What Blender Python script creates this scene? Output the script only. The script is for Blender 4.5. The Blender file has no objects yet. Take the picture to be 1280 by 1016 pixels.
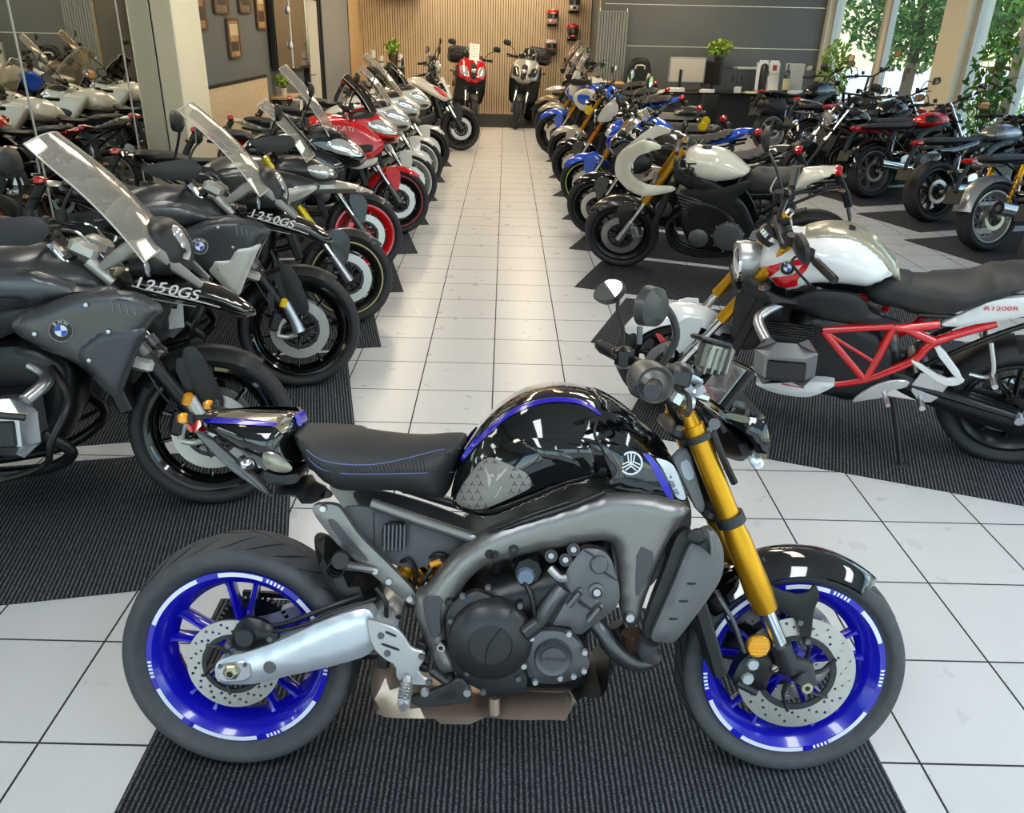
import bpy, bmesh, math, random
import numpy as np
from mathutils import Vector, Matrix, Euler
from mathutils.geometry import delaunay_2d_cdt
PI = math.pi
R_ = math.radians
S = bpy.context.scene
COL = S.collection
random.seed(7)

# ------------------------------------------------------------------ camera
F, PITCH, ROLL, YAW, PCX, PCY, HC = 1008.44, .4395, .0216, -.0023, 620.42, 506.32, 1.79
TILE, TX0, TY0 = .2233 * HC, -.0169 * HC, 2.8933 * HC

def ray(px, py):
    a = (px - PCX) / F; b = (py - PCY) / F
    u = a * math.cos(ROLL) + b * math.sin(ROLL); v = -a * math.sin(ROLL) + b * math.cos(ROLL)
    Y = math.cos(PITCH) - v * math.sin(PITCH); Z = -math.sin(PITCH) - v * math.cos(PITCH)
    return Vector((u * math.cos(YAW) + Y * math.sin(YAW), -u * math.sin(YAW) + Y * math.cos(YAW), Z))

CAM = Vector((0, 0, HC))

def on_floor(px, py, z=0.0):
    d = ray(px, py); return CAM + d * ((z - HC) / d.z)

def on_y(px, py, y):
    d = ray(px, py); return CAM + d * (y / d.y)

def on_x(px, py, x):
    d = ray(px, py); return CAM + d * (x / d.x)

class Pose:
    """Where a motorcycle stands: rear contact point, heading, lean to its left, size."""
    def __init__(s, x, y, heading, lean=.2, scale=1.0, z=0.0):
        s.M = Matrix.Translation((x, y, z)) @ Matrix.Rotation(heading, 4, 'Z') @ Matrix.Rotation(-lean, 4, 'X') @ Matrix.Scale(scale, 4)
        s.I = s.M.inverted()
        s.loc = (x, y, z); s.heading = heading; s.lean = lean; s.scale = scale
    def at(s, px, py, y):
        o = s.I @ CAM; d = (s.I.to_3x3() @ ray(px, py)); t = (y - o.y) / d.y
        p = o + d * t; return (p.x, p.z)
    def tr(s, pts, y):
        return [s.at(p[0], p[1], p[2] if len(p) > 2 else y) for p in pts]
    def tr3(s, pts):
        return [(lambda q: (q[0], p[2], q[1]))(s.at(p[0], p[1], p[2])) for p in pts]

# ------------------------------------------------------------------ materials
def lin(c):
    if isinstance(c, str):
        c = [int(c[i:i + 2], 16) / 255 for i in (0, 2, 4)]
    return [(x / 12.92 if x <= .04045 else ((x + .055) / 1.055) ** 2.4) for x in c] + [1]

MATS = {}
def mat(name, col, rough=.5, metal=0., coat=0., spec=.5, noise=0., scale=40., bump=0., emit=None, es=1., trans=0.):
    if name in MATS: return MATS[name]
    m = bpy.data.materials.new(name); m.use_nodes = True
    nt = m.node_tree; b = nt.nodes['Principled BSDF']
    b.inputs['Base Color'].default_value = lin(col); b.inputs['Roughness'].default_value = rough
    b.inputs['Metallic'].default_value = metal; b.inputs['Coat Weight'].default_value = coat
    b.inputs['Coat Roughness'].default_value = .03
    b.inputs['Specular IOR Level'].default_value = spec
    if trans: b.inputs['Transmission Weight'].default_value = trans
    if emit:
        b.inputs['Emission Color'].default_value = lin(emit); b.inputs['Emission Strength'].default_value = es
    if noise or bump:
        tc = nt.nodes.new('ShaderNodeTexCoord'); nz = nt.nodes.new('ShaderNodeTexNoise')
        nz.inputs['Scale'].default_value = scale; nz.inputs['Detail'].default_value = 3
        nt.links.new(tc.outputs['Object'], nz.inputs['Vector'])
        if noise:
            mx = nt.nodes.new('ShaderNodeMix'); mx.data_type = 'RGBA'
            l = lin(col); mx.inputs['A'].default_value = [max(0, x * (1 - noise)) for x in l[:3]] + [1]
            mx.inputs['B'].default_value = [min(1, x * (1 + noise)) for x in l[:3]] + [1]
            nt.links.new(nz.outputs['Fac'], mx.inputs['Factor']); nt.links.new(mx.outputs['Result'], b.inputs['Base Color'])
        if bump:
            bp = nt.nodes.new('ShaderNodeBump'); bp.inputs['Strength'].default_value = bump; bp.inputs['Distance'].default_value = .002
            nt.links.new(nz.outputs['Fac'], bp.inputs['Height']); nt.links.new(bp.outputs['Normal'], b.inputs['Normal'])
    MATS[name] = m; return m

def glassy(name, tint, clear=.8, rough=.03, ior=1.45):
    """thin clear sheet: mostly transparent, mirror-like at grazing angles"""
    if name in MATS: return MATS[name]
    m = bpy.data.materials.new(name); m.use_nodes = True; nt = m.node_tree
    for n in list(nt.nodes): nt.nodes.remove(n)
    o = nt.nodes.new('ShaderNodeOutputMaterial'); tr = nt.nodes.new('ShaderNodeBsdfTransparent'); gl = nt.nodes.new('ShaderNodeBsdfGlossy')
    df = nt.nodes.new('ShaderNodeBsdfDiffuse'); mx = nt.nodes.new('ShaderNodeMixShader'); m2 = nt.nodes.new('ShaderNodeMixShader'); fr = nt.nodes.new('ShaderNodeLayerWeight')
    tr.inputs[0].default_value = lin(tint); df.inputs[0].default_value = lin(tint); gl.inputs[0].default_value = (1, 1, 1, 1); gl.inputs['Roughness'].default_value = rough
    fr.inputs['Blend'].default_value = .5
    pw = nt.nodes.new('ShaderNodeMath'); pw.operation = 'POWER'; pw.inputs[1].default_value = 5; ml = nt.nodes.new('ShaderNodeMath'); ml.operation = 'MULTIPLY_ADD'; ml.inputs[1].default_value = .9; ml.inputs[2].default_value = ior * .1 - .1
    nt.links.new(fr.outputs['Facing'], pw.inputs[0]); nt.links.new(pw.outputs[0], ml.inputs[0])
    m2.inputs[0].default_value = 1 - clear
    nt.links.new(tr.outputs[0], m2.inputs[1]); nt.links.new(df.outputs[0], m2.inputs[2])
    nt.links.new(ml.outputs[0], mx.inputs[0]); nt.links.new(m2.outputs[0], mx.inputs[1]); nt.links.new(gl.outputs[0], mx.inputs[2])
    nt.links.new(mx.outputs[0], o.inputs[0])
    MATS[name] = m; return m

# ------------------------------------------------------------------ outlines
def chaikin(p, n=2, closed=True, k=.22):
    for _ in range(n):
        q = []
        L = len(p)
        for i in range(L if closed else L - 1):
            a, b = p[i], p[(i + 1) % L]
            q.append(tuple(a[j] * (1 - k) + b[j] * k for j in range(len(a)))); q.append(tuple(a[j] * k + b[j] * (1 - k) for j in range(len(a))))
        if not closed: q = [tuple(p[0])] + q + [tuple(p[-1])]
        p = q
    return p

def catmull(p, k=6, closed=False):
    P = [Vector(x) for x in p]; n = len(P); out = []
    for i in range(n if closed else n - 1):
        g = lambda j: P[j % n] if closed else P[min(max(j, 0), n - 1)]
        a, b, c, d = g(i - 1), g(i), g(i + 1), g(i + 2)
        for j in range(k):
            t = j / k
            out.append(.5 * ((2 * b) + (c - a) * t + (2 * a - 5 * b + 4 * c - d) * t * t + (3 * b - a - 3 * c + d) * t ** 3))
    if not closed: out.append(P[-1])
    return out

def area2(p): return sum(p[i][0] * p[(i + 1) % len(p)][1] - p[(i + 1) % len(p)][0] * p[i][1] for i in range(len(p)))
def ccw(p): return list(p) if area2(p) > 0 else list(p)[::-1]
def inside(P, X, Z):
    P = np.array(P); r = np.zeros(X.shape, bool); n = len(P)
    for i in range(n):
        x0, z0 = P[i]; x1, z1 = P[(i + 1) % n]
        if z0 == z1: continue
        c = (z0 > Z) != (z1 > Z)
        r ^= c & (X < (x1 - x0) * (Z - z0) / (z1 - z0) + x0)
    return r
def bdist(P, X, Z):
    P = np.array(P); d = np.full(X.shape, 1e9); n = len(P)
    for i in range(n):
        a = P[i]; e = P[(i + 1) % n] - a; l = e @ e + 1e-12
        t = np.clip(((X - a[0]) * e[0] + (Z - a[1]) * e[1]) / l, 0, 1)
        d = np.minimum(d, np.hypot(X - a[0] - t * e[0], Z - a[1] - t * e[1]))
    return d
def mesh2d(out, step, holes=()):
    """triangles of an outline with inner points; -> verts (n,2), tris, number of outline verts"""
    out = ccw(out); loops = [out] + [ccw(h) for h in holes]
    vs = []; es = []
    for L in loops:
        o = len(vs); vs += [Vector(p) for p in L]; es += [(o + i, o + (i + 1) % len(L)) for i in range(len(L))]
    A = np.array(out); lo = A.min(0); hi = A.max(0)
    gx, gz = np.meshgrid(np.arange(lo[0] + step * .5, hi[0], step), np.arange(lo[1] + step * .5, hi[1], step))
    gx = gx + (np.arange(gx.shape[0]) % 2 * step * .5)[:, None]
    X, Z = gx.ravel(), gz.ravel()
    ok = inside(out, X, Z) & (bdist(out, X, Z) > step * .45)
    for h in holes: ok &= ~inside(h, X, Z) & (bdist(h, X, Z) > step * .3)
    nb = len(vs); vs += [Vector((x, z)) for x, z in zip(X[ok], Z[ok])]
    ov, oe, of, iv, ie, jf = delaunay_2d_cdt(vs, es, [], 1, 1e-7)
    V = np.array([(v.x, v.y) for v in ov]); T = [tuple(f) for f in of]
    if not T: return V, [], []
    cx = np.array([V[list(t)].mean(0) for t in T]); ok = inside(out, cx[:, 0], cx[:, 1])
    for h in holes: ok &= ~inside(h, cx[:, 0], cx[:, 1])
    T = [t if (V[t[1]][0] - V[t[0]][0]) * (V[t[2]][1] - V[t[0]][1]) - (V[t[2]][0] - V[t[0]][0]) * (V[t[1]][1] - V[t[0]][1]) > 0 else t[::-1] for t, o in zip(T, ok) if o]
    # boundary edges
    cnt = {}
    for t in T:
        for a, b in ((t[0], t[1]), (t[1], t[2]), (t[2], t[0])):
            k = (min(a, b), max(a, b)); cnt.setdefault(k, []).append((a, b))
    B = [c[0] for c in cnt.values() if len(c) == 1]
    return V, T, B

# ------------------------------------------------------------------ mesh builder (x forward, y left, z up)
class MB:
    def __init__(s): s.v = []; s.f = []; s.fm = []; s.mats = []; s.cur = 0; s.pair = False
    def use(s, m):
        if m not in s.mats: s.mats.append(m)
        s.cur = s.mats.index(m); return s
    def add(s, vs, fs, both=False, M=None):
        o = len(s.v)
        if M is not None: vs = [M @ Vector(v) for v in vs]
        s.v += [tuple(v) for v in vs]; s.f += [tuple(i + o for i in f) for f in fs]; s.fm += [s.cur] * len(fs)
        if both:
            s.pair = True; o = len(s.v); s.v += [(v[0], -v[1], v[2]) for v in vs]; s.f += [tuple(i + o for i in f[::-1]) for f in fs]; s.fm += [s.cur] * len(fs)
        return s
    def box(s, c, d, rot=None, ch=0., both=False):
        x, y, z = d[0] / 2, d[1] / 2, d[2] / 2; ch = min(ch, x * .9, y * .9, z * .9)
        M = Matrix.Translation(c) @ (Euler(rot).to_matrix().to_4x4() if rot is not None else Matrix())
        if ch <= 0:
            vs = [(i * x, j * y, k * z) for i in (-1, 1) for j in (-1, 1) for k in (-1, 1)]
            fs = [(0, 1, 3, 2), (4, 6, 7, 5), (0, 4, 5, 1), (2, 3, 7, 6), (0, 2, 6, 4), (1, 5, 7, 3)]
        else:
            rings = []
            def rect(a, b): return [(a - ch, b), (-a + ch, b), (-a, b - ch), (-a, -b + ch), (-a + ch, -b), (a - ch, -b), (a, -b + ch), (a, b - ch)]
            vs = []
            for zz, sh in ((-z, ch), (-z + ch, 0), (z - ch, 0), (z, ch)):
                vs += [(p[0], p[1], zz) for p in rect(x - sh, y - sh)]
            fs = []
            for k in range(3):
                for i in range(8): fs.append((k * 8 + i, k * 8 + (i + 1) % 8, k * 8 + 8 + (i + 1) % 8, k * 8 + 8 + i))
            fs += [tuple(range(7, -1, -1)), tuple(range(24, 32))]
        return s.add(vs, fs, both, M)
    def tube(s, pts, r, n=10, k=5, closed=False, both=False, flat=1., caps=True):
        P = catmull(pts, k, closed) if (len(pts) > 2 and k > 1) else [Vector(p) for p in pts]
        m = len(P)
        if isinstance(r, (list, tuple)):
            rr = [r[min(int(i / (m - 1) * (len(r) - 1)), len(r) - 2)] * (1 - (i / (m - 1) * (len(r) - 1)) % 1 if i < m - 1 else 0) + r[min(int(i / (m - 1) * (len(r) - 1)), len(r) - 2) + 1] * ((i / (m - 1) * (len(r) - 1)) % 1 if i < m - 1 else 1) for i in range(m)]
        else: rr = [r] * m
        vs = []; up = None
        for i in range(m):
            t = (P[(i + 1) % m] - P[i - 1]) if closed else (P[min(i + 1, m - 1)] - P[max(i - 1, 0)])
            if t.length < 1e-9: t = Vector((1, 0, 0))
            t.normalize()
            if up is None:
                up = Vector((0, 1, 0)) if abs(t.y) < .9 else Vector((0, 0, 1))
            a = up - t * up.dot(t)
            if a.length < 1e-6: a = t.orthogonal()
            a.normalize(); up = a; b = t.cross(a)
            vs += [P[i] + (a * math.cos(2 * PI * j / n) + b * math.sin(2 * PI * j / n) * flat) * rr[i] for j in range(n)]
        fs = []
        for i in range(m if closed else m - 1):
            for j in range(n):
                a, b = i * n + j, i * n + (j + 1) % n; c, d = ((i + 1) % m) * n + (j + 1) % n, ((i + 1) % m) * n + j
                fs.append((a, d, c, b) if False else (a, b, c, d))
        if not closed and caps: fs += [tuple(range(n - 1, -1, -1)), tuple((m - 1) * n + j for j in range(n))]
        return s.add(vs, fs, both)
    def cyl(s, a, b, r, r2=None, n=16, both=False): return s.tube([a, b], [r, r if r2 is None else r2], n, 1, both=both)
    def lathe(s, prof, c=(0, 0, 0), axis=(0, 1, 0), n=32, closed=False, both=False, a0=0., a1=2 * PI):
        """prof: (radius, along axis)"""
        ax = Vector(axis).normalized(); e1 = Vector((1, 0, 0)) if abs(ax.x) < .9 else Vector((0, 0, 1))
        e1 = (e1 - ax * e1.dot(ax)).normalized(); e2 = e1.cross(ax) if abs(ax.y) > .5 else ax.cross(e1); e2 = ax.cross(e1)
        if ax.y > .9: e2 = Vector((0, 0, 1)); e1 = Vector((1, 0, 0))
        c = Vector(c); full = abs(a1 - a0 - 2 * PI) < 1e-6; m = len(prof); N = n if full else n + 1
        vs = []
        for i in range(N):
            a = a0 + (a1 - a0) * i / n; d = e1 * math.cos(a) + e2 * math.sin(a)
            vs += [c + d * p[0] + ax * p[1] for p in prof]
        fs = []
        for i in range(n):
            i2 = (i + 1) % N
            for j in range(m if closed else m - 1):
                j2 = (j + 1) % m
                fs.append((i * m + j, i * m + j2, i2 * m + j2, i2 * m + j))
        return s.add(vs, fs, both)
    def slab(s, out, y0, y1, ch=0., both=False, sm=1, holes=()):
        """outline in (x, z) with flat faces at y0 and y1, edges chamfered"""
        o = chaikin(out, sm) if sm else list(out)
        hs = holes
        V, T, B = mesh2d(o, 9., hs)
        nv = len(V)
        if ch > 0 and not hs:
            o = ccw(o); L = len(o); P = np.array(o); t = np.roll(P, -1, 0) - np.roll(P, 1, 0); t /= (np.linalg.norm(t, axis=1)[:, None] + 1e-9)
            I = P + np.c_[-t[:, 1], t[:, 0]] * ch
            sg = 1 if y1 > y0 else -1
            vs = [(x, y1, z) for x, z in I] + [(x, y1 - sg * ch, z) for x, z in P] + [(x, y0, z) for x, z in P]
            fs = [tuple(range(L))[::-1] if sg > 0 else tuple(range(L))]
            for k in (0, 1):
                for i in range(L):
                    q = (k * L + i, k * L + L + i, k * L + L + (i + 1) % L, k * L + (i + 1) % L)
                    fs.append(q[::-1] if sg < 0 else q)
            fs.append(tuple(range(2 * L, 3 * L)) if sg > 0 else tuple(range(2 * L, 3 * L))[::-1])
            return s.add(vs, fs, both)
        vs = [(x, y0, z) for x, z in V] + [(x, y1, z) for x, z in V]
        sg = y1 > y0
        fs = [t if sg else t[::-1] for t in T] + [tuple(i + nv for i in (t[::-1] if sg else t)) for t in T]
        for a, b in B: fs.append((a, a + nv, b + nv, b) if sg else (b, b + nv, a + nv, a))
        return s.add(vs, fs, both)
    def panel(s, out, y, depth=.012, bulge=0., R=.05, step=.02, sm=2, holes=(), both=False, side=-1, wf=None):
        """body panel facing out at side*y (a number or a function of x, z), domed by bulge"""
        o = chaikin(out, sm) if sm else list(out)
        hs = [chaikin(h, sm) if sm else h for h in holes]
        V, T, B = mesh2d(o, step, hs)
        if not len(T): return s
        d = bdist(ccw(o), V[:, 0], V[:, 1])
        for h in hs: d = np.minimum(d, bdist(h, V[:, 0], V[:, 1]))
        g = np.sqrt(np.maximum(0, 1 - (1 - np.minimum(d / R, 1)) ** 2))
        yb = np.array([y(a, b) for a, b in V]) if callable(y) else np.full(len(V), y)
        if wf is not None: yb = yb + np.array([wf(a, b) for a, b in V])
        yo = (yb + bulge * g); yi = yb - depth
        n = len(V)
        vs = [(V[i][0], side * yo[i], V[i][1]) for i in range(n)] + [(V[i][0], side * yi[i], V[i][1]) for i in range(n)]
        fs = [t if side < 0 else t[::-1] for t in T] + [tuple(i + n for i in (t[::-1] if side < 0 else t)) for t in T]
        for a, b in B: fs.append((b, a, a + n, b + n) if side < 0 else (a, b, b + n, a + n))
        return s.add(vs, fs, both)
    def puff(s, out, W, R, step=.025, sm=2, e=.006, wf=None, y0=0., p=2.):
        """solid swelling to +-W about the plane y0 inside a side outline; returns its half width as a function"""
        o = ccw(chaikin(out, sm) if sm else list(out))
        V, T, B = mesh2d(o, step); n = len(V)
        def half(X, Z):
            d = bdist(o, X, Z); q = 1 - np.minimum(d / R, 1)
            w = (W - e) * np.maximum(0, 1 - q ** p) ** (1 / p) + e
            if wf is not None: w = w * np.array([wf(a, b) for a, b in zip(X, Z)])
            return w
        if len(T):
            w = half(V[:, 0], V[:, 1])
            vs = [(V[i][0], y0 - w[i], V[i][1]) for i in range(n)] + [(V[i][0], y0 + w[i], V[i][1]) for i in range(n)]
            fs = list(T) + [tuple(i + n for i in t[::-1]) for t in T] + [(b, a, a + n, b + n) for a, b in B]
            s.add(vs, fs)
        def surf(x, z): return float(half(np.array([x]), np.array([z]))[0])
        s.surf = surf; return s
    def ell(s, c, r, n=16, m=10, M=None, both=False):
        vs = [(0, 0, r[2])]; fs = []
        for i in range(1, m):
            t = PI * i / m
            vs += [(r[0] * math.sin(t) * math.cos(2 * PI * j / n), r[1] * math.sin(t) * math.sin(2 * PI * j / n), r[2] * math.cos(t)) for j in range(n)]
        vs.append((0, 0, -r[2])); L = len(vs) - 1
        for j in range(n):
            fs.append((0, 1 + j, 1 + (j + 1) % n)); fs.append((L, 1 + (m - 2) * n + (j + 1) % n, 1 + (m - 2) * n + j))
            for i in range(m - 2): fs.append((1 + i * n + j, 1 + (i + 1) * n + j, 1 + (i + 1) * n + (j + 1) % n, 1 + i * n + (j + 1) % n))
        X = Matrix.Translation(c) @ (M if M is not None else Matrix())
        return s.add(vs, fs, both, X)
    def arcfender(s, c, r, w, a0, a1, t=.006, n=20, lip=.03, point=0.):
        """mudguard: a U section swept round an axle at c = (x, y, z), angles from +x up"""
        prof = []
        for q in np.linspace(-1, 1, 9): prof.append((r - lip * abs(q) ** 3, q * w / 2))
        pr = prof + [(a - t, b * .94) for a, b in prof[::-1]]; m = len(pr)
        vs = []; N = n + 1
        for i in range(N):
            f = i / n; a = a0 + (a1 - a0) * f
            k = 1. if not point else min(1., .25 + (1 - f) / point) * min(1., .45 + f / max(point, .01))
            vs += [(c[0] + math.cos(a) * q[0], c[1] + q[1] * k, c[2] + math.sin(a) * q[0]) for q in pr]
        fs = [(i * m + j, (i + 1) * m + j, (i + 1) * m + (j + 1) % m, i * m + (j + 1) % m) for i in range(n) for j in range(m)]
        fs += [tuple(range(m)), tuple((N - 1) * m + j for j in range(m - 1, -1, -1))]
        return s.add(vs, fs)
    def text(s, txt, size, M, ext=.0008, shear=0., sx=1., bold=.0):
        cu = bpy.data.curves.new('lettering', 'FONT'); cu.body = txt; cu.size = size; cu.align_x = 'CENTER'; cu.align_y = 'CENTER'; cu.extrude = ext; cu.shear = shear; cu.resolution_u = 3; cu.offset = bold
        o = bpy.data.objects.new('lettering', cu); COL.objects.link(o)
        bpy.context.view_layer.update()
        me = bpy.data.meshes.new_from_object(o.evaluated_get(bpy.context.evaluated_depsgraph_get()))
        vs = [(v.co.x * sx, v.co.y, v.co.z) for v in me.vertices]; fs = [tuple(p.vertices) for p in me.polygons]
        bpy.data.objects.remove(o); bpy.data.curves.remove(cu); bpy.data.meshes.remove(me)
        return s.add(vs, fs, False, M)
    def build(s, name, parent=None, m=None, ang=38, mod=None):
        if not s.f: return None
        if s.pair:
            L = [i for i, f in enumerate(s.f) if all(s.v[k][1] > 1e-5 for k in f)]; Rr = [i for i, f in enumerate(s.f) if all(s.v[k][1] < -1e-5 for k in f)]
            if len(L) + len(Rr) == len(s.f) and L and Rr:
                for idx in (L, Rr):
                    q = MB(); q.mats = s.mats; q.v = s.v; q.f = [s.f[i] for i in idx]; q.fm = [s.fm[i] for i in idx]
                    used = sorted({k for f in q.f for k in f}); mp = {k: i for i, k in enumerate(used)}
                    q.v = [s.v[k] for k in used]; q.f = [tuple(mp[k] for k in f) for f in q.f]; r = q.build(name, parent, m, ang)
                return r
        me = bpy.data.meshes.new(name); me.from_pydata(s.v, [], s.f)
        for q in ([m] if m else s.mats): me.materials.append(q)
        if not m and len(s.mats) > 1: me.polygons.foreach_set('material_index', s.fm)
        bm = bmesh.new(); bm.from_mesh(me); bmesh.ops.recalc_face_normals(bm, faces=bm.faces); bm.to_mesh(me); bm.free()
        me.polygons.foreach_set('use_smooth', [True] * len(me.polygons)); me.set_sharp_from_angle(angle=R_(ang))
        me.update()
        o = bpy.data.objects.new(name, me); COL.objects.link(o)
        if parent is not None: o.parent = parent
        return o

def part(name, m, parent, fn, **kw):
    b = MB(); b.use(m); fn(b); return b.build(name, parent, **kw)
def tag(o, label=None, cat=None, group=None, kind=None):
    if label: o['label'] = label
    if cat: o['category'] = cat
    if group: o['group'] = group
    if kind: o['kind'] = kind
    return o
def empty(name, loc=(0, 0, 0), rot=(0, 0, 0), scale=1.):
    o = bpy.data.objects.new(name, None); COL.objects.link(o); o.location = loc; o.rotation_euler = rot; o.scale = (scale,) * 3; o.empty_display_size = .1
    return o
def root_for(name, P):
    o = bpy.data.objects.new(name, None); COL.objects.link(o); o.empty_display_size = .1
    o.matrix_world = P.M; return o
def circ(x, z, r, n=24, a0=0.): return [(x + r * math.cos(2 * PI * i / n + a0), z + r * math.sin(2 * PI * i / n + a0)) for i in range(n)]
def facing(x, y, z, nrm, up=(0, 0, 1), roll=0.):
    """matrix putting a flat design (its x right, y up) at a point looking along nrm"""
    n = Vector(nrm).normalized(); u = Vector(up); u = (u - n * u.dot(n)).normalized(); r = u.cross(n)
    M = Matrix((r, u, n)).transposed().to_4x4(); return Matrix.Translation((x, y, z)) @ M @ Matrix.Rotation(roll, 4, 'Z')
SKY_STRENGTH = .5
EXPOSURE = 0.0
COOL, WARM = (.66, .83, 1.0), (1.0, .86, .66)
LAMPS = [(-1.0, -.4, .6, 2.4, 34, COOL), (1.6, -.4, .6, 2.4, 34, COOL), (4.3, 1.5, .6, 2.4, 34, COOL)] + \
        [(x, y, .5, 2.4, 16, (1, .95, .86)) for x in (-1.7, 1.6) for y in (3.6, 7.6)] + \
        [(x, y, .5, 2.4, 27, WARM) for x in (-1.7, 0.5, 3.4) for y in (11.6, 15.6)] + [(x, 18.3, 1.6, .3, 17, (1, .9, .74)) for x in (-1.8, .4)]  # last pair: unseen lamps added to brighten the slatted back wall
# ================================================================== the showroom
WALL_X, BACK_Y, RIGHT_Y, WIN_X, FRONT_Y, CEIL = -3.15, 19.2, 17.5, 6.35, -3.2, 3.3

def struct(name, b, m=None, **kw):
    o = b.build(name, None, m, **kw); o['kind'] = 'structure'; return o

def node_mat(name):
    m = bpy.data.materials.new(name); m.use_nodes = True; nt = m.node_tree
    return m, nt, nt.nodes['Principled BSDF']
def N(nt, t, **kw):
    n = nt.nodes.new('ShaderNode' + t)
    for k, v in kw.items(): setattr(n, k, v)
    return n
def math_(nt, op, a, b=None):
    n = N(nt, 'Math', operation=op)
    for i, v in enumerate((a, b)):
        if v is None: continue
        if isinstance(v, (int, float)): n.inputs[i].default_value = v
        else: nt.links.new(v, n.inputs[i])
    return n.outputs[0]

def tile_material():
    m, nt, b = node_mat('floor_tiles')
    tc = N(nt, 'TexCoord'); sp = N(nt, 'SeparateXYZ'); nt.links.new(tc.outputs['Object'], sp.inputs[0])
    g = []; cells = []
    for ax, o in (('X', TX0), ('Y', TY0)):
        u = math_(nt, 'DIVIDE', math_(nt, 'SUBTRACT', sp.outputs[ax], o), TILE)
        cells.append(math_(nt, 'FLOOR', u))
        fr = math_(nt, 'FRACT', u); d = math_(nt, 'MINIMUM', fr, math_(nt, 'SUBTRACT', 1.0, fr))
        g.append(math_(nt, 'LESS_THAN', d, .0085))
    gr = math_(nt, 'MAXIMUM', g[0], g[1])
    cv = N(nt, 'CombineXYZ'); nt.links.new(cells[0], cv.inputs[0]); nt.links.new(cells[1], cv.inputs[1])
    wn = N(nt, 'TexWhiteNoise', noise_dimensions='2D'); nt.links.new(cv.outputs[0], wn.inputs['Vector'])
    nz = N(nt, 'TexNoise'); nz.inputs['Scale'].default_value = 9; nz.inputs['Detail'].default_value = 5; nt.links.new(tc.outputs['Object'], nz.inputs['Vector'])
    sc = N(nt, 'TexNoise'); sc.inputs['Scale'].default_value = 170; sc.inputs['Detail'].default_value = 2; nt.links.new(tc.outputs['Object'], sc.inputs['Vector'])
    v = math_(nt, 'ADD', math_(nt, 'MULTIPLY', wn.outputs[0], .045), math_(nt, 'MULTIPLY', nz.outputs[0], .05))
    scr = math_(nt, 'MULTIPLY', math_(nt, 'GREATER_THAN', sc.outputs[0], .735), .07)
    v = math_(nt, 'SUBTRACT', math_(nt, 'ADD', v, .90), scr)
    hs = N(nt, 'HueSaturation'); hs.inputs['Color'].default_value = lin('d3d5d6'); nt.links.new(v, hs.inputs['Value'])
    mx = N(nt, 'Mix', data_type='RGBA'); nt.links.new(gr, mx.inputs['Factor']); nt.links.new(hs.outputs[0], mx.inputs['A']); mx.inputs['B'].default_value = lin('1c1d20')
    nt.links.new(mx.outputs['Result'], b.inputs['Base Color'])
    rg = math_(nt, 'ADD', math_(nt, 'MULTIPLY', nz.outputs[0], .16), .22); rg = math_(nt, 'ADD', rg, math_(nt, 'MULTIPLY', gr, .4))
    nt.links.new(rg, b.inputs['Roughness'])
    bp = N(nt, 'Bump'); bp.inputs['Strength'].default_value = .5; bp.inputs['Distance'].default_value = .003; nt.links.new(math_(nt, 'SUBTRACT', 1.0, gr), bp.inputs['Height']); nt.links.new(bp.outputs[0], b.inputs['Normal'])
    return m

def carpet_material():
    m, nt, b = node_mat('ribbed_carpet')
    tc = N(nt, 'TexCoord'); sp = N(nt, 'SeparateXYZ'); nt.links.new(tc.outputs['Object'], sp.inputs[0])
    nz = N(nt, 'TexNoise'); nz.inputs['Scale'].default_value = 420; nz.inputs['Detail'].default_value = 2; nt.links.new(tc.outputs['Object'], nz.inputs['Vector'])
    n2 = N(nt, 'TexNoise'); n2.inputs['Scale'].default_value = 30; nt.links.new(tc.outputs['Object'], n2.inputs['Vector'])
    u = math_(nt, 'ADD', math_(nt, 'MULTIPLY', sp.outputs['X'], 2 * PI / .0150), math_(nt, 'MULTIPLY', n2.outputs[0], 1.6))
    w = math_(nt, 'ADD', math_(nt, 'MULTIPLY', math_(nt, 'SINE', u), .5), .5)
    f = math_(nt, 'MULTIPLY', math_(nt, 'ADD', math_(nt, 'MULTIPLY', w, .7), .3), math_(nt, 'POWER', nz.outputs[0], 1.6))
    cr = N(nt, 'ValToRGB'); e = cr.color_ramp.elements; e[0].position = .05; e[0].color = lin('16171a'); e[1].position = .42; e[1].color = lin('74777c')
    x = cr.color_ramp.elements.new(.22); x.color = lin('2e3034')
    nt.links.new(f, cr.inputs[0]); nt.links.new(cr.outputs[0], b.inputs['Base Color']); b.inputs['Roughness'].default_value = .95; b.inputs['Specular IOR Level'].default_value = .1
    bp = N(nt, 'Bump'); bp.inputs['Strength'].default_value = .55; bp.inputs['Distance'].default_value = .003
    nt.links.new(math_(nt, 'ADD', w, math_(nt, 'MULTIPLY', nz.outputs[0], .5)), bp.inputs['Height']); nt.links.new(bp.outputs[0], b.inputs['Normal'])
    return m

def slat_wood(name, a, bcol, scale=18.):
    m, nt, b = node_mat(name)
    tc = N(nt, 'TexCoord'); mp = N(nt, 'Mapping'); mp.inputs['Scale'].default_value = (6, 6, .8); nt.links.new(tc.outputs['Object'], mp.inputs[0])
    nz = N(nt, 'TexNoise'); nz.inputs['Scale'].default_value = scale; nz.inputs['Detail'].default_value = 4; nt.links.new(mp.outputs[0], nz.inputs['Vector'])
    cr = N(nt, 'ValToRGB'); cr.color_ramp.elements[0].color = lin(a); cr.color_ramp.elements[1].color = lin(bcol); cr.color_ramp.elements[0].position = .3; cr.color_ramp.elements[1].position = .7
    nt.links.new(nz.outputs[0], cr.inputs[0]); nt.links.new(cr.outputs[0], b.inputs['Base Color']); b.inputs['Roughness'].default_value = .5
    return m

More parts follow.
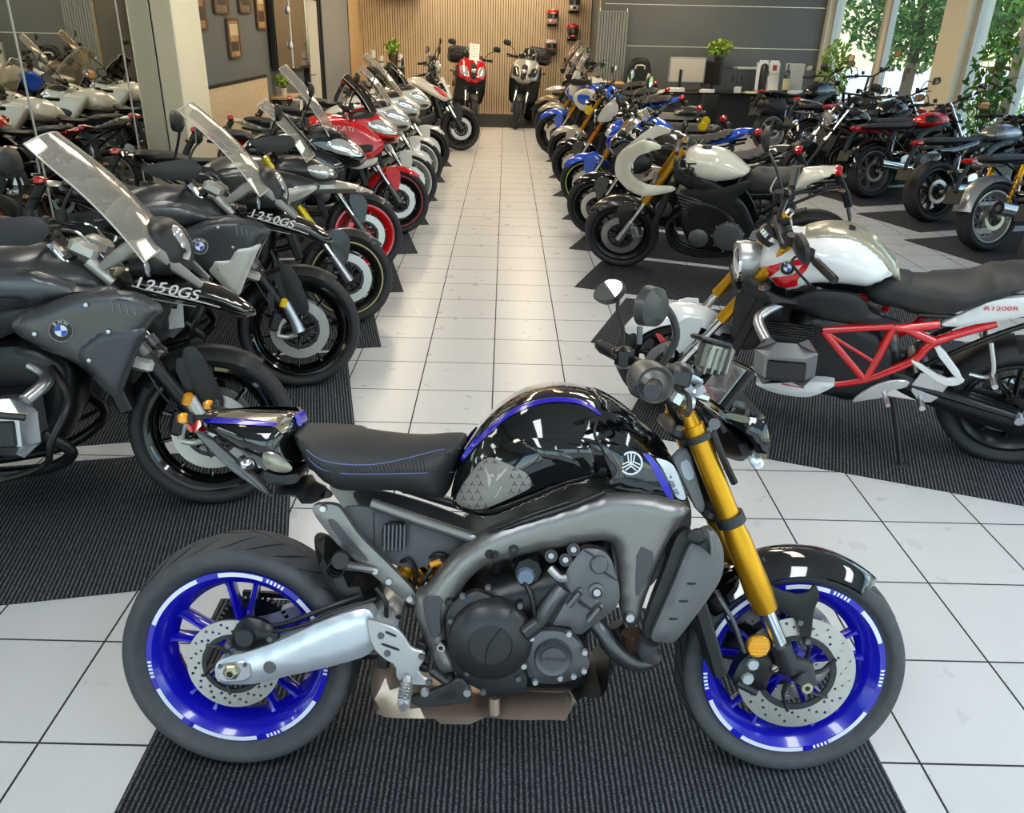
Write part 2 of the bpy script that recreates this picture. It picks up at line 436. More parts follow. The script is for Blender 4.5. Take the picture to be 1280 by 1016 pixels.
M_TILE = tile_material(); M_CARPET = carpet_material()
M_SLAT = slat_wood('oak_slats', 'e0c39c', 'f0d9b6'); M_OAK = slat_wood('oak_board', 'c4a06f', 'dcbc8c', 9)
M_FELT = mat('felt_backing', '5a4734', .9)
M_DARK = mat('anthracite_panel', '676a69', .55, noise=.05, scale=3)
M_CREAM = mat('cream_paint', 'f0e9cf', .6, noise=.03, scale=6)
M_WHITE = mat('white_plaster', 'd9d8d2', .8, noise=.03, scale=5)
M_WFRAME = mat('pale_aluminium', 'c9c8c2', .4, .2)
M_GLASS = glassy('window_glass', 'f4faf8', 1., .0, 1.35)
M_BLACKG = mat('black_lacquer', '0e0f11', .12, coat=.6)
M_BLACKM = mat('black_matt', '141517', .5)

b = MB(); b.box((2.0, 8.0, -.05), (26, 34, .1)); floor = struct('floor', b, M_TILE)
b = MB(); b.box(((WALL_X + 6.6) / 2, (FRONT_Y + BACK_Y) / 2, CEIL + .1), (6.8 - WALL_X, BACK_Y - FRONT_Y + .6, .2)); struct('ceiling', b, M_WHITE)

# slatted back wall, standing in a recess of the anthracite wall
b = MB(); b.use(M_FELT).box((-.7, BACK_Y + .05, CEIL / 2), (5.2, .08, CEIL))
b.use(M_SLAT); x = WALL_X + .02
while x < 1.8:
    b.box((x, BACK_Y, CEIL / 2), (.040, .024, CEIL)); x += .054
struct('wall_back', b)
b = MB(); b.use(M_DARK)
for k, (z0, z1) in enumerate(((0, .55), (.555, 1.48), (1.485, 2.22), (2.225, CEIL))):
    b.box(((1.82 + 6.5) / 2, RIGHT_Y + .06, (z0 + z1) / 2), (6.5 - 1.82, .12, z1 - z0))
b.box((1.87, (RIGHT_Y + BACK_Y) / 2 + .1, CEIL / 2), (.1, BACK_Y - RIGHT_Y, CEIL))
b.use(M_OAK).box((1.815, RIGHT_Y + .02, CEIL / 2), (.02, .05, CEIL))
struct('wall_back_right', b)

# left wall: mirror in front, anthracite with an oak base further back, then oak boarding
M_MIRROR = mat('mirror_silver', 'd8dcd8', .015, 1.)
MY0, MY1 = -3.2, 7.86
b = MB(); b.use(M_DARK).box((WALL_X - .08, (FRONT_Y + BACK_Y) / 2, CEIL / 2), (.12, BACK_Y - FRONT_Y, CEIL))
b.use(M_SLAT)
y = 8.62
while y < 11.4:
    b.box((WALL_X + .0, y, .56), (.03, .036, 1.12)); y += .054
b.use(M_OAK).box((WALL_X - .005, (17.25 + BACK_Y) / 2, CEIL / 2), (.04, BACK_Y - 17.25, CEIL))
b.use(M_BLACKM).box((WALL_X - .005, 10.0, 1.135), (.05, 2.8, .03))
struct('wall_left', b)
b = MB(); seams = (-3.2, -1.6, 0, 1.75, 3.6, 5.66, 7.22, 7.86); b.use(M_MIRROR)
for a, c in zip(seams, seams[1:]): b.box((WALL_X - .01, (a + c) / 2, 1.62), (.012, c - a - .006, 3.2))
b.use(M_WFRAME)
for a in seams: b.box((WALL_X - .004, a, 1.62), (.01, .012, 3.2))
struct('wall_left_mirror', b)
b = MB(); b.use(M_CREAM).box((-3.05, 8.23, CEIL / 2), (.2, .70, CEIL), ch=.012); struct('column_1', b)

# ------------------------------------------------ window wall on the right and the front behind the camera
def glazing(name, axis, c, spans, z0=.12, z1=2.95, w=.09):
    """one window: frame, pane; spans along the wall"""
    a, e = spans
    def bx(b, u0, u1, q0, q1, d):
        if axis == 'x': b.box((c, (u0 + u1) / 2, (q0 + q1) / 2), (d, u1 - u0, q1 - q0))
        else: b.box(((u0 + u1) / 2, c, (q0 + q1) / 2), (u1 - u0, d, q1 - q0))
    b = MB(); bx(b, a, a + w, z0, z1, .1); bx(b, e - w, e, z0, z1, .1); bx(b, a + w, e - w, z0, z0 + w, .1); bx(b, a + w, e - w, z1 - w, z1, .1)
    o = b.build(name, None, M_WFRAME); o['kind'] = 'structure'
    g = MB(); bx(g, a + w, e - w, z0 + w, z1 - w, .012); g.build('pane', o, M_GLASS)
    return o
ys = [(15.0, 17.35), (12.75, 14.85), (10.9, 12.1), (9.6, 10.85), (7.0, 9.3), (4.6, 6.9), (2.2, 4.5), (-.2, 2.1), (-3.0, -.3)]
for i, sp in enumerate(ys): glazing('window_%d' % (i + 1), 'x', WIN_X, sp)
b = MB(); b.use(M_CREAM)
for y0, y1, d in ((17.35, 17.6, .3), (14.85, 15.0, .1), (12.1, 12.75, .34), (9.3, 9.6, .12), (6.9, 7.0, .1), (4.5, 4.6, .1), (2.1, 2.2, .1), (-.3, -.2, .1)):
    b.box((WIN_X, (y0 + y1) / 2, CEIL / 2), (d, y1 - y0, CEIL))
b.use(M_WHITE).box((WIN_X, 7, .06), (.2, 20.6, .12)); b.box((WIN_X, 7, 3.13), (.2, 20.6, .36))
struct('wall_right', b)
xs = [(-3.0, -.7), (-.6, 1.7), (1.8, 4.0), (4.1, 6.2)]
for i, sp in enumerate(xs): glazing('window_%d' % (i + 10), 'y', FRONT_Y, sp)
b = MB(); b.use(M_CREAM)
for x in (-3.1, -.65, 1.75, 4.05, 6.3): b.box((x, FRONT_Y, CEIL / 2), (.12, .12, CEIL))
b.use(M_WHITE).box((1.6, FRONT_Y, .06), (9.6, .2, .12)); b.box((1.6, FRONT_Y, 3.13), (9.6, .2, .36))
struct('wall_front', b)

# ------------------------------------------------ outside
M_ASPH = mat('pale_road', 'c9cbd0', .8, noise=.06, scale=2); M_GRASS = mat('lawn', '86a04a', .9, noise=.35, scale=5)
b = MB(); b.box((20, 12, -.25), (30, 86, .1)); b.box((-13, -34, -.25), (36, 62, .1)); struct('ground', b, M_ASPH)
b = MB(); b.box((9.0, 14, -.12), (4.6, 24, .2)); tag(b.build('lawn', None, M_GRASS), 'strip of green grass between the windows and the road', 'lawn', kind='structure')
b = MB(); b.box((31, 18, -.1), (6, 60, .25)); tag(b.build('verge', None, M_GRASS), 'sunlit grass verge beyond the road', 'verge', kind='structure')

M_LEAF = [mat('leaf_dark', '3f6b2c', .6, noise=.3, scale=30), mat('leaf_mid', '6f9a37', .6, noise=.3, scale=30), mat('leaf_light', 'a3c04c', .6, noise=.25, scale=30)]
for m_ in M_LEAF:
    m_.node_tree.nodes['Principled BSDF'].inputs['Transmission Weight'].default_value = .0
M_BARK = mat('bark', '5b4936', .9, noise=.3, scale=20)
def leaves(b, n, c, r, size, mats, shell=.45, rnd=random):
    for _ in range(n):
        while True:
            d = Vector((rnd.uniform(-1, 1), rnd.uniform(-1, 1), rnd.uniform(-1, 1)))
            if shell < d.length < 1: break
        p = Vector(c) + Vector((d.x * r[0], d.y * r[1], d.z * r[2]))
        e = Euler((rnd.uniform(-1.2, 1.2), rnd.uniform(-1.2, 1.2), rnd.uniform(0, 6.3))).to_matrix().to_4x4(); l = size * rnd.uniform(.7, 1.3)
        b.use(rnd.choice(mats)).add([(-l, 0, 0), (0, -l * .45, l * .12), (l, 0, 0), (0, l * .45, l * .12)], [(0, 1, 2, 3)], M=Matrix.Translation(p) @ e)
def tree(x, y, h, r, label, n=900, size=.16, mats=(0, 1, 1, 2), trunk=True):
    t = empty('tree', (x, y, -.2)); tag(t, label, 'tree')
    b = MB(); b.tube([(0, 0, 0), (.05, .03, h * .4), (.0, .1, h * .75)], [.16, .12, .06], 8); 
    for a in range(5): b.tube([(.03, .03, h * .4), (r * .5 * math.cos(a * 1.3), r * .5 * math.sin(a * 1.3), h * .7)], [.06, .02], 6, 1)
    b.build('trunk', t, M_BARK)
    b = MB(); leaves(b, n, (0, 0, h * .68), (r, r, h * .42), size, [M_LEAF[i] for i in mats]); b.build('crown', t)
    return t
def bush(x, y, h, r, label, n=350, size=.08, mats=(1, 2, 2)):
    o = empty('bush', (x, y, -.05)); tag(o, label, 'bush')
    b = MB()
    for a in range(4): b.tube([(0, 0, 0), (r * .4 * math.cos(a * 1.6), r * .4 * math.sin(a * 1.6), h * .6)], [.02, .008], 5, 1)
    b.build('stem', o, M_BARK)
    b = MB(); leaves(b, n, (0, 0, h * .55), (r, r, h * .5), size, [M_LEAF[i] for i in mats], .2); b.build('foliage', o)
tree(9.0, 19.6, 4.6, 1.9, 'leafy green tree outside the far left window pane', 7000, .09, (0, 0, 1))
tree(12.6, 22.5, 5.4, 2.2, 'broad leafy tree with low branches outside the second window', 8000, .1, (0, 0, 1, 2))
tree(13.6, 17.6, 5.2, 1.9, 'tall dark tree outside behind the pale window column', 5600, .09, (0, 0, 1))
bush(8.3, 14.5, 1.0, .6, 'rounded green bush outside the second window pane', 700, .05)
bush(8.0, 12.4, .8, .6, 'low grassy bush outside the window right of the column', 600, .05)
bush(29.0, 36.0, 2.6, 3.2, 'sunlit yellow-green hedge across the road behind the trees', 700, .22, (1, 2, 2))
bush(28.4, 27.0, 2.2, 3.4, 'sunlit yellow hedge across the road right of the column', 700, .22, (2, 2, 1))
bush(28.2, 19.0, 2.2, 3.4, 'sunlit yellow hedge across the road behind the glass door', 700, .22, (2, 2, 1))

# ------------------------------------------------ floor mats
def matt(corner, head, L, W, side, label, group):
    """ribbed mat: corner = near corner at the aisle end; runs backwards along -heading"""
    o = MB(); o.use(M_CARPET).box((0, 0, 0.003), (L, W, .006), ch=.002)
    m = o.build('floor_mat'); tag(m, label, 'mat', group)
    h = Vector((math.cos(head), math.sin(head))); n = Vector((-h.y, h.x)) * (1 if h.x > 0 else -1)
    c = Vector(corner) - h * L / 2 + n * W / 2
    m.location = (c.x, c.y, 0); m.rotation_euler = (0, 0, head)
    return m
HL, HRr = R_(12.4), R_(180 - 20.5)
LC = [(-.74, 2.34), (-.70, 3.53), (-.72, 4.6), (-.715, 5.73), (-.72, 6.84), (-.72, 7.95), (-.73, 9.15), (-.72, 10.33), (-.71, 11.6)]
LN = ['under the grey adventure motorcycle at the front of the left row', 'under the second adventure motorcycle of the left row', 'under the grey sport tourer with gold pinstriped wheel', 'under the black tourer with the red front wheel', 'under the red and white tourer', 'under the white tourer with silver wheels', 'under the white tourer next to the white scooter', 'under the white scooter of the left row', 'under the black and white naked motorcycle at the far left']
for c, n in zip(LC, LN): matt(c, HL, 2.75 if c[1] < 9 else 2.2, 1.0, 1, 'black ribbed carpet mat ' + n, 'left row carpet mats')
RC = [(.6, 3.53), (.57, 4.76), (.56, 5.95), (.6, 7.12), (.61, 8.34), (.58, 9.59), (.59, 10.85), (.61, 12.23), (.6, 13.5), (.6, 14.82)]
RN = ['under the white and red roadster', 'lying bare between the roadster and the white cafe racer', 'under the white half-faired cafe racer', 'under the black naked motorcycle behind the cafe racer', 'under the blue naked motorcycle', 'under the black naked motorcycle beyond the blue one', 'under the black motorcycle with the yellow tail badge', 'under the motorcycle with the pale grey front mudguard', 'under the blue rally motorcycle', 'under the white adventure motorcycle at the far right']
for c, n in zip(RC, RN): matt(c, HRr, 2.6, 1.0, -1, 'black ribbed carpet mat ' + n, 'right row carpet mats')
FC = [(4.14, 6.55), (3.87, 7.75), (3.88, 8.96), (3.78, 10.22), (3.8, 11.4), (3.8, 12.6)]
FN = ['under the silver retro motorcycle with gold shocks', 'under the silver naked motorcycle with the red tail lamp', 'under the red-tanked retro motorcycle', 'under the black and red motorcycle by the window', 'under the black cruiser with the silver grab rail', 'under the black motorcycle nearest the desk']
for c, n in zip(FC, FN):
    h = R_(19); d = Vector((math.cos(h), math.sin(h))); e = Vector((d.y, -d.x)) * .92
    o = matt((c[0] + e.x + d.x * 2.3, c[1] + e.y + d.y * 2.3), h, 2.3, .92, 1, 'grey ribbed carpet mat ' + n, 'window row carpet mats')
h0 = MB(); h0.use(M_CARPET).box((0, 0, .003), (1.99, 2.2, .006), ch=.002); o = h0.build('floor_mat'); o.location = (.065, 1.1, 0)
tag(o, 'wide black ribbed carpet mat under the black and blue motorcycle in front', 'mat', 'front carpet mats')
h0 = MB(); h0.use(M_CARPET).box((0, 0, .003), (3.6, 2.6, .006), ch=.002); o = h0.build('floor_mat'); o.location = (.0, 17.8, 0)
tag(o, 'dark carpet mat at the end of the aisle under the two scooters', 'mat')
# ================================================================== motorcycle materials and common pieces
RUB = mat('tyre_rubber', '232427', .62, noise=.25, scale=60, bump=.15); RUBG = mat('tyre_rubber_worn', '47494d', .7, noise=.35, scale=28, bump=.25)
BLK = mat('gloss_black_paint', '07080a', .06, coat=1.); BLKM = mat('matt_black_plastic', '17181a', .45, noise=.1); BLKS = mat('satin_black_metal', '1b1c1e', .32, .3)
DGREY = mat('dark_grey_casting', '3c3d40', .42, .5, noise=.08); GREY = mat('grey_casting', '6a6b6e', .4, .6, noise=.08); LGREY = mat('silver_paint', 'a9aaab', .3, .5, coat=.4)
CHR = mat('chrome', 'e8e8e8', .08, 1.); ALU = mat('brushed_aluminium', 'c9cacd', .28, .9, noise=.05); STEEL = mat('disc_steel', 'c6c3bd', .32, .85, noise=.05)
GOLD = mat('gold_anodised', 'd49a22', .28, .75); AMBER = mat('amber_reflector', 'e79a12', .25, coat=.5); REDL = mat('red_lamp_lens', 'c01018', .2, coat=.8)
RED = mat('red_paint', 'd8141c', .18, coat=1.); WHT = mat('white_paint', 'e9ebec', .22, coat=1.); CRM = mat('ivory_paint', 'e3ddcb', .22, coat=1.); BLU = mat('racing_blue_paint', '1412b4', .2, coat=.8); BLUE2 = mat('bright_blue_paint', '1452d0', .2, coat=.8)
YEL = mat('yellow_paint', 'ecc619', .3, coat=.5); GREEN = mat('lime_paint', 'c8e04a', .3)
SEATM = mat('seat_vinyl', '2b2c2d', .55, noise=.15, scale=150, bump=.25); SEATB = mat('brown_seat_vinyl', '4a3f36', .55, noise=.15, scale=150, bump=.25)
MIRG = mat('mirror_glass', 'dfe2e2', .02, 1.); PAPER = mat('price_sheet_paper', 'f2f1ee', .7); SCR = glassy('clear_screen', 'f3f0ea', .86, .04, 1.6); SCRD = glassy('smoked_screen', '5a5652', .75, .04, 1.6)
LENS = mat('headlamp_lens', 'dfe3e6', .05, .6, coat=1.); LENSD = mat('dark_lamp_lens', '3a3d42', .06, .4, coat=1.)
EXH = mat('heat_tinted_steel', 'd2b9a6', .36, .7, noise=.12, scale=12)

def wheel(root, x, z, R, w, rr, tyre=RUB, rim=BLKS, n=10, style='spoke', pin=None, disc=None, dlat=.07, dr=.16, side=-1, seg=56, both=True, detail=0, name='front', y=0., sw=.020, hubr=.045, discm=STEEL, twist=.0):
    """tyre, rim (with its spokes), brake discs: children of root, axle along y"""
    c = (x, y, z)
    b = MB(); b.use(tyre)
    h = w / 2
    prof = [(rr - .004, -h * .62), (rr + .012, -h * .74), ((R + rr) / 2 - .01, -h * .98), (R - (R - rr) * .38, -h), (R - (R - rr) * .2, -h * .86), (R - .012, -h * .52), (R, 0)]
    prof = prof + [(a, -q) for a, q in prof[-2::-1]]
    P = [tuple(v)[:2] for v in catmull([(p[0], p[1], 0) for p in prof], 3)]
    b.lathe(P, c, n=seg, closed=True)
    if detail:
        b.use(BLKM); rng = random.Random(3)
        for k in range(detail):
            for sd in (-1, 1):
                a = 2 * PI * (k + (.5 if sd > 0 else 0)) / detail; pts = []
                for q in np.linspace(0, 1, 5):
                    yy = sd * h * (.12 + .66 * q); rad = np.interp(abs(yy), [abs(p[1]) for p in P[len(P) // 2:-6]], [p[0] for p in P[len(P) // 2:-6]]) + .0006
                    aa = a + q * .26 * 1
                    pts.append((x + rad * math.cos(aa), y + yy, z + rad * math.sin(aa)))
                b.tube(pts, [.0012, .0028, .0012], 4, 2, flat=.6)
    b.build('tyre', root)
    b = MB(); b.use(rim); L = h * .72
    b.lathe([(rr - .02, -L * .8), (rr + .006, -L), (rr + .006, -L - .006), (rr - .008, -L - .006), (rr - .022, -L + .006), (rr - .036, -L * .55), (rr - .05, 0), (rr - .036, L * .55), (rr - .022, L - .006), (rr - .008, L + .006), (rr + .006, L + .006), (rr + .006, L), (rr - .02, L * .8), (rr - .03, 0)], c, n=seg, closed=True)
    b.lathe([(.012, -L * .75), (hubr, -L * .7), (hubr * 1.1, -L * .3), (hubr * .9, 0), (hubr * 1.1, L * .3), (hubr, L * .7), (.012, L * .75)], c, n=20, closed=True)
    rin = rr - .03
    if style == 'wire':
        for k in range(28):
            a = 2 * PI * k / 28; sd = -1 if k % 2 else 1; a2 = a + (.5 if k % 4 < 2 else -.5)
            b.tube([(x + hubr * math.cos(a), y + sd * L * .6, z + hubr * math.sin(a)), (x + rin * math.cos(a2), y + sd * .006, z + rin * math.sin(a2))], .0024, 4, 1)
    else:
        for k in range(n):
            if style == 'Y':
                a = 2 * PI * (k // 2) / (n // 2) + .3; a1 = a + (.06 if k % 2 else -.06); a2 = a + (.2 if k % 2 else -.2)
            else:
                a1 = 2 * PI * k / n + .2; a2 = a1 + twist
            p0 = Vector((x + hubr * math.cos(a1), y, z + hubr * math.sin(a1))); p1 = Vector((x + rin * math.cos(a2), y, z + rin * math.sin(a2)))
            t = (p1 - p0).normalized(); q = Vector((-t.z, 0, t.x)); yy = Vector((0, 1, 0))
            vs = []
            for p, ww, dd in ((p0, sw * .6, L * .55), (p0.lerp(p1, .5), sw * .42, L * .42), (p0.lerp(p1, .88), sw * .5, L * .4), (p1, sw * .95, L * .5)):
                for i, j in ((-.4, -1), (.4, -1), (1, -.5), (1, .5), (.4, 1), (-.4, 1), (-1, .5), (-1, -.5)): vs.append(p + q * ww * i + yy * dd * j)
            b.add(vs, [(m * 8 + i, m * 8 + (i + 1) % 8, m * 8 + 8 + (i + 1) % 8, m * 8 + 8 + i) for m in range(3) for i in range(8)])
    if pin:
        b.use(pin)
        for s_ in (-1, 1): b.lathe([(rr - .001, s_ * (L + .0068)), (rr + .006, s_ * (L + .0068)), (rr + .0068, s_ * L), (rr + .001, s_ * (L + .002))], c, n=seg, closed=True)
    o = b.build('rim', root)
    if disc:
        for sd in ((-1, 1) if both else (side,)):
            b = MB(); b.use(discm); yy = y + sd * dlat
            holes = [circ(x, z, disc * .66, 36)]
            if detail:
                for k in range(48):
                    a = 2 * PI * k / 48; holes.append(circ(x + disc * (.74 + .085 * (k % 3)) * math.cos(a), z + disc * (.74 + .085 * (k % 3)) * math.sin(a), .0042, 7))
            if detail or disc and seg > 48: b.slab(circ(x, z, disc, 72), yy - .0025, yy + .0025, 0, sm=0, holes=holes)
            else: b.lathe([(disc * .66, yy - .0025), (disc, yy - .0025), (disc, yy + .0025), (disc * .66, yy + .0025)], (x, 0, z), n=40, closed=True)
            b.use(DGREY)
            for k in range(6):
                a = 2 * PI * k / 6 + .4
                b.tube([(x + .03 * math.cos(a - .5), yy, z + .03 * math.sin(a - .5)), (x + disc * .45 * math.cos(a - .3), yy, z + disc * .45 * math.sin(a - .3)), (x + disc * .7 * math.cos(a), yy, z + disc * .7 * math.sin(a))], [.012, .008, .011], 6, 2, flat=.5)
            b.lathe([(disc * .58, yy - .003), (disc * .68, yy - .003), (disc * .68, yy + .003), (disc * .58, yy + .003)], (x, 0, z), n=40, closed=True)
            b.build('brake_disc', root)
    return o

def roundel(parent, x, y, z, r, nrm, name='emblem', up=(0, 0, 1)):
    """round badge: dark ring with pale edge, blue and white quarters"""
    M = facing(x, y, z, nrm, up); b = MB()
    def disc(r0, r1, h, a0=0., a1=2 * PI, n=28):
        vs = []; k = n + 1
        for i in range(k):
            a = a0 + (a1 - a0) * i / n
            vs += [(r0 * math.cos(a), r0 * math.sin(a), h), (r1 * math.cos(a), r1 * math.sin(a), h)]
        b.add(vs, [(2 * i, 2 * i + 1, 2 * i + 3, 2 * i + 2) for i in range(n)], M=M)
    b.use(CHR).add([(r * math.cos(a), r * math.sin(a), h) for h in (-.004, .002) for a in np.linspace(0, 2 * PI, 25)[:-1]], [tuple(range(24, 48))] + [(i, (i + 1) % 24, 24 + (i + 1) % 24, 24 + i) for i in range(24)], M=M)
    b.use(BLKS); disc(r * .56, r * .94, .0026)
    b.use(CHR); disc(r * .5, r * .56, .0028)
    for k in range(4):
        b.use(BLUE2 if k % 2 == 1 else WHT); disc(0.0001, r * .5, .0027, k * PI / 2, (k + 1) * PI / 2, 8)
    b.use(WHT)
    for ch, a in (('B', 2.2), ('M', PI / 2), ('W', .94)):
        b.text(ch, r * .42, M @ Matrix.Translation((r * .75 * math.cos(a), r * .75 * math.sin(a), .003)) @ Matrix.Rotation(a - PI / 2, 4, 'Z'), .0003)
    return b.build(name, parent)

def bolts(b, pts, y, r, side=-1, h=.006, m=None):
    for p in pts: b.cyl((p[0], side * y, p[1]), (p[0], side * (y + h), p[1]), r, r * .8, 8)

def mirror_(root, stem, c, nrm, w=.13, h=.085, back=BLKM, shape=None, stemr=.006):
    b = MB(); b.use(back).tube(stem, stemr, 8, 4); o = b.build('mirror_stem', root)
    n = Vector(nrm).normalized(); M = facing(*c, n)
    out = shape or [(-.5, -.3), (-.35, .5), (.35, .5), (.5, .1), (.4, -.45), (-.3, -.5)]
    out = chaikin([(p[0] * w, p[1] * h) for p in out], 2); L = len(out)
    b = MB(); b.use(back)
    vs = [M @ Vector((p[0], p[1], 0)) for p in out] + [M @ Vector((p[0] * .95, p[1] * .95, -.018)) for p in out] + [M @ Vector((p[0] * .5, p[1] * .5, -.034)) for p in out]
    b.add(vs, [tuple(range(L)), tuple(range(3 * L - 1, 2 * L - 1, -1))] + [(k * L + i, k * L + (i + 1) % L, k * L + L + (i + 1) % L, k * L + L + i) for k in (0, 1) for i in range(L)])
    a = b.build('mirror', root)
    b = MB(); b.use(MIRG).add([M @ Vector((p[0] * .88, p[1] * .88, .0012)) for p in out], [tuple(range(L))]); b.build('mirror_glass', a)
    return a

def side_stand(root, x, foot_x, y=.28, m=BLKM):
    b = MB(); b.use(m).tube([(x, .1, .3), ((x + foot_x) / 2, .17, .16), (foot_x, y, .0)], [.014, .012, .010], 8, 3); b.box((foot_x, y, .004), (.06, .05, .01), ch=.003); return b.build('side_stand', root)
# ================================================================== black and blue naked motorcycle in front
def build_hero():
    P = Pose(-.6506, 1.5723, .0021, .2548); T = P.tr; T3 = P.tr3
    root = root_for('naked_motorcycle', P)
    tag(root, 'black and blue naked motorcycle with gold fork standing alone in front on the wide mat', 'motorcycle')
    AX = 1.43
    PAD = mat('knee_pad', '8a8782', .75, noise=.1); FRM = mat('frame_grey', '858381', .34, .7, noise=.06, scale=6); CARB = mat('gloss_carbon', '0b0b0c', .08, coat=1.)
    SILV = mat('silver_graphic', 'c9cdd4', .25, .5, coat=.5); BAND = mat('blue_graphic', '1a10b4', .25, coat=.6); SMK = mat('tail_bronze', '8d8574', .22, .5, coat=.8)
    SWA = mat('swingarm_alu', 'dfe4ec', .3, .6, noise=.04, scale=5); NUT = mat('zinc_nut', 'b9b79c', .3, .8)
    # wheels
    wheel(root, 0, .3085, .3075, .18, .2275, RUBG, BLU, 10, 'Y', None, .118, .098, side=-1, seg=96, both=False, detail=26, sw=.019, hubr=.05, discm=STEEL)
    wheel(root, AX, .2985, .2985, .12, .2295, RUBG, BLU, 10, 'Y', None, .152, .062, seg=96, detail=28, sw=.017, hubr=.045)
    WT = mat('white_tape', 'e6e9ef', .4)
    for (x, z, rr, L) in ((0, .3085, .2275, .09 * .72), (AX, .2985, .2295, .06 * .72)):
        b = MB(); b.use(WT)
        for a0, a1 in ((.35, .8), (1.25, 1.75), (2.0, 2.75), (3.55, 4.0), (4.15, 4.9), (5.2, 5.75)):
            b.lathe([(rr - .007, -L - .0068), (rr + .004, -L - .0068)], (x, 0, z), n=14, a0=a0, a1=a1)
        for a in (1.0, 3.2, 5.02, 6.1):
            for k in range(5): b.lathe([(rr - .006, -L - .0068), (rr + .004, -L - .0068)], (x, 0, z), n=2, a0=a + k * .045, a1=a + k * .045 + .026)
        b.build('rim_stripe', root)
        ro = rr + .035; b = MB(); b.use(mat('tyre_lettering', '55565a', .8)); hw = (.0905 if x == 0 else .0605)
        for ch, a in list(zip('RACETEC', np.linspace(3.7, 3.15, 7))) + list(zip('ZR', np.linspace(5.1, 4.95, 2))) + list(zip('INTERACT', np.linspace(.5, -.05, 8))):
            b.text(ch, .026, facing(x + ro * math.cos(a), -hw * .97, z + ro * math.sin(a), (math.cos(a) * .1, -1, math.sin(a) * .1), (math.cos(a), 0, math.sin(a))), .0006)
        b.build('tyre_lettering', root)
    # sprocket and chain on the far side, rear calliper, axle
    b = MB(); b.use(DGREY).lathe([(.03, -.004), (.095, -.004), (.095, .004), (.03, .004)], (0, .085, .3085), n=36, closed=True)
    for k in range(40):
        a = 2 * PI * k / 40; b.box((.098 * math.cos(a), .085, .3085 + .098 * math.sin(a)), (.012, .012, .008), (0, -a, 0))
    for zz in (.405, .235): b.box((.22, .085, zz), (.5, .014, .014), (0, .05 if zz > .3 else -.05, 0))
    b.build('drive_chain', root, BLKS)
    b = MB(); b.use(BLKS).puff(T([(290, 788), (305, 770), (330, 775), (348, 790), (350, 803), (330, 812), (300, 815), (288, 806)], -.12), .022, .02, y0=-.115)
    b.use(DGREY).lathe([(0, -.03), (.022, -.03), (.024, -.022), (.024, 0)], (P.at(308, 793, -.13)[0], -.12, P.at(308, 793, -.13)[1]), n=18)
    b.use(GREY); bolts(b, T([(285, 806), (286, 818), (338, 798)], -.13), .125, .009, h=.012)
    b.build('rear_brake_caliper', root)
    b = MB(); b.use(BLKM).tube(T3([(322, 783, -.11), (360, 778, -.12), (415, 757, -.11), (450, 745, -.09)]), .006, 6); b.tube(T3([(330, 790, -.12), (370, 784, -.13), (425, 764, -.12), (470, 748, -.1)]), .005, 6)
    b.build('rear_brake_hose', root)
    # swingarm
    b = MB(); b.use(SWA)
    o = T([(268, 829), (285, 820), (313.7, 814), (354.7, 799), (402, 776), (443, 762), (462, 760), (472, 781), (470, 816), (417.6, 832), (351.5, 846), (320, 855), (271, 855)], -.135)
    b.panel(o, .137, .05, .012, .03, .02)
    b.use(ALU).slab(T([(270, 832), (312, 824), (316, 850), (273, 853)], -.15), -.148, -.153, .003)
    o2 = [(p[0], p[1] + .0) for p in o]; b.use(SWA).panel(o2, .12, .04, .008, .03, .03, side=1)
    b.box((.37, 0, .41), (.09, .26, .08), ch=.02)
    b.build('swingarm', root)
    q = P.at(289, 840, -.16)
    b = MB(); b.use(NUT).lathe([(0, -.012), (.008, -.012), (.008, -.018), (.012, -.018), (.019, -.012), (.022, 0)], (q[0], -.154, q[1]), n=6); b.use(BLKM).lathe([(0, -.013), (.0078, -.013)], (q[0], -.154 - .0055, q[1]), n=14)
    b.use(GREY); bolts(b, T([(306, 831), (275, 833)], -.155), .152, .006); b.build('axle_nut', root); b = MB(); b.use(GREY).lathe([(0, -.006), (.014, -.006), (.016, 0)], (P.at(337, 834, -.15)[0], -.149, P.at(337, 834, -.15)[1]), n=14); b.build('swingarm_cap', root)
    # hugger
    b = MB(); b.use(BLKM).puff(T([(388, 675), (398, 672), (412, 680), (430, 698), (452, 715), (474, 732), (478, 752), (462, 764), (438, 768), (418, 752), (402, 728), (391, 700)], -.04), .085, .05)
    b.build('rear_mudguard', root)
    # subframe, footpegs
    b = MB(); b.use(FRM).panel(T([(383, 631), (420, 630), (429, 640), (447, 668), (480, 700), (521, 741), (519, 757), (507, 752), (470, 722), (441, 698), (418, 677)], -.11), .11, .022, .004, .01, .02, both=True)
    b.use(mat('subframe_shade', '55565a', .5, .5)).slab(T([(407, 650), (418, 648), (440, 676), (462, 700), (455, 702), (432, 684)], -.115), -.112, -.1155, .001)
    b.use(FRM).tube(T3([(464, 629, -.1), (530, 652, -.105), (594, 673, -.11)]), .014, 10, both=True)
    b.use(ALU); bolts(b, T([(403.5, 636), (469, 714), (486, 727), (512, 749), (591, 672)], -.12), .114, .010, h=.008)
    b.build('subframe', root)
    b = MB(); b.use(BLKM).cyl(*T3([(425, 701, -.125), (425, 701, -.235)]), .019, n=16)
    for k in range(5): b.lathe([(.018, 0), (.021, .004), (.021, .010), (.018, .014)], (P.at(425, 701, -.15)[0], -.14 - k * .018, P.at(425, 701, -.15)[1]), n=14)
    b.use(FRM).tube(T3([(432, 706, -.12), (448, 709, -.12), (470, 712, -.11)]), [.014, .01, .012], 8); b.build('passenger_footpeg', root)
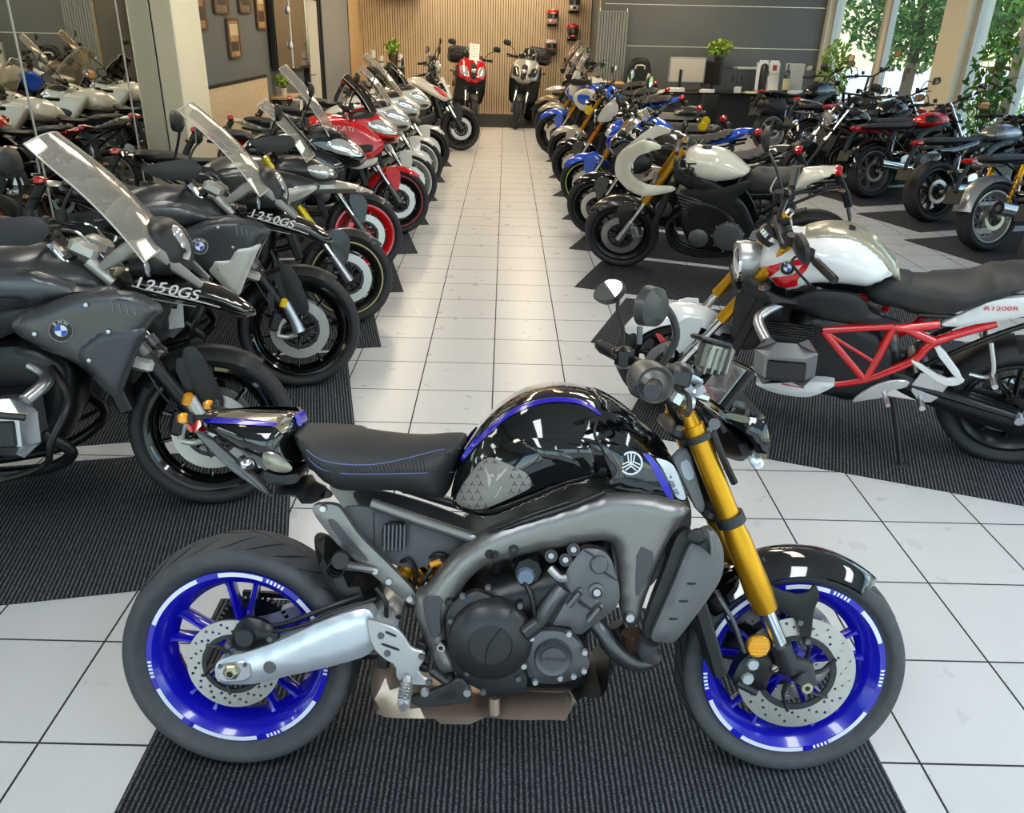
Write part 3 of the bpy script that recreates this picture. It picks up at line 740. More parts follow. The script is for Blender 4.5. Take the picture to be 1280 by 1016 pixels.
    b = MB(); b.use(mat('inner_tray', '56575a', .55, .2, noise=.1)).panel(T([(424, 632), (470, 634), (540, 655), (590, 676), (575, 690), (555, 700), (520, 712), (490, 706), (462, 684), (440, 660)], -.075), .075, .01, .006, .03, .03, both=True)
    b.use(BLKM).slab(T([(466, 640), (467, 690), (468.5, 690), (467.5, 640)], -.085), -.08, -.083, 0)
    b.build('inner_tray', root)
    b = MB(); b.use(DGREY).slab(T([(478, 655), (508, 655), (508, 690), (476, 690)], -.1), -.075, -.098, .003)
    b.use(GREY)
    for k in range(6): 
        x0 = 480 + k * 4.9; b.slab(T([(x0, 656), (x0 + 2.4, 656), (x0 + 1.6, 688), (x0 - .8, 688)], -.11), -.095, -.112, .001, sm=0)
    b.build('voltage_regulator', root)
    b = MB(); b.use(GOLD); c0, c1 = [Vector(v) for v in T3([(502, 728, -.02), (552, 690, -.02)])]; ax = (c1 - c0); e1 = ax.normalized().cross(Vector((0, 1, 0))); e2 = Vector((0, 1, 0))
    b.tube([c0 + ax * t + (e1 * math.cos(t * 34) + e2 * math.sin(t * 34)) * .038 for t in np.linspace(0, 1, 60)], .0065, 7, 1); b.use(BLKS).cyl(c0 - ax * .1, c1 + ax * .2, .016); b.use(GOLD).ell(T3([(509, 704, -.05)])[0], (.026, .026, .04))
    b.build('shock_absorber', root)
    b = MB(); b.use(BLKM)
    for l in ([(500, 702, -.07), (512, 700, -.09), (520, 715, -.08), (516, 735, -.07)], [(530, 700, -.06), (548, 692, -.09), (560, 700, -.08), (545, 730, -.08)], [(520, 745, -.05), (532, 722, -.09), (548, 700, -.07)], [(470, 735, -.1), (482, 752, -.11), (484, 775, -.1), (500, 770, -.08)]): b.tube(T3(l), .006, 6)
    b.use(AMBER).cyl(*T3([(551, 702, -.09), (538, 706, -.09)]), .008, n=8); b.build('wiring', root)
    # engine
    b = MB(); b.use(BLKS).puff(T([(556, 760), (572, 735), (600, 712), (650, 700), (700, 690), (740, 682), (770, 690), (776, 735), (765, 770), (738, 800), (742, 840), (738, 862), (700, 872), (620, 868), (575, 852), (558, 815)], -.1), .155, .07)
    b.build('engine', root, ang=60)
    b = MB(); b.use(DGREY).panel(T([(556, 772), (566, 752), (585, 742), (600, 738), (645, 765), (660, 800), (655, 830), (660, 850), (656, 868), (612, 868), (585, 855), (566, 838), (560, 806)], -.165), .165, .02, .008, .02, .02)
    b.use(GREY); bolts(b, T([(578, 746), (610, 735), (563, 777), (650, 758), (654, 775), (664, 797), (584, 842), (651, 832), (648, 849), (604, 866)], -.18), .173, .0085, h=.008)
    q = P.at(613, 804, -.2)
    b.use(mat('clutch_cover_black', '38383a', .36, .4)); r = .101
    b.lathe([(r, .02), (r, -.012), (r * .96, -.022), (r * .85, -.031), (r * .62, -.04), (r * .52, -.042), (r * .5, -.036), (r * .1, -.037), (0, -.037)], (q[0], -.172, q[1]), n=48)
    b.use(mat('clutch_cover_black', '38383a')).tube(T3([(655, 792, -.2), (672, 779, -.19)]), .02, 12, 1); b.use(BLKS).tube([(q[0] - .012, -.2105, q[1] - .05), (q[0] - .004, -.211, q[1]), (q[0] + .03, -.2085, q[1] + .048), (q[0] + .05, -.2, q[1] + .085)], .0015, 5)
    b.build('clutch_cover', root)
    b = MB(); b.use(GREY).panel(T([(727, 687), (737, 685), (755, 688), (765, 700), (768, 715), (774, 728), (775, 757), (745, 779), (722, 797), (679, 783), (690, 762), (703, 736), (708, 712)], -.15), .15, .03, .006, .015, .02)
    b.use(DGREY); 
    for l in ([(730, 688), (745, 698), (750, 712), (772, 726)], [(703, 735), (720, 748), (745, 768)], [(716, 742), (725, 755), (735, 760)]): b.tube(T3([(p[0], p[1], -.163) for p in l]), .0022, 5)
    for c_ in ((717, 749), (742, 768)):
        b.use(GREY).tube(T3([(c_[0] + 8, c_[1] - 9, -.165), (c_[0] - 6, c_[1] + 8, -.165)]), .009, 8, 1)
        b.use(CHR).cyl(*T3([(c_[0] + 9, c_[1] - 10, -.166), (c_[0] + 7, c_[1] - 8, -.173)]), .007, n=8)
    q = P.at(746, 740, -.165); b.use(GREY).lathe([(.02, .01), (.02, -.004), (.012, -.006)], (q[0], -.16, q[1]), n=18); b.use(ALU).lathe([(.012, -.002), (.009, -.01), (0, -.01)], (q[0], -.16, q[1]), n=10)
    q = P.at(749, 706, -.16); b.use(GREY).lathe([(.022, .01), (.022, -.004), (.018, -.008), (0, -.008)], (q[0], -.158, q[1]), n=20)
    b.build('cylinder_head_cover', root)
    b = MB(); b.use(mat('stator_cover_grey', '5e5f62', .4, .6, noise=.06)).panel(T([(659, 800), (668, 790), (690, 788), (712, 792), (727, 806), (738, 828), (733, 842), (716, 850), (690, 856), (664, 852), (657, 835)], -.18), .18, .03, .006, .015, .02)
    q = P.at(691.5, 822, -.19); b.lathe([(.046, .005), (.046, -.004), (.043, -.01), (.033, -.004), (.03, -.004), (.029, -.011), (0, -.011)], (q[0], -.187, q[1]), n=30)
    b.use(ALU); bolts(b, T([(664.5, 797), (711, 792), (731, 815), (730, 838), (717, 845), (700, 847), (669, 852), (650, 827), (655, 832)], -.19), .187, .0085, h=.009)
    b.use(DGREY).text('YAMAHA', .014, facing(q[0], -.1985, q[1], (0, -1, 0)), .0004)
    b.build('stator_cover', root)
    b = MB(); b.use(BLKS); bolts(b, [P.at(660, 712, -.14)], .1, .04, h=.05); b.use(mat('blue_grey_metal', '6f7e92', .4, .4)); bolts(b, [P.at(657, 720, -.15)], .15, .024, h=.01)
    b.use(GREY).tube(T3([(672, 778, -.16), (690, 750, -.165), (703, 735, -.16)]), .018, 10); b.use(ALU).tube(T3([(688, 710, -.15), (700, 722, -.165), (708, 722, -.165)]), .011, 8)
    for p in ((689, 695), (707, 700), (717, 687)): b.use(DGREY).cyl(*T3([(p[0], p[1], -.13), (p[0], p[1], -.155)]), .016, n=10); b.use(ALU).cyl(*T3([(p[0], p[1], -.15), (p[0], p[1], -.162)]), .007, n=8)
    b.use(BLKM).tube(T3([(640, 705, -.12), (662, 740, -.17), (668, 770, -.17)]), .006, 6); b.tube(T3([(620, 712, -.1), (630, 690, -.12), (655, 690, -.12)]), .012, 8)
    b.build('throttle_bodies', root)
    # exhaust
    b = MB(); b.use(EXH).puff(T([(461, 838), (474, 823), (497, 826), (516, 846), (545, 866), (600, 872), (645, 868), (690, 872), (712, 870), (722, 880), (712, 890), (640, 893), (560, 894), (500, 889), (464, 879)], -.06), .1, .03, y0=-.04)
    b.tube(T3([(618, 872, -.14), (618, 892, -.14)]), .013, 8, 1); b.use(BLKM).box((P.at(480, 822, -.12)[0], -.13, P.at(480, 822, -.12)[1]), (.03, .02, .045), ch=.005)
    b.build('exhaust', root)
    b = MB(); b.use(mat('header_pipe', '5b5b5f', .35, .8))
    b.tube(T3([(740, 775, -.12), (752, 788, -.135), (764, 808, -.14), (782, 824, -.13), (800, 829, -.11), (818, 823, -.09)]), .021, 12)
    b.tube(T3([(770, 780, 0), (785, 810, 0), (790, 830, 0)]), .021, 10); b.tube(T3([(770, 780, .1), (785, 810, .09), (790, 830, .08)]), .021, 10); b.use(mat('brown_pipe', '6b4f44', .5, .5)).cyl(*T3([(790, 790, -.06), (793, 815, -.06)]), .028)
    b.build('header_pipe', root)
    b = MB(); b.use(BLKM).puff(T([(697, 862), (715, 850), (740, 845), (778, 829), (781, 838), (766, 855), (740, 870), (718, 873)], -.06), .13, .03); b.build('belly_pan', root)
    # frame
    fo = T([(517, 742), (531, 738), (545, 720), (560, 701), (575, 688), (590, 678), (607, 665), (640, 652), (700, 634), (755, 616), (790, 615), (830, 622), (866, 634), (852, 650), (842, 665), (829, 690), (815, 725), (803, 758), (799, 780), (785, 784), (775, 765), (774, 715), (769, 684), (762, 676), (745, 675), (709, 682), (668, 690), (633, 698.6), (603, 708), (583, 727), (570, 750), (569, 760), (556, 774), (561, 799), (572, 825), (578, 836), (567, 842), (546, 841), (536, 810), (520, 774)], -.14)
    b = MB(); b.use(FRM).panel(fo, .14, .035, .02, .03, .016, both=True)
    b.build('frame', root, ang=50)
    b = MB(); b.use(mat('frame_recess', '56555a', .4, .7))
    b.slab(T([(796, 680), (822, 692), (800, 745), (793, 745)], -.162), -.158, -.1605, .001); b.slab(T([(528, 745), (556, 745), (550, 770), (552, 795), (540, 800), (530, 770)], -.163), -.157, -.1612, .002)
    b.use(BLKS); bolts(b, T([(561.5, 753), (642, 687), (612, 693), (618, 694), (551, 808), (562, 848), (788, 773)], -.163), .150, .014, h=.016)
    b.use(DGREY); bolts(b, T([(561.5, 753), (642, 687), (562, 848)], -.168), .165, .007, h=.004); b.use(ALU); bolts(b, T([(551, 810), (788, 773)], -.17), .162, .013, h=.008); b.use(BLKM); bolts(b, T([(551, 810)], -.17), .1705, .006, h=.001)
    b.build('bolt', root)
    b = MB(); b.use(BLKM).tube(T3([(610, 668, -.142), (660, 650, -.155), (715, 632, -.155), (756, 615, -.15)]), .006, 6); b.tube(T3([(612, 664, -.148), (660, 645, -.16), (712, 627, -.16)]), .004, 6); b.build('tank_seam_trim', root)
    # rear set: heel plate, pegs, pedal
    HP = mat('heel_plate', 'c5c6c8', .35, .6)
    b = MB(); b.use(HP).slab(T([(456, 774), (470, 777), (495, 785), (506, 797), (514, 811), (531, 815), (530, 826), (522, 838), (530, 847), (541, 851), (537, 858), (512, 856), (495, 850), (494, 832), (479, 824), (465, 810)], -.175), -.165, -.175, .003)
    b.use(BLKM); 
    for q_ in ([(482, 788), (496, 794), (495, 797), (481, 791)], [(477, 803), (500, 811), (499, 814), (476, 806)]): b.slab(T(q_, -.176), -.1752, -.1762, 0)
    b.use(GREY); bolts(b, T([(476, 795), (484, 817), (527, 821), (536, 853)], -.178), .175, .009, h=.006); b.build('heel_plate', root)
    b = MB(); b.use(ALU).tube(T3([(507, 848, -.18), (508, 856, -.2), (504, 885, -.29)]), [.013, .013, .011], 8, 2)
    for k in range(6): b.box(T3([(508 - k * .7, 858 + k * 4, -.21 - k * .013)])[0], (.03, .006, .02), ch=.002)
    b.build('rider_footpeg', root)
    b = MB(); b.use(DGREY).slab(T([(512, 874), (530, 870), (556, 860), (575, 848), (588, 862), (590, 880), (572, 882), (540, 886), (516, 884)], -.19), -.165, -.185, .004, holes=())
    b.use(BLKM).slab(T([(544, 872), (570, 860), (572, 872), (556, 876)], -.187), -.184, -.1862, 0); b.use(ALU); bolts(b, T([(531, 866), (584, 866)], -.19), .185, .012, h=.008); b.build('brake_pedal', root)
    b = MB(); b.use(DGREY)
    for k in range(3): b.slab(T([(521 + k * 1, 801 + k * 14), (533 + k * 1.2, 806 + k * 14), (533 + k * 1.2, 814 + k * 14), (521 + k, 810 + k * 14)], -.14), -.12, -.142, .003)
    b.tube(T3([(540, 838, -.15), (556, 850, -.16), (575, 862, -.17)]), .012, 8); b.build('foot_control_bracket', root)
    # radiator
    b = MB(); b.use(BLKM)
    c0 = P.at(850, 735, 0); b.box((c0[0] + .02, 0, c0[1]), (.035, .33, .34), (0, -.33, 0), ch=.006); b.use(DGREY)
    for k in range(18): b.box((c0[0] + .034 + .12 - .0142 * k * .95 - .0, 0, c0[1]), (.0, .0, .0)) if False else None
    b.build('radiator', root)
    b = MB(); b.use(BLKM).panel(T([(846, 668), (862, 660), (872, 672), (858, 700), (845, 735), (828, 770), (815, 800), (803, 792), (815, 752), (832, 710)], -.165), .165, .03, .004, .01, .02, both=True)
    b.use(mat('radiator_shroud', '66676a', .4, .2)).panel(T([(858, 690), (866, 678), (884, 664), (896, 664), (906, 690), (904, 722), (884, 752), (862, 781), (843, 805), (826, 804), (812, 800), (826, 768), (846, 722)], -.185), .182, .04, .014, .03, .02, both=True)
    b.use(BLKM)
    for p in ((865, 730), (855, 752), (842, 774)): b.slab(T([(p[0] - 6, p[1] - 1), (p[0] + 6, p[1] - 1), (p[0] + 5, p[1] + 1.5), (p[0] - 6, p[1] + 1.5)], -.2), -.1955, -.1975, 0)
    b.build('radiator_shroud', root)
    b = MB(); b.use(BLKM).puff(T([(858, 668), (874, 660), (884, 670), (892, 690), (890, 696), (876, 682), (862, 678)], -.21), .018, .012, y0=-.205); b.use(GREY).tube(T3([(884, 662, -.19), (889, 680, -.215), (890, 694, -.225)]), .004, 6); b.build('turn_signal', root)
    b = MB(); b.use(GREY).tube(T3([(812, 800, -.13), (808, 812, -.12), (816, 820, -.1)]), .025, 10); b.build('coolant_hose', root)
    # tank
    b = MB(); b.use(BLK)
    to = T([(566, 645, -.12), (560, 628, -.12), (575, 575, -.05), (588, 549, 0), (604, 527, 0), (624, 509, 0), (647, 494, 0), (666, 487, 0), (686, 483, 0), (709, 483, 0), (734, 487, 0), (757, 497, 0), (786, 516, 0), (812, 540, 0), (832, 560, -.03), (850, 585, -.09), (862, 612, -.14), (866, 630, -.15), (840, 624, -.15), (795, 615, -.15), (758, 608, -.15), (712, 622, -.15), (655, 642, -.14), (607, 660, -.13)], 0)
    b.puff(to, .172, .15, .016, 2, e=.07, wf=lambda x, z: 1.0 - .32 * max(0, (x - .95) / .2) - .25 * max(0, (.75 - x) / .25) ** 1.2)
    sf = b.surf; wf_ = lambda x: 1.0 - .32 * max(0, (x - .95) / .2) - .25 * max(0, (.75 - x) / .25) ** 1.2
    b.build('fuel_tank', root, ang=60)
    surf = lambda x, z: sf(x, z) * wf_(x) / 1.0
    surf = sf
    def TS(pts, it=3):
        """pixel outline laid on the tank skin"""
        out = []
        for p in pts:
            y = .14
            for _ in range(8): q_ = P.at(p[0], p[1], -y); y = .5 * y + .5 * surf(*q_)
            out.append(q_)
        return out
    drape = lambda x, z: surf(x, z) + .0015
    # raised side contour, knee pad, graphics
    b = MB(); b.use(BLK).panel(TS([(572, 640), (566, 622), (590, 582), (612, 560), (640, 546), (690, 541), (730, 545), (742, 556), (750, 588), (748, 600), (700, 612), (650, 634), (610, 652)]), lambda x, z: surf(x, z) - .006, .004, .018, .035, .013, both=True); b.build('tank_side_panel', root, ang=60)
    b = MB(); b.use(CARB).panel(TS([(648, 550), (670, 545), (700, 556), (722, 572), (735, 588), (728, 590), (700, 584), (675, 572)]), lambda x, z: surf(x, z) + .009, .003, .005, .012, .012, both=True); b.build('tank_recess_trim', root)
    b = MB(); b.use(PAD).panel(TS([(567, 624), (582, 598), (608, 566), (640, 580), (660, 590), (666, 606), (652, 614), (630, 624), (605, 634), (585, 634)]), lambda x, z: surf(x, z) + .0125, .004, .004, .01, .011, both=True)
    b.build('knee_pad', root)
    b = MB(); b.use(mat('knee_pad_marks', '4a4947', .8))
    rng = random.Random(1)
    for i in range(9):
        for j in range(7):
            px_, py_ = 576 + i * 10.5 + (j % 2) * 4, 574 + j * 9.2
            if inside([(567, 624), (582, 598), (608, 566), (640, 580), (660, 590), (666, 606), (652, 614), (630, 624), (605, 634), (585, 634)], np.array([px_]), np.array([py_]))[0] and not (606 < px_ < 636 and 580 < py_ < 622):
                for (u, v) in ((-3, 2.6), (3, 2.6), (0, -3)):
                    a_ = TS([(px_, py_), (px_ + u, py_ + v)]); b.tube([(q_[0], -(surf(*q_) + .0172), q_[1]) for q_ in a_], .0009, 4, 1)
    b.use(mat('pale_emblem', 'b9b6b0', .5))
    for ol in ([(606, 580), (614, 596), (618, 620), (611, 606)], [(634, 580), (620, 596), (619, 620), (627, 606)], [(612, 590), (617, 590), (619, 612)], [(628, 590), (622, 590), (620, 612)]):
        b.panel(TS(ol), lambda x, z: surf(x, z) + .0175, .001, 0, .01, .02, sm=0)
    b.build('knee_pad_emblem', root)
    b = MB(); b.use(BAND).panel(TS([(575, 574), (586, 556), (604, 539), (632, 514), (661, 501), (692, 495), (720, 497), (738, 504), (752, 517), (750, 520), (736, 509), (719, 503), (692, 501), (663, 507), (634, 521), (608, 545), (590, 562), (577, 578)]), drape, .002, 0, .01, .012, both=True); b.build('blue_stripe', root)
    b = MB(); b.use(CARB).puff(T([(742, 490), (757, 495), (775, 505), (800, 524), (825, 546), (834, 562), (826, 566), (808, 556), (785, 540), (762, 524), (746, 512)], -.02), .125, .04, .014, e=.075, wf=lambda x, z: 1 - .35 * max(0, min(1, (x - .9) / .16))); b.build('tank_top_cover', root, ang=60)
    b = MB(); b.use(BLKM).tube([(q_[0], -(surf(*q_) + .002), q_[1]) for q_ in TS([(748, 520), (743, 540), (752, 560), (764, 590), (762, 600), (755, 608)])], .003, 6, both=True); b.build('tank_panel_gap', root)
    fy = lambda x, z: .170 - .30 * max(0, x - .88) - .12 * max(0, z - .86)
    def FS(pts):
        out = []
        for p in pts:
            y = .15
            for _ in range(6): q_ = P.at(p[0], p[1], -y); y = fy(*q_)
            out.append(q_)
        return out
    b = MB(); b.use(BLK).panel(FS([(745, 546), (770, 550), (800, 561), (825, 571), (843, 577), (851, 596), (864, 630), (832, 625), (795, 616), (760, 608), (766, 594), (756, 572)]), fy, .06, .010, .025, .014, both=True); b.build('side_fairing', root, ang=60)
    b = MB(); b.use(BAND).panel(FS([(800, 564), (812, 567), (823, 581), (836, 607), (842, 622), (833, 621), (822, 598), (811, 577)]), lambda x, z: fy(x, z) + .0105, .001, 0, .01, .012, both=True); b.build('blue_graphic', root)
    b = MB(); b.use(SILV).panel(FS([(816, 569), (840, 577), (848, 596), (858, 624), (845, 622), (838, 606), (827, 583)]), lambda x, z: fy(x, z) + .0105, .001, 0, .01, .012, both=True); b.build('silver_graphic', root)
    q_ = FS([(838, 602)])[0]; b = MB(); b.use(BLKM).text('MT-09 SP', .017, facing(q_[0], -(fy(*q_) + .0125), q_[1], (.1, -1, .05), (.9, 0, .45)), .0003); b.build('side_lettering', root)
    q_ = FS([(787.5, 577)])[0]; M = facing(q_[0], -(fy(*q_) + .0135), q_[1], (.06, -1, .1)); b = MB(); r = .028; b.use(CHR)
    def ringp(r0, r1, h, n=32): b.add([(rr_ * math.cos(2 * PI * i / n), rr_ * math.sin(2 * PI * i / n), h) for i in range(n) for rr_ in (r0, r1)], [(2 * i, 2 * i + 1, (2 * i + 3) % (2 * n), (2 * i + 2) % (2 * n)) for i in range(n)], M=M)
    EMB = mat('emblem_silver', 'd9dbde', .3, .3)
    b.use(EMB); ringp(.0001, r, .0); b.use(BLKS); ringp(.0001, r * .84, .0006); b.use(EMB)
    for k in range(3):
        a = PI / 2 + k * 2 * PI / 3; R3 = M @ Matrix.Rotation(a, 4, 'Z')
        b.add([(x_, y_, .0012) for x_, y_ in ((-.004, -.0016), (r * .84, -.0016), (r * .84, .0016), (-.004, .0016))], [(0, 1, 2, 3)], M=R3)
        for s_ in (-1, 1): b.add([(x_, y_ * s_, .0012) for x_, y_ in ((.002, .0040), (r * .72, .0066), (r * .72, .0096), (.0, .0068))], [(0, 1, 2, 3)], M=R3)
    b.build('tank_emblem', root)
    # seat
    b = MB(); b.use(SEATM)
    so_ = T([(586, 541, 0), (560, 541, 0), (544, 543, 0), (512, 544, 0), (469, 538, 0), (437, 533, .0), (400, 530, 0), (376, 530, 0), (364, 542, -.05), (366, 568, -.1), (374, 590, -.11), (391, 609, -.12), (414, 625, -.12), (450, 629, -.12), (491, 629, -.12), (526, 635, -.11), (548, 638, -.1), (560, 626, -.1), (570, 592, -.08), (580, 566, -.05)], 0)
    wfs = lambda x, z: 1.0 - .38 * max(0, min(1, (x - .28) / .26)) + .0
    b.puff(so_, .142, .085, .016, 2, e=.012, wf=wfs); ss = b.surf; b.build('seat', root, ang=60)
    def SS(p):
        y = .1
        for _ in range(8): q_ = P.at(p[0], p[1], -y); y = .5 * y + .5 * ss(*q_)
        return (q_[0], -y - .001, q_[1])
    b = MB(); b.use(mat('seat_stitching', '6a6fae', .6)).tube([SS(p) for p in [(383, 562), (400, 574), (430, 580), (470, 580), (515, 571), (550, 562), (576, 560)]], .0012, 5); b.tube([SS(p) for p in [(385, 572), (402, 586), (435, 592), (480, 592), (530, 591), (566, 590)]], .0012, 5)
    b.use(mat('seat_rib', '232425', .7))
    for k in range(34): 
        t = k / 33; u = 415 + t * 150; b.tube([SS((u, 582 - max(0, t - .4) * 28)), SS((u + 5 - 3 * t, 590))], .0012, 4, 1)
    b.build('seat_stitching', root)
    # tail
    b = MB(); b.use(BLK).puff(T([(247, 521, -.02), (262, 513, 0), (300, 512, 0), (345, 513, 0), (372, 515, 0), (372, 540, -.05), (363, 562, -.1), (374, 588, -.11), (353, 596, -.11), (325, 586, -.1), (285, 560, -.06), (247, 534, -.03)], 0), .11, .06, .016, e=.02, wf=lambda x, z: max(.45, min(1, .45 + (x + .13) / .3))); ts = b.surf; b.build('tail_fairing', root, ang=60)
    b = MB(); b.use(SMK).panel([P.at(p[0], p[1], -.05) for p in [(250, 520), (300, 516), (355, 517), (366, 520), (361, 540), (350, 528), (300, 522)]], lambda x, z: ts(x, z) + .001, .002, .002, .02, .014, both=True)
    b.use(BAND).panel([P.at(p[0], p[1], -.07) for p in [(249, 524), (300, 523), (348, 527), (347, 531), (300, 528), (250, 530)]], lambda x, z: ts(x, z) + .002, .002, 0, .02, .014, both=True); b.panel([P.at(p[0], p[1], -.0) for p in [(371, 514), (378, 515), (382, 529), (376, 530)]], .03, .06, 0, .02, .014)
    b.use(SMK).panel(T([(327, 564), (345, 566), (366, 584), (362, 591), (345, 591), (328, 583)], -.115), .112, .004, .004, .01, .016, both=True); b.build('tail_panel', root)
    b = MB(); b.use(BLKM).panel(T([(326, 588), (352, 596), (373, 591), (374, 603), (357, 607), (334, 606)], -.11), .108, .2, .004, .01, .02)
    b.use(DGREY).puff(T([(330, 606), (374, 603), (395, 614), (414, 629), (390, 633), (364, 631), (345, 622)], -.06), .1, .03); b.use(GREY).slab(T([(244, 536), (262, 541), (300, 575), (330, 598), (345, 622), (325, 608), (285, 580)], -.05), -.055, -.075, .004); b.slab(T([(244, 536), (262, 541), (300, 575), (330, 598), (345, 622), (325, 608), (285, 580)], -.05), .055, .075, .004)
    b.use(DGREY).tube(T3([(300, 574, -.09), (310, 582, -.1), (318, 580, -.1)]), .012, 8); b.use(CHR).ell(T3([(310, 580, -.1)])[0], (.02, .012, .016)); b.build('tail_tray', root)
    tp = P.at(247, 528, 0); b = MB(); b.use(REDL).puff([(tp[0] + .05, tp[1] + .012), (tp[0] - .005, tp[1] + .02), (tp[0] - .03, tp[1]), (tp[0] - .02, tp[1] - .025), (tp[0] + .03, tp[1] - .03)], .055, .02); b.build('tail_light', root)
    ip = T3([(233, 523, -.085)])[0]
    for sd in (-1, 1):
        b = MB(); b.use(BLKM).tube([(ip[0] + .07, sd * .03, ip[2] - .005), (ip[0] + .01, sd * .07, ip[2])], .007, 7, 1); b.box((ip[0] + .012, sd * .085, ip[2]), (.012, .026, .03), ch=.004); b.use(AMBER).box((ip[0] - .006, sd * .085, ip[2]), (.028, .026, .028), ch=.007); b.build('rear_indicator', root)
    # front fork
    up0, up1 = T3([(866, 531, -.105), (957, 761, -.105)]); ax = (Vector(up1) - Vector(up0)); 
    for sd, nm in ((-1, 'near'), (1, 'far')):
        f = lambda v: (v[0], abs(v[1]) * sd, v[2])
        L = lambda t: f(Vector(up0) + ax * t)
        b = MB(); b.use(GOLD).tube([L(0), L(.42), L(.56), L(.6), L(.9), L(1.0)], [.026, .027, .028, .031, .034, .030], 20, 1); b.cyl(L(-.06), L(0), .017, .02, 12); b.cyl(L(-.11), L(-.06), .008, n=8)
        b.use(CHR).cyl(L(1.0), L(1.24), .0205, n=16); fk = b.build('fork_leg', root)
        b = MB(); b.use(DGREY).tube([L(1.2), L(1.3), L(1.36)], [.027, .027, .022], 16, 1); e = f((AX, -.105, .2985)); b.tube([L(1.32), (e[0] + .004, e[1], e[2] + .04), e], [.024, .022, .032], 14, 2)
        b.use(NUT).cyl((e[0], sd * .125, e[2]), (e[0], sd * .142, e[2]), .015, n=6); b.use(BLKM).cyl((e[0], sd * .142, e[2]), (e[0], sd * .1425, e[2]), .007, n=6); b.build('fork_bottom', root)
    Lc = lambda t, y=0: (Vector(up0) + ax * t).to_tuple()[:1] + (y,) + ((Vector(up0) + ax * t).z,)
    b = MB(); b.use(DGREY)
    for t, h in ((.06, .03), (.5, .05)):
        for sd in (-1, 1): b.cyl(Lc(t - h / 2, sd * .105), Lc(t + h / 2, sd * .105), .036, n=18)
        c_ = Lc(t); b.box((c_[0] - .02, 0, c_[2] - .006), (.08, .19, .03), (0, .37, 0), ch=.008)
    b.cyl(Lc(.0), Lc(.55), .028, n=14); b.build('fork_clamp', root)
    b = MB(); b.use(mat('neck_shroud', '77787a', .5, .1)).slab(T([(838, 574), (852, 560), (862, 562), (872, 600), (884, 640), (872, 642), (858, 612)], -.075), -.06, -.075, .004); b.use(mat('pale_sticker', 'b9c2cc', .5)).slab(T([(849, 579), (861, 573), (870, 597), (858, 602)], -.078), -.075, -.0765, 0); b.build('neck_shroud', root)
    # front mudguard
    b = MB(); b.use(BLK).arcfender((AX, 0, .2985), .316, .15, R_(49), R_(152), n=30, lip=.05, point=.10); b.build('front_mudguard', root, ang=50)
    b = MB(); b.use(BLKS).panel(T([(945, 722), (990, 744), (1012, 740), (1019, 728), (1026, 745), (1017, 762), (1014, 800), (1004, 806), (998, 775), (975, 765), (958, 745)], -.085), .085, .006, .003, .01, .02, both=True); b.use(GREY); bolts(b, T([(1001, 779), (1010, 803)], -.095), .088, .009, h=.007); b.build('mudguard_stay', root)
    # front brake caliper
    for sd in (-1, 1):
        b = MB(); b.use(BLKS).panel(T([(921, 838), (928, 826), (948, 812), (965, 816), (975, 832), (962, 850), (958, 866), (930, 862), (914, 856)], -.1), .095, .04, .012, .02, .018, side=sd); b.use(DGREY).tube([(v[0], v[1] * -sd, v[2]) for v in T3([(964, 836, -.1), (975, 830, -.1), (985, 825, -.1)])], .013, 8); b.tube([(v[0], v[1] * -sd, v[2]) for v in T3([(920, 853, -.1), (945, 865, -.1)])], .011, 8)
        b.use(mat('caliper_piston', 'c8cfd4', .3, .6)); bolts(b, T([(942, 832), (935.5, 850)], -.115), .107, .017, side=sd, h=.007)
        b.use(EXH); bolts(b, T([(970, 837)], -.115), .106, .01, side=sd, h=.006); b.build('front_brake_caliper', root)
    b = MB(); q_ = P.at(948.5, 808.5, -.125); b.use(AMBER).lathe([(0, -.01), (.026, -.009), (.029, -.004), (.029, .004)], (q_[0], -.118, q_[1]), n=24); b.use(GOLD).lathe([(.027, -.0095), (.03, -.006), (.03, .004)], (q_[0], -.118, q_[1]), n=24)
    for k in range(-2, 3): b.use(YEL).tube([(q_[0] - .02, -.1285, q_[1] + k * .009), (q_[0] + .02, -.1285, q_[1] + k * .009)], .0012, 4, 1)
    b.build('round_reflector', root)
    b = MB(); b.use(GREY).tube(T3([(893, 738, -.1), (902, 752, -.12), (916, 775, -.125), (925, 800, -.12), (931, 815, -.115)]), .0055, 7); b.use(BLKS).tube(T3([(897, 738, -.1), (908, 760, -.11), (906, 768, -.115), (918, 790, -.12)]), .004, 6); b.build('brake_hose', root)
    # cockpit
    Hc = lambda p: T3([p])[0]
    b = MB(); b.use(BLKS).tube([(.955, -.40, 1.075), (.985, -.28, 1.065), (1.04, -.14, 1.055), (1.055, 0, 1.04), (1.04, .14, 1.055), (.985, .28, 1.065), (.955, .40, 1.075)], .0125, 12); b.use(DGREY)
    for s_ in (-1, 1): b.box((1.05, s_ * .05, 1.02), (.05, .035, .06), ch=.008)
    b.build('handlebar', root)
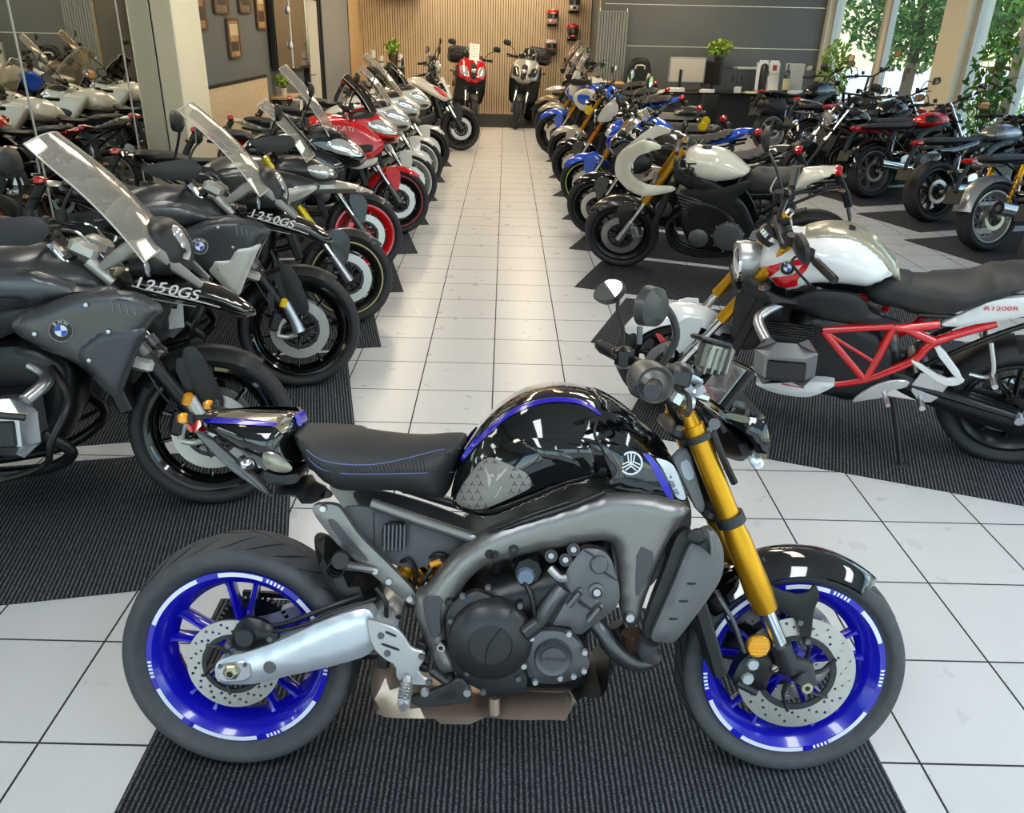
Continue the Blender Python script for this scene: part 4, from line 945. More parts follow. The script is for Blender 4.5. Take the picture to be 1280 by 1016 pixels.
    for s_, nm in ((-1, 0), (1, 0)):
        b = MB(); b.use(BLKM).tube([(.985, s_ * .275, 1.066), (.955, s_ * .40, 1.075)], .0175, 14, 1)
        for k in range(8): b.lathe([(.0175, -.004), (.019, 0), (.0175, .004)], (.98 - k * .0032, s_ * (.29 + .013 * k), 1.067 + k * .0009), axis=(-.24, s_, .07), n=14)
        b.use(DGREY).cyl((.956, s_ * .397, 1.075), (.95, s_ * .42, 1.077), .019, .016, 14); b.build('grip', root)
        b = MB(); b.use(BLKS).box((.995, s_ * .225, 1.066), (.05, .065, .06), (0, 0, -s_ * .24), ch=.012); b.use(BLKM).box((.972, s_ * .235, 1.08), (.02, .03, .02), ch=.004); b.use(RED if s_ < 0 else DGREY).box((.972, s_ * .21, 1.07), (.012, .014, .018), ch=.003); b.build('switch_gear', root)
        b = MB(); b.use(BLKS).tube([(1.03, s_ * .2, 1.06), (1.055, s_ * .26, 1.05), (1.04, s_ * .36, 1.04), (1.02, s_ * .42, 1.035)], [.008, .007, .006, .008], 8, flat=.7); b.build('brake_lever' if s_ < 0 else 'clutch_lever', root)
    b = MB(); q3 = Hc((818, 481, -.30)); q3 = (q3[0], q3[1], q3[2]); b.use(mat('throttle_housing', '7a7874', .4, .6))
    b.lathe([(.012, .04), (.040, .036), (.043, .02), (.043, -.02), (.039, -.03), (.034, -.026), (.03, -.02), (.026, -.022), (.018, -.03), (0, -.03)], (q3[0], -.255, q3[2]), (-.2, 1, .1), n=28); b.use(DGREY); q4 = Hc((803, 491, -.32)); b.lathe([(.008, -.02), (.013, -.022), (.018, -.018), (.019, 0), (.017, .03)], (q4[0], -.26, q4[2]), n=20); b.use(BLKM).lathe([(0, -.021), (.013, -.022)], (q4[0], -.26, q4[2]), n=20); b.build('throttle_housing', root)
    b = MB(); b.use(DGREY); b.box(Hc((843, 470, -.18)), (.06, .07, .05), (0, .2, .2), ch=.01); b.use(ALU).tube(T3([(855, 478, -.12), (866, 490, -.12), (880, 484, -.12)]), .013, 8); b.tube(T3([(853, 492, -.1), (862, 500, -.12), (861, 508, -.12)]), .014, 8); b.box(Hc((872, 493, -.1)), (.05, .05, .02), (0, .3, .1), ch=.005); b.box(Hc((846, 497, -.1)), (.035, .04, .04), (0, .5, 0), ch=.008); b.tube(T3([(840, 478, -.14), (856, 470, -.13), (875, 478, -.1)]), .01, 8)
    b.use(GREY).ell(Hc((850, 468, -.1)), (.035, .03, .03)); b.ell(Hc((848, 497, -.1)), (.012, .012, .012)); b.build('bar_clamp', root)
    # brake fluid reservoir
    q3 = Vector(Hc((893, 447, -.17))); b = MB(); b.use(mat('reservoir_alu', '9a9a92', .3, .85, noise=.1)); b.box(q3, (.075, .055, .075), (0, .25, .2), ch=.012)
    for k in range(4): b.box(q3 + Vector((-.024 + k * .016, -.03, -.005)), (.006, .012, .06), (0, .25, .2), ch=.002)
    b.use(DGREY).box(q3 + Vector((-.01, 0, .038)), (.08, .06, .012), (0, .25, .2), ch=.004); b.build('brake_reservoir', root)
    # mirrors
    n1 = (-.6, -.6, .55)
    m1 = Hc((761, 363, .40)); mirror_(root, [(.99, .25, 1.07), (1.0, .3, 1.13), Vector(m1) + Vector((.02, -.06, -.05)), Vector(m1) + Vector((.03, .0, -.01))], m1, n1, .105, .085, BLKM, [(-.45, -.35), (-.5, .1), (-.2, .5), (.3, .45), (.5, .15), (.35, -.35), (-.05, -.5)])
    m2 = Hc((808, 382, -.42)); mirror_(root, [(.99, -.2, 1.07), Hc((843, 430, -.24)), Hc((842, 400, -.28)), Hc((828, 381, -.34)), Vector(m2) + Vector((.02, .03, .0))], m2, (-.8, .55, .1), .125, .085, mat('mirror_back', '3b3b3a', .4), [(-.5, -.35), (-.4, .4), (.2, .5), (.5, .1), (.35, -.4), (-.2, -.5)], stemr=.0085)
    b = MB(); b.use(GREY).cyl(*T3([(799, 430, .2), (800, 408, .2)]), .008, n=10); b.cyl(*T3([(838, 432, -.22), (836, 446, -.22)]), .012, n=10); b.build('mirror_mount', root)
    # dash, headlamp cowl, flyscreen
    b = MB(); b.use(BLKM).box(Hc((909, 480, -.02)), (.02, .2, .12), (0, .6, 0), ch=.008); b.use(mat('display_glass', '5f6a78', .12, coat=1.)).box(Vector(Hc((907, 480, -.02))) + Vector((-.0095, 0, .007)), (.004, .18, .1), (0, .6, 0)); b.build('dashboard', root)
    b = MB(); b.use(SCRD).panel(T([(900, 494), (916, 479), (920, 483), (950, 515), (956, 523), (930, 522), (908, 516)], -.06), .075, .15, .01, .03, .02); b.build('flyscreen', root)
    b = MB(); b.use(BLK).panel(T([(898, 508), (930, 520), (956, 524), (962, 545), (963, 562), (956, 578), (944, 560), (935, 545), (915, 530), (898, 520)], -.1), .1, .2, .012, .03, .018); b.use(CARB)
    b.panel(T([(905, 515), (930, 519), (940, 524), (934, 530), (912, 524)], -.115), .1135, .003, 0, .01, .02); b.build('headlamp_cowl', root)
    b = MB(); b.use(BLKM).puff(T([(895, 525), (915, 530), (938, 548), (946, 565), (940, 578), (925, 580), (906, 572), (895, 552)], -.03), .1, .04); b.build('headlamp_bucket', root)
    b = MB(); b.use(LENS).panel(T([(932, 564), (944, 566), (955, 578), (948, 586), (936, 582)], -.06), .07, .14, .01, .01, .015); b.build('headlamp_lens', root)
    b = MB(); b.use(BLKM).tube(T3([(888, 530, -.1), (893, 545, -.12), (905, 575, -.12), (918, 603, -.1)]), .009, 8); b.tube(T3([(880, 510, -.08), (894, 520, -.1), (905, 540, -.1)]), .007, 7); b.tube(T3([(860, 505, 0), (880, 520, -.08), (890, 560, -.09), (898, 600, -.06)]), .008, 7); b.tube(T3([(850, 500, .05), (846, 520, .02), (858, 545, -.04), (870, 560, 0)]), .008, 7); b.tube(T3([(825, 475, -.2), (838, 510, -.1), (850, 530, -.02)]), .007, 7); b.use(GREY).cyl(*T3([(893, 530, -.1), (893, 530, -.12)]), .014, n=12); b.cyl(*T3([(887, 537, -.1), (887, 537, -.125)]), .007, n=12); b.build('control_cables', root)
    side_stand(root, .5, .42, .26, BLKM).location = (0, 0, .26 * math.tan(P.lean))
    return root
build_hero()
# ================================================================== a motorcycle from its description
SMOKA = mat('smoked_amber_lens', '5a3a14', .2, coat=.6)
OUT = dict(
 naked=dict(
  tank=[(.56, .77), (.565, .87), (.65, .965), (.78, 1.015), (.92, 1.0), (1.03, .92), (1.06, .84), (.95, .80), (.75, .76)],
  seat=[(.585, .90), (.42, .85), (.22, .88), (.04, .945), (-.02, .92), (.08, .84), (.3, .79), (.54, .775)],
  tail=[(-.2, .965), (-.02, .955), (.14, .87), (.3, .80), (.28, .765), (.08, .80), (-.12, .90)],
  engine=[(.48, .38), (.53, .58), (.66, .70), (.92, .73), (1.02, .62), (.98, .42), (.88, .25), (.6, .24)],
  frame=[(.42, .33), (.40, .46), (.50, .66), (.66, .79), (.95, .88), (1.06, .90), (1.04, .80), (.80, .72), (.62, .62), (.54, .46), (.52, .32)]),
 adv=dict(
  tank=[(.60, .84), (.62, .93), (.72, 1.02), (.86, 1.07), (1.02, 1.06), (1.18, 1.0), (1.25, .88), (1.05, .82), (.8, .80)],
  seat=[(.66, .93), (.48, .88), (.26, .89), (.2, .93), (-.05, .95), (-.12, .92), (-.04, .86), (.25, .82), (.62, .83)],
  tail=[(-.24, .94), (-.06, .92), (.1, .85), (.34, .80), (.32, .76), (.06, .79), (-.2, .90)],
  engine=[(.46, .40), (.5, .60), (.66, .74), (.96, .76), (1.1, .64), (1.06, .44), (.94, .28), (.6, .27)],
  frame=[(.42, .36), (.40, .50), (.52, .70), (.7, .82), (1.0, .9), (1.1, .92), (1.08, .83), (.84, .74), (.64, .64), (.54, .48), (.52, .35)]),
 retro=dict(
  tank=[(.60, .80), (.60, .88), (.70, .955), (.86, .975), (1.0, .945), (1.06, .87), (1.03, .80), (.82, .775)],
  seat=[(.62, .885), (.4, .845), (.2, .85), (-.1, .855), (-.2, .84), (-.2, .785), (.1, .765), (.58, .78)],
  tail=[(-.3, .80), (-.1, .785), (.2, .775), (.5, .76), (.5, .73), (.0, .74), (-.25, .755)],
  engine=[(.50, .36), (.52, .56), (.62, .70), (.86, .73), (.96, .62), (.96, .42), (.86, .25), (.6, .25)],
  frame=[(.42, .34), (.41, .44), (.50, .70), (.62, .775), (.98, .85), (1.03, .82), (.98, .79), (.66, .72), (.55, .62), (.50, .34)]),
 scooter=dict(
  tank=[(.45, .45), (.50, .66), (.62, .78), (.78, .72), (.92, .5), (.9, .36), (.6, .34)],
  seat=[(.62, .86), (.45, .80), (.2, .80), (.1, .86), (-.2, .88), (-.25, .84), (-.1, .76), (.3, .70), (.58, .74)],
  tail=[(-.28, .84), (-.05, .80), (.3, .72), (.5, .6), (.5, .4), (.2, .42), (-.1, .6)],
  engine=[(-.1, .22), (-.05, .36), (.25, .46), (.6, .44), (.62, .26), (.3, .2)],
  frame=[(.3, .26), (.35, .40), (.95, .40), (1.0, .28), (.6, .22)]))
OUT['sport'] = OUT['naked']; OUT['tourer'] = OUT['adv']

def moto(P, name, label, group=None, style='naked', wb=1.45, Rf=.3, Rr=.312, wf=.12, wr=.18, rrf=.226, rrr=.226, rim=BLKS, wst='spoke', nsp=10, pin=None, tyre=RUB, disc=.155, rdisc=.12,
         body=BLK, body2=None, tailm=None, seatm=SEATM, framem=BLKS, engm=BLKS, covm=DGREY, forkm=BLKS, forklow=DGREY, fork='usd', fendm=BLKM, fender=(40, 150), forkfend=True,
         head='round', headm=BLKM, bars=(.0, .39, 1.08), barm=BLKS, exh=ALU, exside=-1, muffler=((.5, .34), (-.05, .42)), shocks=None, panels=(), screen=None, paper=None, tw=.15, sw=.14, steer=.1,
         mirrors=True, cross=None, boxer=False, beak=None, topcase=None, grab=None, guards=False, hide=(), lod=44, sc=1., outl=None, lean_stand=True, badge=None, seatrib=False, rearfend=None, caliper=BLKM, mirback=BLKM, tlamp=(-.2, .93), indic=True, headpos=None, tube_frame=None, rider_pegs=ALU, sump=None, tfun=None, boxpos=(0., 0.)):
    root = root_for(name, P); tag(root, label, 'scooter' if style == 'scooter' else 'motorcycle', group)
    O = dict(OUT[style]); O.update(outl or {}); body2 = body2 or body; tailm = tailm or body
    hx, hz = (wb - .38, .93); ax = Vector((wb, 0, Rf)); hd = Vector((hx, 0, hz)); sdir = (hd - ax).normalized()
    hd = ax + sdir * ((hz - Rf) / sdir.z); off = sdir.cross(Vector((0, 1, 0))); 
    front = []; n0 = set(root.children)
    def fb(b, nm, **k):
        if not b.f: return None
        o = b.build(nm, root, **k); return o
    # ---- front assembly
    wheel(root, wb, Rf, Rf, wf, rrf, tyre, rim, nsp, wst, pin, disc, .062, seg=lod, name='front', sw=.016)
    up = hd + sdir * .13; fo = .028
    for sd in (-1, 1):
        Q = lambda t: tuple(ax + (up - ax) * t + Vector((-.02 * 0, sd * .1, 0)))
        b = MB()
        if fork == 'usd': b.use(forkm).tube([Q(.42), Q(.5), Q(1.0)], [.030, .027, .026], 14, 1); b.use(CHR).cyl(Q(.14), Q(.42), .02, n=12); b.use(forklow).tube([Q(-.02), Q(.1), Q(.2)], [.03, .026, .024], 12, 2)
        else: b.use(CHR).cyl(Q(.45), Q(1.0), .021, n=12); b.use(forklow).tube([Q(-.02), Q(.05), Q(.47)], [.03, .028, .03], 14, 1); b.use(forkm).cyl(Q(.45), Q(.5), .033, n=12)
        b.use(CHR).cyl(Q(1.0), Q(1.03), .018, n=8); b.build('fork_leg', root)
        b = MB(); cx = ax + Vector((-.115, sd * .085, .055)); b.use(caliper).box(cx, (.06, .05, .11), (0, .3, 0), ch=.012); b.use(DGREY).tube([cx + Vector((.02, 0, -.02)), ax + Vector((-.03, sd * .09, .05)), ax + Vector((-.02, sd * .095, .09))], .012, 6, 2); b.build('brake_caliper', root)
    b = MB(); b.use(DGREY)
    for t in (.6, .95):
        c = ax + (up - ax) * t; b.box(c, (.09, .24, .035), (0, math.atan2(sdir.x, sdir.z), 0), ch=.01)
    c0 = ax + (up - ax) * .55; c1 = ax + (up - ax) * .97; b.cyl(c0 + Vector((-.03, 0, 0)), c1 + Vector((-.03, 0, 0)), .035, n=12); b.build('fork_clamp', root)
    if fender:
        b = MB(); b.use(fendm).arcfender((wb, 0, Rf), Rf + .018, wf + .035, R_(fender[0]), R_(fender[1]), n=18, lip=.05, point=.2)
        b.build('front_mudguard', root, ang=50)
        b = MB(); b.use(fendm)
        for sd in (-1, 1): b.slab([(wb - .12, Rf + .30), (wb - .02, Rf + .31), (wb + .04, Rf + .24), (wb + .0, Rf + .08), (wb - .06, Rf + .1)], sd * (wf / 2 + .012), sd * (wf / 2 + .02), .002); b.pair = True
        b.build('mudguard_stay', root)
    # bars
    bx, bw, bz = hd.x + bars[0] - .02, bars[1], bars[2]
    b = MB(); b.use(barm).tube([(bx - .11, -bw, bz + .01), (bx - .07, -bw * .7, bz), (bx + .0, -.12, bz - .02), (bx + .02, 0, bz - .04), (bx, .12, bz - .02), (bx - .07, bw * .7, bz), (bx - .11, bw, bz + .01)], .0125, 9); b.tube([(bx + .01, -.05, bz - .03), tuple(up + Vector((0, -.05, 0)))], .018, 8, 1); b.tube([(bx + .01, .05, bz - .03), tuple(up + Vector((0, .05, 0)))], .018, 8, 1); b.build('handlebar', root)
    for sd in (-1, 1):
        b = MB(); b.use(BLKM).tube([(bx - .072, sd * bw * .7, bz), (bx - .115, sd * (bw + .02), bz + .012)], .018, 10, 1); b.build('grip', root)
        b = MB(); b.use(BLKS).box((bx - .05, sd * bw * .58, bz), (.05, .06, .05), (0, 0, -sd * .3), ch=.01); b.tube([(bx - .03, sd * bw * .55, bz), (bx + .02, sd * bw * .68, bz - .01), (bx - .03, sd * (bw + .01), bz - .02)], .006, 6); b.cyl((bx + .01, sd * bw * .42, bz + .01), (bx + .01, sd * bw * .42, bz + .055), .022, n=10); b.build('brake_lever' if sd < 0 else 'clutch_lever', root)
        if guards:
            b = MB(); b.use(BLKM).panel([(bx - .05, bz - .045), (bx + .08, bz - .05), (bx + .13, bz - .0), (bx + .09, bz + .045), (bx - .06, bz + .03), (bx - .14, bz)], bw + .035, .012, .006, .015, .025, sm=1, side=sd); b.tube([(bx + .1, sd * bw * .6, bz), (bx + .1, sd * (bw + .0), bz)], .01, 6, 1); b.build('hand_guard', root)
        if mirrors:
            m = Vector((bx + .03, sd * (bw + .03), bz + .22 if mirrors is True else bz + mirrors)); mirror_(root, [(bx - .02, sd * bw * .6, bz + .02), (bx + .02, sd * bw * .75, bz + .12), m + Vector((.02, 0, -.03))], m, (-1, -sd * .15, .05), .15, .09, mirback, stemr=.006)
    # lamps
    hp = Vector(headpos) if headpos else hd + Vector((.1, 0, -.06))
    if head == 'round':
        b = MB(); b.use(headm).lathe([(.0, -.10), (.05, -.09), (.08, -.05), (.092, .0), (.092, .035), (.086, .04)], hp, (1, 0, -.05), n=24); o = b.build('headlamp', root)
        b = MB(); b.use(CHR).lathe([(.082, .034), (.094, .036), (.094, .046), (.084, .05)], hp, (1, 0, -.05), n=24, closed=True); b.use(LENS).lathe([(.085, .04), (.05, .055), (0, .06)], hp, (1, 0, -.05), n=24); b.build('headlamp_lens', root)
        b = MB(); b.use(BLKM).lathe([(0, -.03), (.05, -.03), (.055, .0), (.05, .02), (0, .02)], hp + Vector((-.08, 0, .13)), (-.5, 0, .8), n=18); b.use(CHR).lathe([(.045, .021), (.055, .021), (.055, .0)], hp + Vector((-.08, 0, .13)), (-.5, 0, .8), n=18); b.build('instrument', root)
    elif head == 'wedge':
        b = MB(); b.use(headm).puff([(hp.x - .14, hp.z - .10), (hp.x - .13, hp.z + .12), (hp.x, hp.z + .10), (hp.x + .11, hp.z - .02), (hp.x + .07, hp.z - .11)], .11, .07); b.build('headlamp', root)
        b = MB(); b.use(LENS).panel([(hp.x - .03, hp.z + .05), (hp.x + .05, hp.z + .04), (hp.x + .11, hp.z - .03), (hp.x + .06, hp.z - .08), (hp.x - .02, hp.z - .05)], .055, .02, .045, .05, .015, both=True); b.build('headlamp_lens', root)
    if indic:
        for sd in (-1, 1):
            b = MB(); p = hp + Vector((-.06, sd * .16, -.03)); b.use(BLKM).tube([hp + Vector((-.1, sd * .08, -.03)), p], .008, 6, 1); b.ell(p, (.03, .03, .018), 10, 6); b.use(SMOKA).ell(p + Vector((.012, sd * .006, 0)), (.022, .026, .014), 10, 6); b.build('turn_signal', root)
    frontset = [o for o in root.children if o not in n0]
    XF = Matrix.Translation(hd) @ Matrix.Rotation(steer, 4, sdir) @ Matrix.Translation(-hd)
    for o in frontset:
        o.data.transform(XF)
        for c in o.children: c.data.transform(XF)
    # ---- rear assembly
    wheel(root, 0, Rr, Rr, wr, rrr, tyre, rim, nsp, wst, pin, rdisc, .085, seg=lod, both=False, side=exside if exside else -1, name='rear', sw=.018)
    b = MB(); b.use(framem if tube_frame is None else BLKS)
    for sd in (-1, 1): b.tube([(0, sd * .12, Rr), (.22, sd * .125, Rr + .05), (.5, sd * .10, .42)], [.026, .034, .05], 10, 3, flat=.6)
    b.cyl((.42, -.12, .42), (.42, .12, .42), .05, n=12); b.build('swingarm', root)
    for sd in (-1, 1):
        b = MB(); b.use(ALU).cyl((0, sd * .12, Rr), (0, sd * .165, Rr), .02, n=8); b.build('axle_nut', root)
    if shocks:
        for sd in (-1, 1):
            b = MB(); c0 = Vector((.02, sd * .155, Rr + .06)); c1 = Vector((.17, sd * .15, .75)); A = c1 - c0; e1 = A.normalized().cross(Vector((0, 1, 0))); e2 = Vector((0, 1, 0))
            b.use(shocks).tube([c0 + A * t + (e1 * math.cos(t * 52) + e2 * math.sin(t * 52)) * .026 for t in np.linspace(.12, .72, 70)], .005, 5, 1); b.cyl(c0, c1, .012, n=8); b.tube([c0 + A * .72, c1], .028, 10, 1); b.build('shock_absorber', root)
    if rearfend:
        b = MB(); b.use(rearfend).arcfender((0, 0, Rr), Rr + .05, wr + .05, R_(50), R_(170), n=20, lip=.05); b.build('rear_mudguard', root, ang=50)
    else:
        b = MB(); b.use(BLKM).arcfender((0, 0, Rr), Rr + .02, wr * .9, R_(20), R_(75), n=12, lip=.04); b.build('rear_mudguard', root, ang=50)
    # ---- body
    if 'engine' not in hide:
        b = MB(); b.use(engm).puff(O['engine'], .15, .06, .035, e=.03); b.build('engine', root, ang=55)
        for sd in ((-1, 1) if 'covers' not in hide else ()):
            b = MB(); ec = Vector((.6, sd * .15, .42)); b.use(covm).lathe([(.115, -.03), (.115, .01), (.1, .03), (.06, .036), (0, .036)], ec, (0, sd, 0), n=26); b.use(GREY).lathe([(.05, .036), (.05, .044), (0, .045)], ec, (0, sd, 0), n=20); b.lathe([(.075, -.03), (.075, .015), (.05, .03), (0, .03)], (.82, sd * .14, .38), (0, sd, 0), n=22)
            for k in range(9): b.use(ALU).cyl((.6 + .118 * math.cos(k * .7), sd * .16, .42 + .118 * math.sin(k * .7)), (.6 + .118 * math.cos(k * .7), sd * .17, .42 + .118 * math.sin(k * .7)), .008, n=6)
            b.build('crankcase_cover', root)
        if not boxer:
            b = MB(); b.use(covm)
            for k in range(7): b.box((.84 + k * .014, 0, .53 + k * .028), (.20, .30, .010), (0, -.25, 0), ch=.003)
            b.use(engm).box((.86, 0, .62), (.17, .27, .24), (0, -.25, 0), ch=.02); b.build('cylinder_block', root)
    if boxer:
        for sd in (-1, 1):
            b = MB(); nv = 0; b.use(DGREY)
            for k in range(6): b.box((.86, sd * (.16 + k * .022), .47), (.20, .010, .20), ch=.02)
            b.use(covm).box((.86, sd * .325, .47), (.26, .1, .2), (0, .06, 0), ch=.045); b.use(DGREY).box((.85, sd * .38, .46), (.16, .012, .09), (0, .06, 0), ch=.005); b.use(ALU).tube([(.95, sd * .3, .55), (1.0, sd * .2, .6), (.92, sd * .12, .64)], .025, 10); b.v = [(v[0] + boxpos[0], v[1], v[2] + boxpos[1]) for v in b.v]; b.build('boxer_cylinder', root)
            if 'pipes' in hide: continue
            b = MB(); b.use(EXH if exh is not BLKS else BLKS).tube([(.98, sd * .28, .42), (1.05, sd * .24, .33), (.9, sd * .14, .24), (.6, sd * .08, .22)], .022, 10); b.build('exhaust_pipe', root)
    elif 'pipes' not in hide and style != 'scooter':
        b = MB(); b.use(sump or BLKS)
        for y in (-.1, -.03, .04, .11): b.tube([(.96, y, .56), (1.06, y, .46), (1.02, y * .9, .28), (.8, y * .6, .2), (.5, y * .4 + exside * .05, .22)], .019, 8)
        b.build('exhaust_pipe', root)
    if muffler:
        (x0, z0), (x1, z1) = muffler; b = MB(); b.use(exh).tube([(x0, exside * .15, z0), (x0 + (x1 - x0) * .35, exside * .19, z0 + (z1 - z0) * .3), (x1, exside * .21, z1)], [.025, .055, .058], 14, 4); b.use(BLKM).lathe([(.058, 0), (.05, .012), (.03, .008), (.03, -.02), (0, -.02)], (x1, exside * .21, z1), (x1 - x0, 0, z1 - z0), n=14); b.build('muffler', root)
    if tube_frame:
        m_, tubes, r = tube_frame
        for sd in (-1, 1):
            b = MB(); b.use(m_)
            for t in tubes: b.tube([(p[0], sd * p[2], p[1]) for p in t], t[0][3] if len(t[0]) > 3 else r, 10, 3)
            b.build('trellis_frame', root)
    else:
        b = MB(); b.use(framem).panel(O['frame'], .135, .03, .012, .02, .03, both=True); b.build('frame', root)
    b = MB(); b.use(framem)
    for sd in (-1, 1): b.tube([(.5, sd * .1, .74), (.2, sd * .09, .77), (-.12, sd * .06, .84)], .012, 8); b.tube([(.42, sd * .11, .5), (.2, sd * .1, .68), (-.02, sd * .07, .8)], .012, 8)
    b.build('subframe', root)
    b = MB(); b.use(BLKM).box((wb - .33, 0, .60), (.05, .3, .34), (0, -.3, 0), ch=.008); b.build('radiator', root)
    b = MB(); b.use(body).puff(O['tank'], tw, .11, .024, e=.05 if style != 'scooter' else .08, wf=tfun or (lambda x, z: 1 - .3 * max(0, (.75 - x) / .2) - .2 * max(0, (x - .95) / .2))); tsurf = b.surf; b.build('fuel_tank' if style != 'scooter' else 'body_shell', root, ang=60)
    if style != 'scooter':
        tx = .84; tz = max(p[1] for p in O['tank']); b = MB(); b.use(BLKS).lathe([(0, .012), (.03, .012), (.036, .004), (.036, -.03)], (tx, 0, tz - .002), (0, 0, 1), n=18); b.build('fuel_cap', root)
    b = MB(); b.use(seatm).puff(O['seat'], sw, .06, .024, e=.02, wf=lambda x, z: 1 - .4 * max(0, min(1, (x - .35) / .25))); b.build('seat', root, ang=60)
    if O.get('tail'):
        b = MB(); b.use(tailm).puff(O['tail'], .105, .05, .024, e=.02); b.build('tail', root, ang=60)
    b = MB(); b.use(BLKM).tube([(tlamp[0], 0, tlamp[1]), (tlamp[0] - .1, 0, tlamp[1] - .16), (tlamp[0] - .14, 0, tlamp[1] - .26)], .014, 8, flat=2.0); b.box((tlamp[0] - .15, 0, tlamp[1] - .3), (.012, .18, .13), (0, .35, 0), ch=.004)
    b.build('plate_holder', root)
    b = MB(); b.use(REDL).box((tlamp[0] - .02, 0, tlamp[1]), (.06, .14, .05), ch=.015); b.build('tail_lamp', root)
    if indic:
        for sd in (-1, 1):
            b = MB(); b.use(BLKM).tube([(tlamp[0] - .04, sd * .03, tlamp[1] - .1), (tlamp[0] - .06, sd * .14, tlamp[1] - .09)], .007, 6, 1); b.use(SMOKA).ell((tlamp[0] - .065, sd * .15, tlamp[1] - .09), (.025, .025, .018), 10, 6); b.build('turn_signal', root)
    for sd in (-1, 1):
        b = MB(); b.use(rider_pegs).slab([(.30, .46), (.42, .50), (.46, .40), (.40, .33), (.34, .34)], sd * .14, sd * .148, .003); b.tube([(.4, sd * .145, .36), (.4, sd * .24, .36)], [.011, .013], 8, 1); b.build('footpeg', root)
        if style != 'scooter': b = MB(); b.use(rider_pegs).tube([(.2, sd * .12, .66), (.16, sd * .15, .52), (.24, sd * .13, .5)], .010, 7); b.tube([(.16, sd * .14, .52), (.16, sd * .24, .52)], .013, 8, 1); b.build('passenger_footpeg', root)
    if lean_stand:
        b = MB(); tz = .28 * math.tan(P.lean); b.use(BLKM).tube([(.5, .1, .3), (.46, .2, .17 + tz * .5), (.42, .28, tz + .004)], [.014, .012, .010], 8, 3); b.box((.42, .28, tz + .006), (.06, .05, .01), (-P.lean, 0, 0), ch=.003); b.build('side_stand', root)
    # ---- panels: (name, material, outline, y, depth, bulge[, both])
    lsurf = None
    for q in panels:
        nm, m_, o_, y_, d_, bu = q[:6]; both = q[6] if len(q) > 6 else True
        b = MB(); b.use(m_)
        if d_ == 'puff': b.puff(o_, y_, bu, .024, e=.015); lsurf = b.surf
        else: b.panel(o_, (lambda x, z: tsurf(x, z) + .002) if y_ == 'tank' else (lambda x, z: lsurf(x, z) + .003) if y_ == 'last' else y_, d_, bu, .05, .022 if not isinstance(y_, str) else .016, both=both)
        b.build(nm, root, ang=55)
    if screen:
        (x0, z0), (x1, z1), w0, w1, sm = screen; vs = []; n, m = 8, 8
        A = Vector((x1 - x0, 0, z1 - z0)); nn = Vector((A.z, 0, -A.x)).normalized()
        for k in (0, 1):
            for i in range(n + 1):
                t = i / n; w = w0 + (w1 - w0) * t; w *= 1 - .25 * max(0, t - .8) / .2
                for j in range(m + 1):
                    u = -1 + 2 * j / m; p = Vector((x0, 0, z0)) + A * t + nn * (.03 * math.sin(t * PI) * .8 - .07 * u * u - k * .004) + Vector((0, u * w, 0)); vs.append(p)
        K = (n + 1) * (m + 1); fs = []
        for i in range(n):
            for j in range(m):
                q = (i * (m + 1) + j, i * (m + 1) + j + 1, (i + 1) * (m + 1) + j + 1, (i + 1) * (m + 1) + j); fs += [q, tuple(a + K for a in q[::-1])]
        rimv = [j for j in range(m + 1)] + [i * (m + 1) + m for i in range(1, n + 1)] + [n * (m + 1) + j for j in range(m - 1, -1, -1)] + [i * (m + 1) for i in range(n - 1, 0, -1)]
        fs += [(rimv[i], rimv[(i + 1) % len(rimv)], rimv[(i + 1) % len(rimv)] + K, rimv[i] + K) for i in range(len(rimv))]
        b = MB(); b.use(sm).add(vs, fs); o = b.build('windscreen', root); 
        b = MB(); b.use(mat('screen_edge', 'cfccc4', .2, coat=.5)).tube([vs[i] for i in rimv], .003, 5, 1, closed=True); b.build('windscreen_edge', o)
    if topcase:
        b = MB(); b.use(topcase).puff([(-.46, .98), (-.46, 1.2), (-.40, 1.28), (-.1, 1.28), (-.03, 1.2), (-.03, .98)], .22, .06, .04, e=.16); b.use(DGREY).box((-.25, 0, 1.11), (.45, .445, .012), ch=.004); b.build('top_case', root)
    if grab:
        b = MB(); b.use(grab).tube([(.12, -.13, .84), (-.14, -.12, .90), (-.24, 0, .91), (-.14, .12, .90), (.12, .13, .84)], .013, 8); b.build('grab_rail', root)
    if badge:
        for sd in (-1, 1): roundel(root, badge[0], sd * badge[2], badge[1], badge[3], (0, sd, .12))
    if paper:
        pass
    return root, tsurf

def price_sheet(P, label, c, w, h, tilt, group='price sheets', roll=0., z0=0., yaw=0.):
    """printed sheet leaning on a windscreen: a thing of its own"""
    b = MB(); b.use(PAPER); n = Vector((math.sin(tilt) * 0 + math.cos(tilt), 0, math.sin(tilt)))
    M = facing(0, 0, 0, Matrix.Rotation(yaw, 3, 'Z') @ n, roll=roll)
    b.add([M @ Vector((i * w / 2, j * h / 2, k)) for k in (-.0008, .0008) for i, j in ((-1, -1), (1, -1), (1, 1), (-1, 1))], [(3, 2, 1, 0), (4, 5, 6, 7), (0, 1, 5, 4), (1, 2, 6, 5), (2, 3, 7, 6), (3, 0, 4, 7)])
    b.use(mat('grey_print', 'b9b8b4', .7))
    for k in range(5): b.add([M @ Vector((x, h * (.36 - k * .16) + y, .0012)) for x, y in ((-w * .36, 0), (w * (.36 - .1 * (k % 3)), 0), (w * (.36 - .1 * (k % 3)), h * .035), (-w * .36, h * .035))], [(0, 1, 2, 3)])
    o = b.build('price_sheet'); p = P.M @ Vector(c); o.matrix_world = Matrix.Translation(p) @ P.M.to_3x3().normalized().to_4x4(); tag(o, label, 'sheet', group); return o
